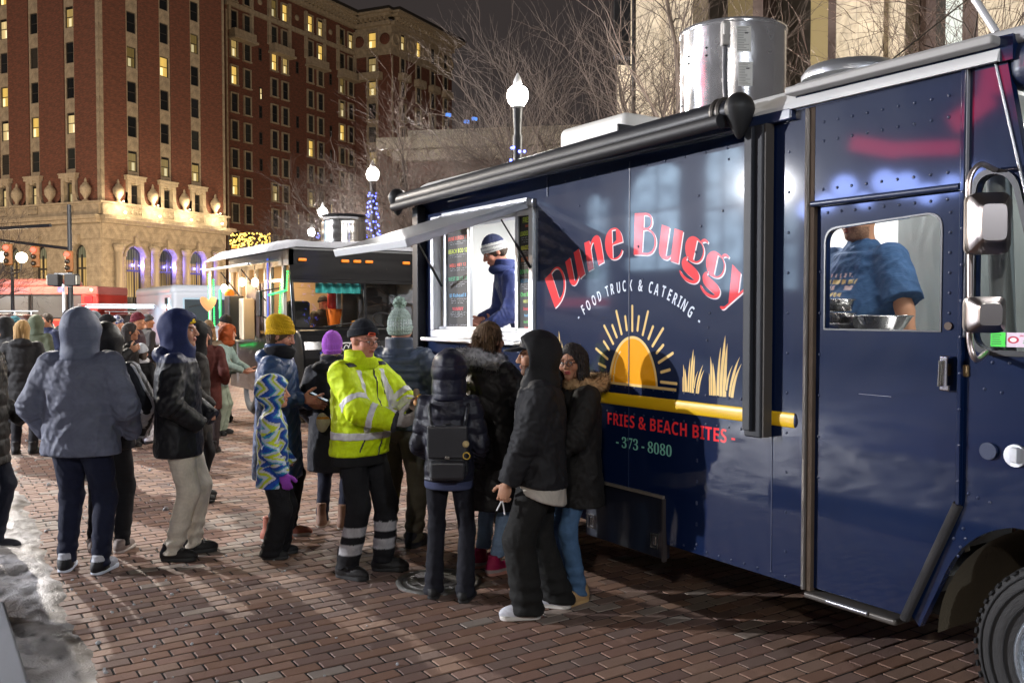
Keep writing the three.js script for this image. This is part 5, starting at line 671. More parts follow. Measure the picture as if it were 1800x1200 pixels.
{ // red and white bus
  const A = cf(-32.5, 36), B0 = cf(-16.15, 35.2), u = B0.clone().sub(A).normalize(), L = B0.distanceTo(A), g = thing('red_white_bus', 'red and white city bus crossing behind the crowd at the left', 'bus', [A.x, 0, A.z], Math.atan2(-u.z, u.x)), p = vp(g);
  const pink = P(rgb(.62, .2, .17), .4, { clearcoat: .5 }), red = P(rgb(.62, .06, .04), .4, { clearcoat: .5 }), hot = P(rgb(.6, .02, .02), .35, { emissive: rgb(.8, .02, .01), emissiveIntensity: .12 });
  p('lower_body', rbox(L, 1.25, 2.5, L / 2, 1.0, -1.25, .1, 3), red); p('upper_body', rbox(L, .34, 2.5, L / 2, 2.68, -1.25, .06, 3), pink); p('roof_unit', rbox(L - 1.8, .34, 2.1, L / 2 - .9, 2.98, -1.25, .14, 3), pink); p('window_band_interior', box(L - .5, .95, 2.3, L / 2, 2.05, -1.25), M(rgb(.12, .1, .1), .5));
  p('rear_pillar', rbox(.7, .98, 2.48, L - .36, 2.05, -1.25, .08, 3), red); p('rear_light_panel', rbox(.32, .78, .06, L - .38, 2.1, .0, .04), hot);
  for (let x = .2; x < L - 2; x += 1.5) { const w = p('window', [box(1.44, .06, .05, x + .72, 2.5, .005), box(1.44, .06, .05, x + .72, 1.6, .005), box(.06, .84, .05, x + .03, 2.05, .005), box(.06, .84, .05, x + 1.41, 2.05, .005)], sashM); part('pane', box(1.34, .84, .02, x + .72, 2.05, -.01), P([rgb(.16, .15, .14), rgb(.3, .2, .18), rgb(.1, .1, .1)][floor(x * 3) % 3], .12, { emissive: rgb(.3, .25, .2), emissiveIntensity: .25 }), w); }
  p('wheel_arch', [new THREE.TorusGeometry(.62, .06, 8, 24, PI).translate(L - 3.4, .5, .02)], M(rgb(.5, .12, .08), .4)); p('wheel', new THREE.TorusGeometry(.36, .13, 12, 24).translate(L - 3.4, .48, -.08), rubber); p('wheel_hub', cyl(.3, .3, .1, 0, 0, 0, 20).rotateX(PI / 2).translate(L - 3.4, .48, .0), M(rgb(.6, .6, .45), .5));
  p('roof_marker_lamp', sph(.07, L - .25, 2.7, .02, 10), glow(rgb(1, .5, .3), 3)); p('body_stripe', box(L, .1, .02, L / 2, 1.55, .012), M(rgb(.6, .2, .1), .4)); p('engine_vent', box(.9, .3, .03, L - .8, 1.3, .01), M(rgb(.25, .06, .05), .6));
}
function car(name, label, pos, turn, col, o = {}) {
  const g = thing(name, label, 'car', pos, turn), p = vp(g), paint = P(col, .3, { clearcoat: 1, clearcoatRoughness: .06 }), W = 1.85, glass = P(rgb(.01, .01, .012), .08);
  const body = new THREE.Shape(); body.moveTo(-2.3, .35); body.lineTo(-2.35, .95); body.quadraticCurveTo(-2.3, 1.08, -2.1, 1.1); body.lineTo(1.2, 1.1); body.quadraticCurveTo(2.2, 1.02, 2.3, .75); body.lineTo(2.3, .35); for (const x of [1.4, -1.4]) { body.lineTo(x + .4, .35); body.absarc(x, .35, .4, 0, PI, false); }
  p('body', new THREE.ExtrudeGeometry(body, { depth: W - .2, bevelEnabled: true, bevelSize: .08, bevelThickness: .1, bevelSegments: 4 }).translate(0, 0, -(W - .2) / 2), paint);
  const cab = new THREE.Shape(); cab.moveTo(-2.15, 1.05); cab.quadraticCurveTo(-2.1, 1.5, -1.8, 1.68); cab.quadraticCurveTo(-.5, 1.82, .35, 1.66); cab.quadraticCurveTo(.8, 1.45, 1.25, 1.08);
  p('cabin', new THREE.ExtrudeGeometry(cab, { depth: W - .5, bevelEnabled: true, bevelSize: .05, bevelThickness: .12, bevelSegments: 3 }).translate(0, 0, -(W - .5) / 2), paint);
  for (const s of [-1, 1]) { p('side_window', new THREE.ExtrudeGeometry(poly([[-1.75, 1.15], [-1.65, 1.55], [-.55, 1.63], [-.55, 1.15]]), { depth: .01, bevelEnabled: false }).translate(0, 0, s * .81 - .005), glass); p('side_window', new THREE.ExtrudeGeometry(poly([[-.45, 1.15], [-.45, 1.63], [.3, 1.56], [.85, 1.15]]), { depth: .01, bevelEnabled: false }).translate(0, 0, s * .81 - .005), glass); }
  p('rear_window', quad([-2.24, 1.15, -.65], [-2.24, 1.15, .65], [-2.0, 1.58, .55], [-2.0, 1.58, -.55]), new THREE.MeshPhysicalMaterial({ color: rgb(.01, .01, .012), roughness: .08, side: THREE.DoubleSide }));
  for (const x of [1.4, -1.4]) for (const s of [-1, 1]) { const w = p('wheel', new THREE.TorusGeometry(.26, .09, 10, 22).translate(x, .35, s * .86), rubber); part('rim', cyl(.2, .2, .1, 0, 0, 0, 16).rotateX(PI / 2).translate(x, .35, s * .86), steel, w); }
  for (const s of [-1, 1]) { p('taillight', rbox(.06, .16, .42, -2.42, .98, s * .6, .02), glow(rgb(1, .02, .01), o.brake ? 6 : 1)); p('headlight', rbox(.08, .14, .34, 2.36, .85, s * .62, .03), M(rgb(.6, .6, .6), .1)); }
  if (o.brake) { const b = p('brake_lamp', rbox(.05, .05, .5, -2.12, 1.6, 0, .015), glow(rgb(1, .02, .01), 8)); lampLight(V(-2.75, 1.1, 0), rgb(1, .03, .02), 5, g.children.find(c => c.name === 'taillight'), 5); b.userData.x = 1; delete b.userData.x; }
  if (o.rack) for (const s of [-1, 1]) p('roof_rack', [bar(V(-1.7, 1.86, s * .55), V(.2, 1.84, s * .55), .02), bar(V(-1.5, 1.86, s * .55), V(-1.5, 1.74, s * .55), .02), bar(V(.1, 1.84, s * .55), V(.1, 1.7, s * .55), .02)], aluW);
  return g;
}
{ let p = cf(-14.4, 36); car('dark_suv', 'dark sport utility vehicle with glowing red brake lights in front of the hotel', [p.x, 0, p.z], .5, rgb(.03, .015, .015), { brake: 1, rack: 1 });
  p = cf(-16.2, 27); car('dark_car', 'dark car with a roof rack at the left edge, in front of the bus', [p.x, 0, p.z], PI - .5, rgb(.05, .025, .022), { rack: 1 }); }
{ // traffic signals on a mast arm
  const p = cf(-14.7, 30), g = thing('traffic_signal_mast', 'black traffic signal mast with two red lights on a sloping arm', 'traffic signal', [p.x, 0, p.z]), a = atD(-10, 421, 31), b = atD(122, 437, 30), k = V(p.x, 0, p.z), l = v => v.clone().sub(k);
  const top = atD(123, 360, 30); part('pole', bar(l(V(b.x, 0, b.z)), l(V(b.x, top.y, b.z)), .1, 12, .07), blackIron, g); part('mast_arm', bar(l(a), l(b), .05, 10), blackIron, g); part('upper_arm', bar(l(atD(-10, 402, 31)), l(atD(88, 396, 30.2)), .06, 10), blackIron, g);
  for (const [px, py] of [[62, 448], [121, 456], [14, 444]]) { const c = l(atD(px, py, 29.9)), h = part('signal_head', rbox(.24, .7, .22, c.x, c.y - .06, c.z, .04), M(rgb(.2, .07, .008), .6), g); const f = FW.clone().multiplyScalar(-.16); for (let i = 0; i < 3; i++) part(i ? 'signal_lens' : 'red_lens', sph(.085, c.x + f.x, c.y + .16 - i * .22, c.z + f.z, 12), i ? M(rgb(.03, .02, .01), .3) : glow(rgb(1, .05, .03), 7), h); }
  { const q = atD(20, 452, 33), t = thing('twin_globe_lamp', 'ornate twin globe street lamp among the traffic signals at the left edge', 'street lamp', [q.x, 0, q.z]); part('post', cyl(.05, .09, q.y - .3, 0, (q.y - .3) / 2, 0, 10), blackIron, t); for (const s of [-1, 1]) { const b2 = part('globe', sph(.2, s * .32, q.y, 0, 14), glow(rgb(1, .85, .62), 9), t); part('arm', tube([V(0, q.y - .6, 0), V(s * .25, q.y - .5, 0), V(s * .32, q.y - .2, 0)], .03, 6, 10), blackIron, t); lampLight(V(s * .32, q.y, 0), rgb(1, .8, .55), 26, b2, 8); } }
  for (const [px, i] of [[420, 0], [436, 1]]) { const q = atD(px, 452, 58), t = thing('globe_lamp', i ? 'right one of two round warm lamps over the black truck awning' : 'left one of two round warm lamps over the black truck awning', 'street lamp', [q.x, 0, q.z]); part('post', cyl(.06, .1, q.y - .3, 0, (q.y - .3) / 2, 0, 10), blackIron, t); const b2 = part('globe', sph(.23, 0, q.y, 0, 14), glow(rgb(1, .82, .55), 9), t); lampLight(V(0, q.y, 0), rgb(1, .7, .4), 260, b2, 8); }
  { const q = atD(448, 441, 60), t = thing('lit_box_sign', 'small white lit box sign above the two round lamps', 'sign', [q.x, 0, q.z]); part('sign_box', rbox(1.0, .5, .3, 0, q.y, 0, .05), glow(rgb(1, .9, .7), 2), t); part('pole', cyl(.05, .05, q.y - .2, 0, (q.y - .2) / 2, 0, 8), blackIron, t); }
}
{ // lamp tower with two boxes on a steel pole
  const q = atD(111, 492, 21), g = thing('floodlight_pole', 'steel pole with black floodlight boxes pointing left and right, above the grey hood', 'floodlight', [q.x, 0, q.z], -YAW); part('pole', cyl(.035, .045, q.y - .1, 0, (q.y - .1) / 2, 0, 12), alu, g); part('crossbar', [box(.42, .04, .04, 0, q.y + .14, 0), box(.42, .04, .04, 0, q.y - .14, 0)], blackPl, g);
  for (const s of [-1, 1]) { const b = part('lamp_box', rbox(.26, .28, .26, s * .2, q.y, 0, .03), M(rgb(.008, .008, .009), .85), g); part('lens', box(.02, .2, .2, s * .335, q.y, 0), M(rgb(.25, .24, .2), .2), b); } part('blue_tag', box(.12, .1, .03, -.05, q.y - .22, .04), M(rgb(.1, .1, .45), .5), g);
}
{ // canopy of yellow fairy lights between hotel and wing
  const gs = [], A = atD(402, 415, 70), b = sph(.07, 0, 0, 0, 5); for (let i = 0; i < 150; i++) { const q = atD(404 + rnd() * 70, 410 + rnd() * 22 + (rnd() < .2 ? rnd() * 14 : 0), rr(66, 74)); gs.push(b.clone().translate(q.x - A.x, q.y, q.z - A.z)); }
  const o = thing('fairy_light_canopy', 'warm yellow fairy lights strung in the gap right of the hotel corner', 'fairy lights', [A.x, 0, A.z]); part('bulbs', gs, glow(rgb(1, .66, .12), 3), o).userData.kind = 'stuff'; part('frame', [bar(V(0, 0, 0), V(0, A.y, 0), .06), bar(V(0, A.y, 0), V(3.6, A.y, -2), .05)], blackIron, o);
  for (let i = 0; i < 7; i++) { const q = atD(404 + rnd() * 60, 432 + rnd() * 12, 68); part('red_lamp', rbox(.4, .12, .12, q.x - A.x, q.y, q.z - A.z, .03), glow(i % 2 ? rgb(1, .12, .03) : rgb(1, .3, .04), 2.2), o); }
  const r = atD(445, 500, 76), s = thing('restaurant_front', 'warm lit restaurant front in the gap between hotel and trucks', 'building', [r.x, 0, r.z], -YAW); part('wall', mUV(box(9, 5.5, .5, 3, 2.75, -.3), 2), brickM(1), s); for (let i = 0; i < 4; i++) { const w = part('window', box(1.4, 2, .1, -.4 + i * 2, 3.6, 0), sashM, s); part('pane', box(1.2, 1.8, .02, -.4 + i * 2, 3.6, .06), glow(rgb(.9, .35, .08), .5), w); }
}

// ---------- people: distance fields meshed into smooth surfaces ----------
const smin = (a, b, k) => { const h = max(k - abs(a - b), 0) / k; return min(a, b) - h * h * k * .25; };
const smax = (a, b, k) => -smin(-a, -b, k);
function cap3(x, y, z, a, b, ra, rb) { // tapered capsule
  const bx = b.x - a.x, by = b.y - a.y, bz = b.z - a.z, px = x - a.x, py = y - a.y, pz = z - a.z, t = clamp((px * bx + py * by + pz * bz) / (bx * bx + by * by + bz * bz + 1e-9), 0, 1);
  const dx = px - bx * t, dy = py - by * t, dz = pz - bz * t; return sqrt(dx * dx + dy * dy + dz * dz) - (ra + (rb - ra) * t);
}
function ell(x, y, z, rx, ry, rz) { const k0 = sqrt(x * x / rx / rx + y * y / ry / ry + z * z / rz / rz), k1 = sqrt(x * x / rx ** 4 + y * y / ry ** 4 + z * z / rz ** 4); return k1 < 1e-6 ? -min(rx, ry, rz) : k0 * (k0 - 1) / k1; }
function nets(f, lo, hi, cell, colF, slack = .012) { // naive surface nets, empty blocks skipped
  const nx = Math.ceil((hi[0] - lo[0]) / cell) + 2, ny = Math.ceil((hi[1] - lo[1]) / cell) + 2, nz = Math.ceil((hi[2] - lo[2]) / cell) + 2, val = new Float32Array(nx * ny * nz), ix = (i, j, k) => i + nx * (j + ny * k), B = 4;
  for (let k = 0; k < nz; k += B) for (let j = 0; j < ny; j += B) for (let i = 0; i < nx; i += B) {
    const c = f(lo[0] + (i + 1.5) * cell, lo[1] + (j + 1.5) * cell, lo[2] + (k + 1.5) * cell), skip = abs(c) > cell * 3.6 + slack;
    for (let w = k; w < min(k + B, nz); w++) for (let v = j; v < min(j + B, ny); v++) for (let u = i; u < min(i + B, nx); u++) val[ix(u, v, w)] = skip ? c : f(lo[0] + u * cell, lo[1] + v * cell, lo[2] + w * cell);
  }
  const id = new Int32Array(nx * ny * nz).fill(-1), pos = [];
  const E = [[0, 1], [2, 3], [4, 5], [6, 7], [0, 2], [1, 3], [4, 6], [5, 7], [0, 4], [1, 5], [2, 6], [3, 7]], c8 = new Float32Array(8);
  for (let k = 0; k < nz - 1; k++) for (let j = 0; j < ny - 1; j++) for (let i = 0; i < nx - 1; i++) {
    let m = 0; for (let q = 0; q < 8; q++) { c8[q] = val[ix(i + (q & 1), j + (q >> 1 & 1), k + (q >> 2))]; if (c8[q] < 0) m |= 1 << q; } if (m === 0 || m === 255) continue;
    let x = 0, y = 0, z = 0, n = 0; for (const [a, b] of E) { if ((c8[a] < 0) === (c8[b] < 0)) continue; const t = c8[a] / (c8[a] - c8[b]); x += (a & 1) + ((b & 1) - (a & 1)) * t; y += (a >> 1 & 1) + ((b >> 1 & 1) - (a >> 1 & 1)) * t; z += (a >> 2) + ((b >> 2) - (a >> 2)) * t; n++; }
    id[ix(i, j, k)] = pos.length / 3; pos.push(lo[0] + (i + x / n) * cell, lo[1] + (j + y / n) * cell, lo[2] + (k + z / n) * cell);
  }
  const idx = [], q4 = (a, b, c, d, fl) => { if (a < 0 || b < 0 || c < 0 || d < 0) return; if (fl) idx.push(a, b, c, a, c, d); else idx.push(a, c, b, a, d, c); };
  for (let k = 1; k < nz - 1; k++) for (let j = 1; j < ny - 1; j++) for (let i = 1; i < nx - 1; i++) {
    const s = val[ix(i, j, k)] < 0;
    if (s !== val[ix(i + 1, j, k)] < 0) q4(id[ix(i, j - 1, k - 1)], id[ix(i, j, k - 1)], id[ix(i, j, k)], id[ix(i, j - 1, k)], s);
    if (s !== val[ix(i, j + 1, k)] < 0) q4(id[ix(i - 1, j, k - 1)], id[ix(i - 1, j, k)], id[ix(i, j, k)], id[ix(i, j, k - 1)], s);
    if (s !== val[ix(i, j, k + 1)] < 0) q4(id[ix(i - 1, j - 1, k)], id[ix(i, j - 1, k)], id[ix(i, j, k)], id[ix(i - 1, j, k)], s);
  }
  const nv = pos.length / 3, nor = new Float32Array(nv * 3), uv = new Float32Array(nv * 2), col = colF ? new Float32Array(nv * 3) : null, e = cell * .5;
  for (let i = 0; i < nv; i++) {
    const x = pos[3 * i], y = pos[3 * i + 1], z = pos[3 * i + 2], a = f(x + e, y - e, z - e), b = f(x - e, y - e, z + e), c = f(x - e, y + e, z - e), d = f(x + e, y + e, z + e);
    const n = V(a - b - c + d, -a - b + c + d, -a + b - c + d).normalize(); nor.set([n.x, n.y, n.z], 3 * i); uv[2 * i] = (x + z) * 1; uv[2 * i + 1] = y; if (col) { const q = colF(x, y, z, n); col.set([q[0], q[1], q[2]], 3 * i); }
  }
  const g = new THREE.BufferGeometry(); g.setAttribute('position', new THREE.Float32BufferAttribute(pos, 3)); g.setAttribute('normal', new THREE.BufferAttribute(nor, 3)); g.setAttribute('uv', new THREE.BufferAttribute(uv, 2)); if (col) g.setAttribute('color', new THREE.BufferAttribute(col, 3)); g.setIndex(idx); return g;
}
// thin tufts growing from a surface: fur (out along the normal) or hair strands (down along the surface)
const wrinkle = (x, y, z, k) => .55 * N3(x * 6, y * 4.5, z * 6 + k) + 1.5 * (abs(N3(x * 9 + y * 3, y * 6, z * 9 + k)) - .22) + .9 * (abs(N3(x * 19 - y * 8, y * 14, z * 19 + k)) - .22) + .25 * N3(x * 38, y * 30, z * 38);
function tufts(g, n, len, wid, dirF, col) {
  const p = g.attributes.position, nn = g.attributes.normal, pos = [], nor = [], cl = [];
  for (let i = 0; i < n; i++) { const v = floor(rnd() * p.count), a = V(p.getX(v), p.getY(v), p.getZ(v)), m = V(nn.getX(v), nn.getY(v), nn.getZ(v)), d = dirF(a, m); if (!d) continue; d.add(V(rr(-1, 1), rr(-1, 1), rr(-1, 1)).multiplyScalar(.38)).normalize(); const s = d.clone().cross(m.clone().add(V(.01, .02, .03))).normalize().multiplyScalar(wid), L = len * rr(.5, 1.25); a.addScaledVector(m, -.003); const t = a.clone().addScaledVector(d, L); t.y -= L * .15; const c = col(rnd()); for (const q of [a.clone().add(s), a.clone().sub(s), t]) { pos.push(q.x, q.y, q.z); nor.push(m.x, m.y, m.z); cl.push(...c); } }
  const o = new THREE.BufferGeometry(); o.setAttribute('position', new THREE.Float32BufferAttribute(pos, 3)); o.setAttribute('normal', new THREE.Float32BufferAttribute(nor, 3)); o.setAttribute('color', new THREE.Float32BufferAttribute(cl, 3)); return o;
}
function ik(S, W, l1, l2, pole) { const d = W.clone().sub(S); let L = d.length(); const M_ = (l1 + l2) * .998; if (L > M_) { W.copy(S).addScaledVector(d, M_ / L); L = M_; } d.normalize(); const a = (l1 * l1 - l2 * l2 + L * L) / (2 * L), h = sqrt(max(0, l1 * l1 - a * a)), p = pole.clone().addScaledVector(d, -pole.dot(d)).normalize(); return S.clone().addScaledVector(d, a).addScaledVector(p, h); }
const mott = dtex(256, (u, v) => .86 + .14 * tile(u, v, 7) + .1 * tile(u, v, 30, 3) + .05 * (rnd() - .5));
const cloth = (c, rough = .8, o = {}) => P(c ? rgb(...c.map(v => v * 1.12)) : 0xffffff, rough, { map: rep(mott, 2.2), bumpMap: rep(T.grain, 5), bumpScale: .002, sheen: .25, sheenRoughness: .6, specularIntensity: .5, ...o });
const SKIN = { fair: [.5, .25, .17], pink: [.52, .23, .16], tan: [.36, .17, .1], olive: [.4, .21, .13] };
const prof = (rows, y) => { if (y >= rows[0][0]) return rows[0]; for (let i = 1; i < rows.length; i++) if (y >= rows[i][0]) { let t = (y - rows[i][0]) / (rows[i - 1][0] - rows[i][0]); t = t * t * (3 - 2 * t) * .5 + t * .5; return rows[i].map((v, k) => v + (rows[i - 1][k] - v) * t); } return rows[rows.length - 1]; };
const JACKET = [[1.53, .07, .065], [1.49, .088, .085], [1.45, .135, .102], [1.4, .188, .122], [1.32, .212, .138], [1.18, .208, .143], [1.05, .2, .14], [.92, .208, .146], [.8, .214, .152], [.6, .215, .16], [.3, .21, .16]];
const TEE = [[1.5, .07, .065], [1.46, .11, .085], [1.42, .16, .1], [1.36, .185, .12], [1.24, .185, .13], [1.08, .17, .135], [.95, .172, .14], [.85, .17, .14]];
function person(label, o) {
  const cat = o.cat || 'person', gr = thing('person', label, cat, [o.p[0], o.y || 0, o.p[1]], (o.face || 0) * PI / 180, o.group), s = o.H / 1.75, fine = o.fine ?? 1, cell = o.cell || (fine ? .0108 : .019), g = o.g || 1, w = o.w || 1;
  const add = (name, geo, mat, par = gr, lb) => { const gg = Array.isArray(geo) ? mergeGeometries(geo) : geo; if (!gg.userData.sc) { gg.scale(s, s, s); gg.userData.sc = 1; } return part(name, gg, mat, par, lb); };
  const lean = Math.tan((o.lean || 0) * PI / 180), sh = (v) => V(v.x, v.y, v.z + lean * max(0, v.y - .93)), side = o.side || 0; // side: sideways sway of hips
  const hd = o.head || [0, 0], nb = sh(V(0, 1.47, -.01)), hc = sh(V(0, 1.625, .02)).add(V(0, ((o.headS || 1) - 1) * .11, (o.hz || 0))), hq = new THREE.Quaternion().setFromEuler(new THREE.Euler((hd[1] || 0) * PI / 180, (hd[0] || 0) * PI / 180, (hd[2] || 0) * PI / 180, 'YXZ')), hqi = hq.clone().invert(), tmp = V(0, 0, 0);
  const HS = o.headS || 1, toH = (x, y, z) => tmp.set((x - hc.x) / HS, (y - hc.y) / HS, (z - hc.z) / HS).applyQuaternion(hqi);
  // arms
  const arms = {}; for (const [k, sx] of [['L', 1], ['R', -1]]) { const a = o['arm' + k] || {}, h = a.h || [.27, .87, .05], S = sh(V(.178 * sx * (1 + (w - 1) * .5), 1.395, 0)), W_ = V(h[0] * sx, h[1], h[2]), pole = V((a.e ? a.e[0] : .35) * sx, a.e ? a.e[1] : -.2, a.e ? a.e[2] : -1); const Eb = ik(S, W_, .3, .265, pole); const d = a.d ? V(a.d[0] * sx, a.d[1], a.d[2]).normalize() : W_.clone().sub(Eb).normalize(), t0 = a.t ? V(a.t[0] * sx, a.t[1], a.t[2]) : V(0, 0, 1), t = t0.addScaledVector(d, -t0.dot(d)).normalize(), n = d.clone().cross(t).multiplyScalar(sx > 0 ? 1 : -1); arms[k] = { S, E: Eb, W: W_, d, t, n, curl: a.curl ?? .35, hide: a.hide, sx }; }
  // legs
  const F = o.feet || { L: [.11, .02, 8], R: [-.11, -.02, -8] }, legs = {}; for (const [k, sx] of [['L', 1], ['R', -1]]) { const A = V(F[k][0], .085, F[k][1]), Hp = V(.085 * sx + side, .9, -.005), K = ik(Hp, A.clone(), .42, .42, V(.12 * sx, 0, 1)); legs[k] = { Hp, K, A, yaw: (F[k][2] ?? 8 * sx) * PI / 180, sx }; }
  // --- hands
  const handF = (A, grow) => { const { W: w0, d, t, n, curl } = A, segs = [], bend = (u, k) => d.clone().multiplyScalar(cos(u)).addScaledVector(n, sin(u)).addScaledVector(t, k).normalize(); [[.028, .072, .1], [.01, .08, .02], [-.009, .075, -.05], [-.026, .058, -.13]].forEach(([tt, L, sp], i) => { let q = w0.clone().addScaledVector(d, .088).addScaledVector(t, tt), u = curl * (.75 + i * .12); for (const fr of [.44, .31, .25]) { const e = q.clone().addScaledVector(bend(u, sp), L * fr); segs.push([q, e, .0095 - i * .0004]); q = e; u += curl * 1.25; } });
    let q = w0.clone().addScaledVector(d, .025).addScaledVector(t, .03), dir = d.clone().multiplyScalar(.62).addScaledVector(t, .72).addScaledVector(n, .35).normalize(); for (const L of [.042, .034, .026]) { const e = q.clone().addScaledVector(dir, L); segs.push([q, e, .0115]); q = e; dir = dir.clone().addScaledVector(d, .35).addScaledVector(n, curl * .5).normalize(); }
    return (x, y, z) => { const px = x - w0.x, py = y - w0.y, pz = z - w0.z, a = px * d.x + py * d.y + pz * d.z, b = px * t.x + py * t.y + pz * t.z, c = px * n.x + py * n.y + pz * n.z; let v = ell(a - .052, b, c, .054, .043, .017); v = smin(v, cap3(x, y, z, w0.clone().addScaledVector(d, -.05), w0, .03, .026), .02); for (const [p0, p1, r] of segs) v = smin(v, cap3(x, y, z, p0, p1, r, r * .86), .007); return v - grow; }; };
  const handBox = A => { const c = A.W.clone().addScaledVector(A.d, .08); return [[c.x - .15, c.y - .15, c.z - .15], [c.x + .15, c.y + .15, c.z + .15]]; };
  // --- body: head, neck, torso core, limbs
  const bare = o.bare, headF = (x, y, z) => {
    const q = toH(x, y, z), X = abs(q.x), Y = q.y, Z = q.z, fm = o.fem ? .93 : 1, fat = o.fat || 0;
    let d = ell(X, Y - .032, Z + .012, .077, .094, .097); d = smin(d, ell(X, Y + .045, Z - .028, .058 * fm + fat, .068 + fat * .6, .066), .035); d = smin(d, ell(X, Y + .095, Z - .068, .024 * fm, .018, .022), .03);
    d = smin(d, ell(X - .042, Y + .022, Z - .062, .026, .026, .026), .02);
    if (fine) { d = smin(d, ell(X - .028, Y - .03, Z - .083, .026, .0085, .013), .012); d = smax(d, -ell(X - .031, Y - .008, Z - .1, .016, .0095, .015), .012); d = smin(d, ell(X - .031, Y - .008, Z - .0785, .0125, .0125, .0125), .004);
      d = smin(d, cap3(X, Y, Z, { x: 0, y: .018, z: .092 }, { x: 0, y: -.022, z: .112 }, .009, .0125), .012); d = smin(d, ell(X - .012, Y + .027, Z - .1, .0095, .008, .011), .008); d = smin(d, ell(X, Y + .051, Z - .0915, .024, .0058, .0105), .006); d = smin(d, ell(X, Y + .0615, Z - .09, .02, .0068, .0105), .006); d = smax(d, -ell(X, Y + .0562, Z - .104, .02, .0016, .006), .003); }
    else { d = smin(d, cap3(X, Y, Z, { x: 0, y: .015, z: .092 }, { x: 0, y: -.02, z: .108 }, .01, .015), .012); }
    d = smin(d, ell(X - .078, Y + .002, Z + .008, .011, .03, .019), .008); return d;
  };
  const nk = sh(V(0, 1.42, -.025)), nk2 = V(0, -.045, -.015).applyQuaternion(hq).add(hc);
  const bodyF = (x, y, z) => { let d = headF(x, y, z); d = smin(d, cap3(x, y, z, nk, nk2, .062, .054), .03); return d; };
  const coreF = (x, y, z) => { let d = cap3(x, y, z, nk2, nk, .05, .06); d = smin(d, cap3(x, y, z, nk, V(side, .95, 0), .09, .1), .05); const ra = bare ? [.052 * (1 + (g - 1) * .5), .043 * (1 + (g - 1) * .3), .03] : [.036, .032, .026]; for (const k of ['L', 'R']) { const A = arms[k], G = legs[k]; d = smin(d, cap3(x, y, z, nk, A.S, .05, ra[0]), .03); d = smin(d, cap3(x, y, z, A.S, A.E, ra[0], ra[1]), .02); d = smin(d, cap3(x, y, z, A.E, A.W, ra[1], ra[2]), .02); d = smin(d, cap3(x, y, z, G.Hp, G.K, .06, .045), .04); d = smin(d, cap3(x, y, z, G.K, G.A, .045, .035), .03); } return d; };
  const sk = SKIN[o.skin || 'fair'], hairC = o.hairC || [.03, .018, .01], lip = o.lip || [sk[0] * .85, sk[1] * .55, sk[2] * .55];
  const headCol = (x, y, z, n) => { const q = toH(x, y, z), X = abs(q.x), Y = q.y, Z = q.z; let c = sk.slice(); if (n && Z > 0) { const fl = .06 * N3(q.x * 30, Y * 30, Z * 30); c = c.map((v, i) => v * (1 + fl * (i ? 1.3 : .6))); if (abs(X - .045) < .02 && abs(Y + .025) < .02) c[0] *= 1.06; }
    if (fine) { const ex = X - .031, ey = Y - .008, eo = ex * ex / (.0125 ** 2) + ey * ey / (.0062 ** 2); if (Z > .07 && eo < 1) { c = ex * ex + ey * ey < .0046 ** 2 ? [.03, .02, .015] : [.62, .58, .55]; } else if (Z > .07 && eo < 1.7 && ey > 0) c = [.05, .03, .025]; if (Z > .06 && X > .012 && X < .053 && abs(Y - .031 + (X - .03) ** 2 * 6) < .0048) c = hairC.map((v, i) => v * .7 + c[i] * .3); if (Z > .075 && X < .023 && Y < -.046 && Y > -.068) c = lip; if (abs(Y + .0562) < .002 && X < .021 && Z > .08) c = [.12, .04, .035]; }
    if (o.beard && Z > -.01 && (Y < -.045 - (Z < .06 ? .0 : 0) || (Y < -.036 && Y > -.047 && X < .028)) && !(X < .018 && Y < -.05 && Y > -.066)) { const m = clamp(.75 + .5 * N3(x * 150, y * 150, z * 150), 0, 1) * o.beard; c = c.map((v, i) => v * (1 - m) + hairC[i] * m); }
    if (o.scalp && Y > .055 - max(0, Z) * -.2 && Z < .07) c = hairC; return c; };
  const bc = 0.022, gs = []; { const lo = [-.75, .02, -.6], hi = [.75, 1.6, .8]; const gb = nets(coreF, lo, hi, bc, () => sk, .02); gs.push(gb); }
  gs.push(nets(bodyF, [hc.x - .14 * HS, nk.y - .06, min(hc.z, nk.z) - .16 * HS], [hc.x + .14 * HS, hc.y + .17 * HS, hc.z + .17 * HS], fine ? .0042 : .0075, headCol));
  for (const k of ['L', 'R']) if (!arms[k].hide && !o.gloves) gs.push(nets(handF(arms[k], 0), ...handBox(arms[k]), fine ? .0042 : .007, (x, y, z) => sk.map((v, i) => v * (1 + .12 * N3(x * 80, y * 80, z * 80) * (i ? 1 : .5)))));
  add('body', gs, P(0xffffff, .55, { vertexColors: true, specularIntensity: .5, sheen: .15 }));
  if (o.gloves) for (const k of ['L', 'R']) if (!arms[k].hide) add('glove', nets(handF(arms[k], o.gloves.t || .005), ...handBox(arms[k]), fine ? .0045 : .008, o.gloves.col), cloth(o.gloves.col ? null : o.gloves.c, .85, o.gloves.col ? { vertexColors: true } : {}));
  // --- trousers and shoes
  const pt = o.pants, pr = pt.r || [.092, .07, .06], hemY = pt.hem ?? .055;
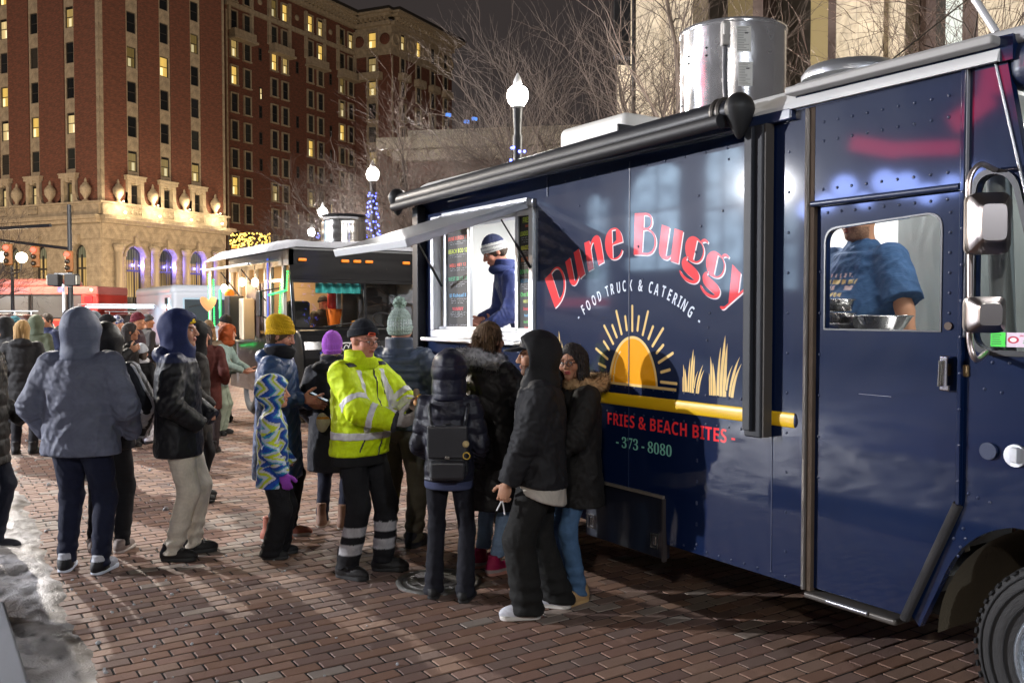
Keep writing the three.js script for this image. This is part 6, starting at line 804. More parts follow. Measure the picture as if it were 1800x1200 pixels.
  const pantF = (x, y, z) => { let d = ell(x - side, y - .93, z + .012, .158 * g, .14, .128 * g); for (const k of ['L', 'R']) { const G = legs[k]; let q = cap3(x, y, z, G.Hp, G.K, pr[0] * (1 + (g - 1) * .6), pr[1]); q = smin(q, cap3(x, y, z, G.K, V(G.A.x, .04, G.A.z - .005), pr[1], pr[2]), .03); d = d < q ? smin(d, q, .05) : smin(d, q, .02); } d = smax(d, hemY - y, .01); d = smax(d, y - 1.06, .01); const low = clamp((.34 - y) / .25, 0, 1); d += .0065 * wrinkle(x, y, z, o.H * 3) + low * (pt.fold ?? .005) * sin(y * 75 + 3 * N3(x * 8, y * 3, z * 8)) + .004 * N3(x * 22, y * 9, z * 22) * clamp(1 - abs(y - .48) * 5, .2, 1); return d; };
  add('trousers', nets(pantF, [-.42, .02, -.42], [.42, 1.1, .42], cell, pt.col), cloth(pt.col ? null : pt.c, pt.rough ?? .82, pt.col ? { vertexColors: true } : {}));
  const S0 = o.shoes; for (const k of ['L', 'R']) { const G = legs[k], cy = cos(G.yaw), sy = sin(G.yaw), loc = (x, z) => [(x - G.A.x) * cy - (z - G.A.z) * sy, (x - G.A.x) * sy + (z - G.A.z) * cy], bk = S0.bulk || 1;
    const upF = (x, y, z) => { const [u, v] = loc(x, z); let d = ell(u, y - .035, v - .055, .045 * bk, .052 * bk, .128); d = smin(d, ell(u, y - .04, v + .03, .04 * bk, .055, .06), .03); d = smin(d, cap3(u, y, v, { x: 0, y: .07, z: -.02 }, { x: 0, y: S0.h || .11, z: -.02 }, .044 * bk, .042 * bk), .035); d = smax(d, .018 - y, .006); d = smax(d, y - (S0.h || .11), .006); if (S0.lace) d += .003 * sin(v * 160) * clamp((y - .06) * 40, 0, 1) * (v > 0 && v < .1 ? 1 : 0); return d; };
    const soleF = (x, y, z) => { const [u, v] = loc(x, z); const d2 = cap3(u, 0, v, { x: 0, y: 0, z: -.035 }, { x: 0, y: 0, z: .125 }, .04 * bk, .043 * bk) - .004; return smax(d2, abs(y - .016) - .016, .008); };
    const bb = [[G.A.x - .2, -.01, G.A.z - .2], [G.A.x + .2, (S0.h || .11) + .03, G.A.z + .24]];
    const m = add('shoe', nets(upF, ...bb, fine ? .007 : .012, S0.col ? (x, y, z) => { const [u, v] = loc(x, z); return S0.col(u, y, v); } : null), cloth(S0.col ? null : S0.c, S0.rough ?? .55, S0.col ? { vertexColors: true } : {})); add('sole', nets(soleF, ...bb, fine ? .007 : .012), M(rgb(...(S0.sole || [.02, .02, .02])), .7), m); }
  // --- top
  const tp_ = o.top, rows = (tp_.rows || JACKET), hem = tp_.hem ?? .82, sr = tp_.sr || [.083, .071, .055], sp = tp_.puff, am = tp_.amp || .011, fl = tp_.flare || 0, wa = tp_.wr ?? .008, belly = tp_.belly || 0, cuff = tp_.cuff ?? 1;
  const bulge = (u) => sp ? am * (Math.pow(abs(sin(PI * u / sp)), .55) - .62) : 0;
  const torsoF = (x, y, z) => { const zz = z - lean * max(0, y - .93) - 0, xx = x - side * clamp((1.2 - y) * 2, 0, 1), [, a0, b0] = prof(rows, y), k = 1 + fl * max(0, 1.1 - y), gq = 1 - .6 * clamp((y - 1.1) / .28, 0, 1), a = a0 * (1 + (g * w - 1) * gq) * k, b = (b0 * (y < 1.44 ? g : 1 + (g - 1) * .5)) * k + belly * Math.exp(-(((y - 1.08) / .16) ** 2)); const px = xx / a, pz = (zz + .01 - (belly ? belly * .6 * Math.exp(-(((y - 1.08) / .16) ** 2)) : 0)) / b, k0 = hypot(px, pz), k1 = hypot(px / a, pz / b); let d = k1 < 1e-5 ? -.1 : k0 * (k0 - 1) / k1; d -= bulge(tp_.chev ? y + abs(xx) * tp_.chev : y); d = smax(d, y - (tp_.neck ?? 1.51), .02); return d; };
  const topF = (x, y, z) => { let d = torsoF(x, y, z); const wv = wa ? wa * wrinkle(x, y, z, o.H * 7) : 0; d += wv; d = smax(d, hem + (tp_.hemTilt || 0) * z - y, .014);
    for (const k of ['L', 'R']) { const A = arms[k]; if (cuff < 1 && cuff <= .5) { const e = A.S.clone().lerp(A.E, cuff * 2); let q = cap3(x, y, z, A.S, e, sr[0], sr[1]); q = max(q, (x - e.x) * (e.x - A.S.x) / .3 + (y - e.y) * (e.y - A.S.y) / .3 + (z - e.z) * (e.z - A.S.z) / .3); d = smin(d, q + wv * .8, .04); continue; }
      const t1 = sp ? bulge(((x - A.S.x) * (A.E.x - A.S.x) + (y - A.S.y) * (A.E.y - A.S.y) + (z - A.S.z) * (A.E.z - A.S.z)) / .3 * .94) : 0, dx = (A.W.x - A.E.x) / .265, dy = (A.W.y - A.E.y) / .265, dz = (A.W.z - A.E.z) / .265, u2 = (x - A.E.x) * dx + (y - A.E.y) * dy + (z - A.E.z) * dz, t2 = sp ? bulge(.3 + u2) : 0;
      let q = cap3(x, y, z, A.S, A.E, sr[0] * sqrt(g), sr[1] * sqrt(g)) - t1; const q2 = smax(cap3(x, y, z, A.E, A.W, sr[1] * sqrt(g), sr[2]) - t2, u2 - .268, .008); q = smin(q, q2, .025); const eb = Math.exp(-(((x - A.E.x) ** 2 + (y - A.E.y) ** 2 + (z - A.E.z) ** 2) / .012)); q += wv * .9 + (wa ? eb * .006 * sin(u2 * 130 + 5 * N3(x * 9, y * 9, z * 9)) : 0); d = smin(d, q, tp_.k || .035); }
    if (tp_.hoodDown) { const h = sh(V(0, 1.46, -.1)); d = smin(d, ell(x - h.x, y - h.y, z - h.z, .15, .065, .08) + wv, .03); }
    if (tp_.collar) { const c = sh(V(0, 1.5, 0)); const r = hypot(x / 1.08, z - c.z + .005); const q = smax(abs(r - .082) - .016, abs(y - 1.505 - tp_.collar * .3) - tp_.collar, .012); d = smin(d, q, .02); }
    return d; };
  const bw = .62, tlo = [-bw, hem - .06, -.5], thi = [bw, 1.66, .75];
  const topG = nets(topF, tlo, thi, tp_.cell || cell, tp_.col, .03), topM = cloth(tp_.col ? null : tp_.c, tp_.rough ?? .7, { ...(tp_.col ? { vertexColors: true } : {}), ...(tp_.mat || {}) });
  const topMesh = add(tp_.name || 'jacket', topG, topM, gr, tp_.label);
  if (tp_.bands) for (const b of tp_.bands) add('reflective_band', nets((x, y, z) => max(topF(x, y, z) - .004, b.f(x, y, z, arms)), tlo, thi, .009, null, .03), M(rgb(.62, .6, .62), .45, { bumpMap: rep(T.weave, 8), bumpScale: .001 }), topMesh);
  if (tp_.extra) for (const b of tp_.extra) add(b.n, nets((x, y, z) => max(topF(x, y, z) - (b.t || .004), b.f(x, y, z, arms)), tlo, thi, b.cell || .009, null, .03), b.m, topMesh);
  if (o.shirt) add('shirt_hem', nets((x, y, z) => { let d = torsoF(x, y, z) + .012; d += .006 * N3(x * 12, y * 5, z * 12); return smax(smax(d, o.shirt.hem + (o.shirt.tilt || 0) * z - y, .01), y - 1.0, .01); }, [-.3, o.shirt.hem - .12, -.3], [.3, 1.05, .3], cell), cloth(o.shirt.c, .85));
  // --- hood, hat, hair
  const hbox = (e = .22 * HS) => [[hc.x - e, hc.y - .3, hc.z - e - .06], [hc.x + e, hc.y + e + .05, hc.z + e + .06]];
  const hn = sh(V(0, 1.47, -.01));
  if (o.hood) { const h = o.hood, [ox, oy, oz] = h.open || [.082, .125, .12], bulk = h.b || 1, cz = h.oz ?? .135;
    const hf = (x, y, z) => { const q = toH(x, y, z); let d = ell(q.x, q.y - .03, q.z + .022, .112 * bulk, .138 * bulk, .142 * bulk) * HS; d = smin(d, cap3(x, y, z, hn, hc, (h.nk || .12) * bulk, (h.nk ? .09 : .105) * bulk), h.nk ? .03 : .06); if (sp && h.puff) d -= bulge(y * 1.0 + .02) * .9; d += .007 * N3(x * 8, y * 8, z * 8) + (h.wr || .004) * N3(x * 20, y * 14, z * 20); d = smax(d, hn.y - .045 - y, .02); d = smax(d, -ell(q.x, q.y + (h.oy ?? .012), q.z - cz, ox, oy, oz) * HS, .02); return d; };
    const hg = nets(hf, ...hbox(.24 * HS), fine ? .009 : .014, h.col, .02), hm = add('hood', hg, cloth(h.col ? null : (h.c || tp_.c), h.rough ?? tp_.rough ?? .75, h.col ? { vertexColors: true } : {}), gr, h.label); if (h.fur) furRing(hm, h.fur); }
  function furRing(par, fu) { const c = fu.down ? sh(V(0, 1.475, -.07)) : null, ff = (x, y, z) => { if (c) { const dx = x - c.x, dz = z - c.z, r = hypot(dx, dz * 1.0) - (fu.R || .125); const yy = y - c.y - (fu.up || 0) * (dz < 0 ? -dz : 0) + .0; return hypot(r, yy) - (fu.r || .055) * (1 + .25 * N3(x * 16, y * 16, z * 16)) * (dz > .06 ? .85 : 1); } const q = toH(x, y, z), r = hypot(q.x / .11, (q.y + .02) / .15) - 1; return hypot(r * .12, q.z - .05) - (fu.r || .04); };
    const fg = nets(ff, [hc.x - .32, hc.y - .36, hc.z - .36], [hc.x + .32, hc.y + .2, hc.z + .26], .011, (x, y, z) => fu.c(.5 + .5 * N3(x * 40, y * 40, z * 40))); const m = add('fur_trim', fg, M(0xffffff, .95, { vertexColors: true }), par); const f0 = fg; const tg = tufts(f0, fu.n || 2600, .034 * s, .0016 * s, (a, n) => n.clone(), fu.c); tg.userData.sc = 1; const tm = part('fur_tufts', tg, M(0xffffff, .9, { vertexColors: true, side: THREE.DoubleSide }), m.parent === gr ? m : par); tm.userData.kind = 'stuff'; }
  if (o.fur) furRing(gr, o.fur);
  if (o.hat) { const h = o.hat, top = h.top || .118, edge = (q) => q.y - (h.e ?? .022) - (h.t ?? .3) * q.z;
    const hf = (x, y, z) => { const q = toH(x, y, z), a = Math.atan2(q.x, q.z); let d = ell(q.x, q.y - .042, q.z + .012, .089, top, .108); const e = edge(q), b = h.band || .05; d -= .009 * clamp((b - e) * 200, 0, 1); d += (h.rib ?? .002) * sin(a * 44) + (h.knit || 0) * sin(q.y * 260 + sin(a * 30)) ; if (h.slouch) d = smin(d, ell(q.x, q.y - .1, q.z + .07, .075, .06, .07), .05); return smax(d, -e, .006); };
    const hm = add('hat', nets(hf, ...hbox(.2), fine ? .006 : .011, h.col ? (x, y, z) => h.col(toH(x, y, z).clone(), edge(toH(x, y, z))) : null, .015), cloth(h.col ? null : h.c, .9, h.col ? { vertexColors: true } : {}), gr);
    if (h.pom) { const c = V(0, .042 + top + .028, -.012); add('pompom', nets((x, y, z) => { const q = toH(x, y, z); return ell(q.x - c.x, q.y - c.y, q.z - c.z, .05, .048, .05) + .012 * N3(x * 60, y * 60, z * 60) + .006 * N3(x * 130, y * 130, z * 130); }, [hc.x - .1, hc.y + .09, hc.z - .12], [hc.x + .1, hc.y + .3, hc.z + .1], .006, (x, y, z) => { const v = .7 + .5 * N3(x * 70, y * 70, z * 70); return h.pom.map(c2 => c2 * v); }), cloth(null, .95, { vertexColors: true }), hm); }
    if (h.patch) { const pm = new THREE.ExtrudeGeometry((() => { const r = new THREE.Shape(); r.moveTo(-.028, -.01); r.quadraticCurveTo(-.028, .012, -.014, .012); r.lineTo(.016, .012); r.quadraticCurveTo(.03, .012, .028, -.01); r.closePath(); const i = new THREE.Path(); i.moveTo(-.018, -.004); i.lineTo(-.012, .005); i.lineTo(.018, .005); i.lineTo(.016, -.004); i.closePath(); r.holes.push(i); return r; })(), { depth: .004, bevelEnabled: false }); pm.rotateY(h.patch.a || 0).translate(.113 * sin(h.patch.a || 0) * .86, h.patch.y || .062, .111 * cos(h.patch.a || 0)); pm.applyQuaternion(hq).translate(hc.x, hc.y, hc.z); add('hat_emblem', pm, M(rgb(...h.patch.c), .6), hm); } }
  if (o.brim) { const bg = nets((x, y, z) => { const q = toH(x, y, z); return ell(q.x, q.y - .062 + q.x * q.x * 3 + (q.z - .1) * .12, q.z - .118, .074, .009, .085); }, ...hbox(.26), .006), m = add('cap_brim', bg, cloth(o.brim.c, .7)); const cr = nets((x, y, z) => { const q = toH(x, y, z); return smax(ell(q.x, q.y - .035, q.z + .006, .084, .1, .105), .05 - q.y, .01); }, ...hbox(.2), .008); add('cap_crown', cr, cloth(o.brim.c, .7)); }
  if (o.hair) { const h = o.hair, hatE = o.hat ? (q) => q.y - (o.hat.e ?? .022) - (o.hat.t ?? .3) * q.z : null, L = h.len || 0, tilt = h.back || 0, hf = (x, y, z) => { const q = toH(x, y, z), st = .0035 * sin(Math.atan2(q.x, q.z) * 46 + q.y * 9) + .005 * N3(q.x * 18, q.y * 6, q.z * 18); let d = ell(q.x, q.y - .036, q.z + .016, .09, .105, .107); d = smax(d, -ell(q.x, q.y + .015, q.z - .125, .074, .1, .088), .015); if (L) { const e = cap3(abs(q.x), q.y, q.z, { x: .035, y: .02, z: -.055 }, { x: .05, y: -L, z: -.05 - tilt }, .06, h.r2 || .05); d = smin(d, e, .03); if (h.front) d = smin(d, cap3(abs(q.x), q.y, q.z, { x: .07, y: .03, z: .01 }, { x: .09, y: -L * .8, z: .055 }, .03, .035), .03); } if (h.bun) d = smin(d, ell(q.x, q.y - .12, q.z + .1, .055, .05, .05), .02); d += st; return hatE ? smax(d, hatE(q) - .012, .008) : d; };
    const hg = nets(hf, [hc.x - .2, hc.y - L - .12, hc.z - .28], [hc.x + .2, hc.y + .22, hc.z + .2], fine ? .007 : .011, (x, y, z) => { const v = .65 + .7 * (.5 + .5 * N3(x * 60, y * 7, z * 60)); return hairC.map(c => c * v); }, .02), m = add('hair', hg, M(0xffffff, .75, { vertexColors: true })); if (fine && h.n) { const tg = tufts(hg, h.n, .075 * s, .0016 * s, (a, n) => { const t = V(0, -1, 0).addScaledVector(n, n.y); return t.lengthSq() < .05 ? n.clone() : t.normalize().addScaledVector(n, .18); }, v => hairC.map(c => c * (.6 + 1.1 * v))); tg.userData.sc = 1; part('hair_strands', tg, M(0xffffff, .8, { vertexColors: true, side: THREE.DoubleSide }), m).userData.kind = 'stuff'; } }
  if (o.scarf) add('scarf', nets((x, y, z) => { const c = sh(V(0, 1.5, .01)), r = hypot(x / 1.05, z - c.z) - .085; return hypot(r, (y - c.y + (o.scarf.low || 0)) * .75) - (o.scarf.r || .042) + .007 * N3(x * 12, y * 30, z * 12); }, [-.2, 1.38, nb.z - .2], [.2, 1.62, nb.z + .25], .009, o.scarf.col), cloth(o.scarf.col ? null : o.scarf.c, .9, o.scarf.col ? { vertexColors: true } : {}));
  if (o.glasses) { const gs2 = [], q = hq; for (const sx of [-1, 1]) { const t = new THREE.TorusGeometry(.019, .0018 * (o.glasses.t || 1), 6, 20); t.scale(1.12, .88, 1).translate(sx * .031, .004, .111); gs2.push(t); gs2.push(bar(V(sx * .052, .008, .108), V(sx * .082, .01, .0), .0016 * (o.glasses.t || 1), 5)); } gs2.push(bar(V(-.011, .007, .113), V(.011, .007, .113), .0016, 5)); for (const t of gs2) t.applyQuaternion(q).translate(hc.x, hc.y, hc.z); add('glasses', mergeGeometries(gs2.map(t => t.toNonIndexed())), M(rgb(...(o.glasses.c || [.02, .015, .015])), .35)); }
  gr.userData.rig = undefined; delete gr.userData.rig;
  return { g: gr, arms, s, add, hc, hq, topF, topMesh, torsoF, W: v => v.clone().multiplyScalar(s).applyAxisAngle(V(0, 1, 0), gr.rotation.y).add(gr.position) };
}
seed_ = 101;
const ang = (x, y, z) => x; void ang;
const mix = (a, b, t) => a.map((v, i) => v + (b[i] - v) * t);
const boots = { c: [.014, .013, .013], h: .17, rough: .5, bulk: 1.05 };
const pos = (px, py) => { const g = gnd(px, py); return [g.x, g.z]; };
// 1 man in the grey hooded parka, back to us
person('heavy man in grey hooded parka and navy trousers seen from behind at the left', { p: pos(146, 1004), face: 148, H: 1.8, g: 1.14, w: 1.06, head: [0, 4], skin: 'fair',
  armL: { h: [.29, .92, .14], e: [.6, -.2, -.8], hide: 1 }, armR: { h: [.28, .92, .15], e: [.55, -.2, -.8], hide: 1 }, feet: { L: [.13, .03, 12], R: [-.13, -.03, -10] },
  top: { c: [.105, .115, .165], hem: .8, sr: [.1, .088, .066], wr: .011, flare: .03, rough: .6, name: 'parka' }, hood: { c: [.1, .115, .17], b: 1.04, open: [.09, .13, .12] },
  pants: { c: [.008, .011, .03], r: [.105, .078, .06] }, shoes: { col: (u, y, v) => v < -.03 && y < .09 ? [.012, .012, .015] : y > .09 ? [.5, .52, .58] : (v > .03 ? [.4, .42, .5] : [.02, .02, .022]), sole: [.62, .68, .8], h: .13 } });
person('person in black track jacket with three white sleeve stripes behind the grey parka', { p: pos(190, 968), face: 150, H: 1.7, fine: 0, hood: { c: [.012, .012, .013] }, armL: { h: [.25, .93, .12], hide: 1 }, armR: { h: [.24, .9, .1], e: [1, 0, -.4], hide: 1 },
  top: { c: [.014, .015, .02], hem: .8, rough: .5, extra: [0, 1, 2].map(i => ({ n: 'white_stripe', t: .005, cell: .008, m: M(rgb(.6, .6, .62), .6), f: (x, y, z, A) => max(abs((z - A.R.E.z * 0) + .045 - i * .035 - (y < 1.1 ? (1.1 - y) * .35 : 0)) - .008, x + .2) })) }, pants: { c: [.01, .01, .012] }, shoes: { c: [.25, .2, .18], sole: [.5, .45, .42] } });
// 2 man in black parka with blue hood
{ const P2 = person('man in black parka with blue hood and beige trousers standing in right profile', { p: pos(318, 978), face: 66, H: 1.79, g: 1.1, head: [-6, -2], skin: 'fair', beard: .12,
  armL: { h: [.2, .98, .2], e: [.7, -.2, -.8], hide: 1 }, armR: { h: [.22, .97, .18], e: [.8, -.2, -.7], hide: 1 }, feet: { L: [.1, .06, 10], R: [-.1, -.04, -12] },
  top: { col: (x, y, z) => y > 1.415 ? [.012, .018, .06] : [.009, .009, .012], hem: .74, sr: [.09, .08, .062], wr: .011, rough: .5, hoodDown: 1, name: 'parka' }, hood: { c: [.014, .022, .085], b: 1.05, open: [.17, .135, .13], oz: .178, rough: .7 }, hat: { col: (q, e) => (q.z > .02 && q.x < .01 && e < .055 && N3(q.x * 50, q.y * 50, q.z * 50 + 4) > -.1) ? [.8, .55, .01] : [.015, .015, .03], top: .105, e: .03 },
  pants: { c: [.56, .5, .42], r: [.1, .078, .062], fold: .009 }, shoes: { c: [.012, .011, .011], h: .13, bulk: 1.1, lace: 1 } }); }
// 3 woman with yellow beanie and phone
{ const q = person('woman in mustard yellow beanie and long blue puffer coat looking at her phone', { p: pos(491, 946), face: 54, H: 1.74, fem: 1, g: 1.14, head: [4, 16], skin: 'pink', hairC: [.07, .04, .02],
  armR: { h: [.14, 1.14, .23], e: [.7, -.7, -.5], d: [.1, -.1, 1], t: [.3, 1, .2], curl: .3 }, armL: { h: [.13, 1.08, .22], e: [.7, -.8, -.4], d: [.1, -.2, 1], t: [.2, 1, 0], curl: .45 }, feet: { L: [.09, .06, 6], R: [-.09, -.04, -4] },
  top: { c: [.03, .062, .15], hem: .5, puff: .085, amp: .011, chev: .7, flare: .1, wr: .006, rough: .45, hoodDown: 1, collar: .05, name: 'puffer_coat' }, scarf: { c: [.01, .01, .014] }, hat: { c: [.6, .36, .012], top: .132, e: .012, t: .34, rib: .003, knit: .003, slouch: 1, band: .04 }, hair: { len: .08, r2: .03 },
  pants: { c: [.012, .012, .016], r: [.08, .06, .05] }, shoes: { c: [.36, .12, .08], sole: [.45, .42, .4], h: .2 } });
  const A = q.arms.R, ph = new RoundedBoxGeometry(.075, .15, .009, 2, .006); const t = thing('smartphone', 'black smartphone held by the woman in the yellow beanie', 'phone', [0, 0, 0]); t.position.copy(q.W(A.W.clone().addScaledVector(A.d, .13).addScaledVector(A.n, .03).add(V(0, .015, 0)))); t.rotation.set(-1.1, q.g.rotation.y, 0, 'YXZ'); part('case', ph, blackPl, t); part('screen', box(.068, .14, .002, 0, 0, .005), glow(rgb(.35, .5, .6), .5), t);
  const L = q.arms.L, mt = thing('mitten', 'cream and orange knitted mitten hanging from the woman with the yellow beanie', 'mitten', [0, 0, 0]); mt.position.copy(q.W(L.W.clone().add(V(.0, -.16, .1)))); mt.rotation.y = q.g.rotation.y; part('mitten_body', nets((x, y, z) => smin(ell(x, y, z, .035, .08, .05), ell(x, y - .01, z - .045, .018, .035, .022), .02) + .003 * N3(x * 90, y * 90, z * 90), [-.08, -.12, -.1], [.08, .12, .1], .006, (x, y, z) => y > .03 && y < .05 ? [.5, .22, .02] : [.5, .45, .3]), cloth(null, .9, { vertexColors: true }), mt); }
// 4 child in patterned jacket
{ const zig = (x, y, z) => { const a = Math.atan2(x, z + .02), u = a * .16 + .022 * N3(x * 6, y * 6, z * 6) + .01 * N3(x * 16, y * 16, z * 16), tri = abs(((y * 5.6 + .45 * N3(x * 4, y * 3, 2 + z * 4)) % 1 + 1) % 1 - .5) * .24, v = ((u + tri) * 5 + .45 * floor(y * 3.1 + .3 * N3(x * 4, 1, z * 4))) % 1, k = (v + 1) % 1; return k < .28 ? [.014, .07, .4] : k < .4 ? [.03, .26, .42] : k < .6 ? [.5, .58, .74] : k < .8 ? [.5, .58, .03] : k < .94 ? [.62, .6, .68] : [.01, .035, .2]; };
  const q = person('child in blue and lime zigzag snow jacket with hood up and black snow pants', { p: pos(482, 978), face: 66, H: 1.28, headS: 1.2, cat: 'child', g: 1.08, w: .98, head: [-2, -3], skin: 'pink', fem: 1, gloves: { c: [.28, .06, .42], t: .009 }, cell: .009,
    armL: { h: [.22, .9, .16], e: [.6, -.2, -.8], hide: 1 }, armR: { h: [.27, .88, .12], e: [.6, -.2, -.7], d: [.05, -1, .25], t: [0, .2, 1], curl: .3 }, feet: { L: [.1, .05, 6], R: [-.09, -.03, -6] },
    top: { col: zig, hem: .72, sr: [.088, .076, .066], wr: .008, rough: .6, name: 'snow_jacket', cell: .009 }, hood: { col: zig, b: 1.06, nk: .075, open: [.17, .12, .12], oz: .19 }, pants: { c: [.01, .01, .012], r: [.12, .105, .1], hem: .03 }, shoes: { c: [.012, .012, .013], h: .14, bulk: 1.15 } });
  void q; }
// 5 man in hi-vis jacket
{ const yl = [.62, .8, .008];
  const q = person('man in bright yellow high visibility jacket and black beanie holding a hot dog', { p: pos(634, 1008), face: 24, H: 1.735, g: 1.1, w: 1.02, head: [-4, 10], hz: .015, skin: 'pink', hairC: [.1, .08, .07], gloves: { c: [.42, .4, .38], t: .006 }, glasses: { c: [.05, .03, .025] }, fat: .004,
    armL: { h: [.1, 1.13, .42], e: [.9, -.4, -.4], d: [.25, .15, 1], t: [.6, .9, .2], curl: .4 }, armR: { h: [.1, 1.1, .41], e: [.9, -.5, -.4], d: [-.35, .15, 1], t: [.5, 1, .2], curl: .45 }, feet: { L: [.15, .08, 30], R: [-.12, -.02, 4] },
    top: { c: yl, hem: .84, sr: [.096, .084, .066], wr: .013, rough: .62, collar: .045, name: 'hi_vis_jacket', belly: .04, mat: { sheen: 0 }, bands: [{ f: (x, y, z) => max(abs(y - .985) - .028, x * x - .07) }, ...[-1, 1].map(k => ({ f: (x, y, z) => max(abs(x * k - .115) - .024, 1.01 - y, y - 1.43) })), ...['L', 'R'].map(k => ({ f: (x, y, z, A) => { const a = A[k], d = a.E.clone().sub(a.S).normalize(), u = (x - a.S.x) * d.x + (y - a.S.y) * d.y + (z - a.S.z) * d.z, r = cap3(x, y, z, a.S, a.E, .13, .12); return max(abs(u - .24) - .024, r); } })), ...['L', 'R'].map(k => ({ f: (x, y, z, A) => { const a = A[k], d = a.W.clone().sub(a.E).normalize(), u = (x - a.E.x) * d.x + (y - a.E.y) * d.y + (z - a.E.z) * d.z, r = cap3(x, y, z, a.E, a.W, .11, .1); return max(abs(u - .1) - .022, r); } }))],
      extra: [{ n: 'zip', t: .005, m: M(rgb(.02, .02, .03), .5), f: (x, y, z) => max(abs(x - .012) - .007, -z) }, { n: 'black_collar', t: .005, m: M(rgb(.012, .013, .03), .7), f: (x, y, z) => max(abs(y - 1.465 - (z < 0 ? .01 : 0)) - .014, abs(x) - .2) }, { n: 'cuff', t: .005, m: M(rgb(.02, .02, .025), .7), f: (x, y, z, A) => min(...['L', 'R'].map(k => { const a = A[k], d = a.W.clone().sub(a.E).normalize(), u = (x - a.E.x) * d.x + (y - a.E.y) * d.y + (z - a.E.z) * d.z, r = cap3(x, y, z, a.E, a.W, .11, .1); return max(.245 - u, r); })) }, { n: 'pocket_zip', t: .006, m: M(rgb(.03, .03, .06), .5), f: (x, y, z) => max(abs(x + .14 - (y - .9) * .25) - .006, abs(y - .92) - .05, -z) }, { n: 'pocket_zip', t: .006, m: M(rgb(.03, .03, .06), .5), f: (x, y, z) => max(abs(x - .08 - (y - 1.3) * -.12) - .006, abs(y - 1.31) - .055, -z) }] },
    scarf: { c: [.55, .72, .01], low: .03, r: .034 }, hat: { c: [.012, .014, .02], top: .112, e: .032, t: .32, band: .055, rib: .0012, patch: { c: [.6, .08, .03], a: -.35, y: .066 } },
    pants: { col: (x, y, z) => (abs(y - .335) < .036 || abs(y - .21) < .034) ? [.42, .41, .42] : [.011, .011, .013], r: [.098, .082, .076], fold: .004, hem: .07 }, shoes: { ...boots, h: .2, bulk: 1.15 }, shirt: { c: [.012, .012, .013], hem: .77 } });
  const c = q.W(q.arms.L.W.clone().add(q.arms.R.W).multiplyScalar(.5).add(V(-.02, .12, .12))), hdg = thing('hot_dog', 'hot dog in a paper wrap held by the hi-vis man', 'hot dog', [c.x, c.y, c.z], q.g.rotation.y + .55);
  part('bun', nets((x, y, z) => { const a = cap3(x, y, z, V(-.07, 0, 0), V(.07, 0, 0), .028, .028); return smax(a, -cap3(x, y, z, V(-.1, .028, 0), V(.1, .028, 0), .016, .016), .008); }, [-.12, -.06, -.06], [.12, .06, .06], .005), M(rgb(.52, .26, .09), .6), hdg); part('sausage', bar(V(-.085, .02, 0), V(.085, .02, 0), .014, 12), M(rgb(.35, .1, .04), .35), hdg); part('mustard', tube([-3, -2, -1, 0, 1, 2, 3].map(i => V(i * .022, .036, i % 2 ? .006 : -.006)), .004, 6, 30), M(rgb(.75, .42, .02), .4), hdg);
  part('paper_wrap', (() => { const g = new THREE.CylinderGeometry(.052, .03, .13, 24, 6, true, 0, PI * 1.25), p = g.attributes.position; for (let i = 0; i < p.count; i++) { const k = 1 + .16 * N3(p.getX(i) * 30, p.getY(i) * 30, p.getZ(i) * 30); p.setX(i, p.getX(i) * k); p.setZ(i, p.getZ(i) * k); } g.rotateZ(PI / 2).rotateX(-PI * .62); g.computeVertexNormals(); return g.translate(-.01, -.012, 0); })(), M(rgb(.66, .6, .55), .8, { side: THREE.DoubleSide }), hdg); part('tan_sausage_end', bar(V(.05, .02, -.02), V(.1, .06, -.03), .02, 12), M(rgb(.36, .28, .2), .6), hdg); }
// 6 purple beanie
person('woman in bright purple beanie and long dark coat behind the hi-vis man', { p: pos(585, 926), face: 138, H: 1.62, fem: 1, head: [0, 2], hairC: [.2, .14, .08], armL: { h: [.24, .95, .15], hide: 1 }, armR: { h: [.25, .9, .08], hide: 1 }, top: { c: [.02, .02, .026], hem: .52, flare: .12, wr: .008, rough: .75, hoodDown: 1, collar: .05, name: 'coat' }, hat: { c: [.42, .12, .62], top: .122, e: -.055, t: .12, rib: .003, band: .05 }, hair: { len: .2, r2: .035 }, pants: { c: [.012, .014, .03], r: [.085, .065, .055] }, shoes: { c: [.22, .12, .08], sole: [.3, .25, .2], h: .22 } });
// 7 man with mint pompom hat
person('tall man in navy quilted puffer jacket and mint pompom hat facing the serving hatch', { p: pos(703, 955), face: 128, H: 1.8, g: 1.16, w: 1.06, head: [4, 0], skin: 'fair', armL: { h: [.26, .98, .22], e: [.9, -.3, -.5], hide: 1 }, armR: { h: [.26, 1.0, .22], e: [.9, -.3, -.5], hide: 1 }, feet: { L: [.14, .05, 12], R: [-.14, -.05, -10] },
  top: { c: [.035, .046, .075], hem: .88, puff: .062, amp: .012, wr: .004, sr: [.095, .085, .065], rough: .4, collar: .05, name: 'puffer_jacket' }, hat: { col: (q, e) => { const st = e < .055 ? [.36, .44, .4] : (e > .07 && e < .115 ? ((floor(Math.atan2(q.x, q.z) * 9) % 2) ? [.5, .56, .58] : [.36, .44, .42]) : [.32, .4, .37]); return st.map(v => v * (.85 + .3 * N3(q.x * 90, q.y * 90, q.z * 90))); }, top: .13, e: -.035, t: .1, rib: .0025, knit: .002, band: .06, pom: [.34, .46, .4] },
  pants: { c: [.085, .075, .055], r: [.1, .082, .07], fold: .01 }, shoes: { c: [.02, .02, .03], h: .12, bulk: 1.1 } });
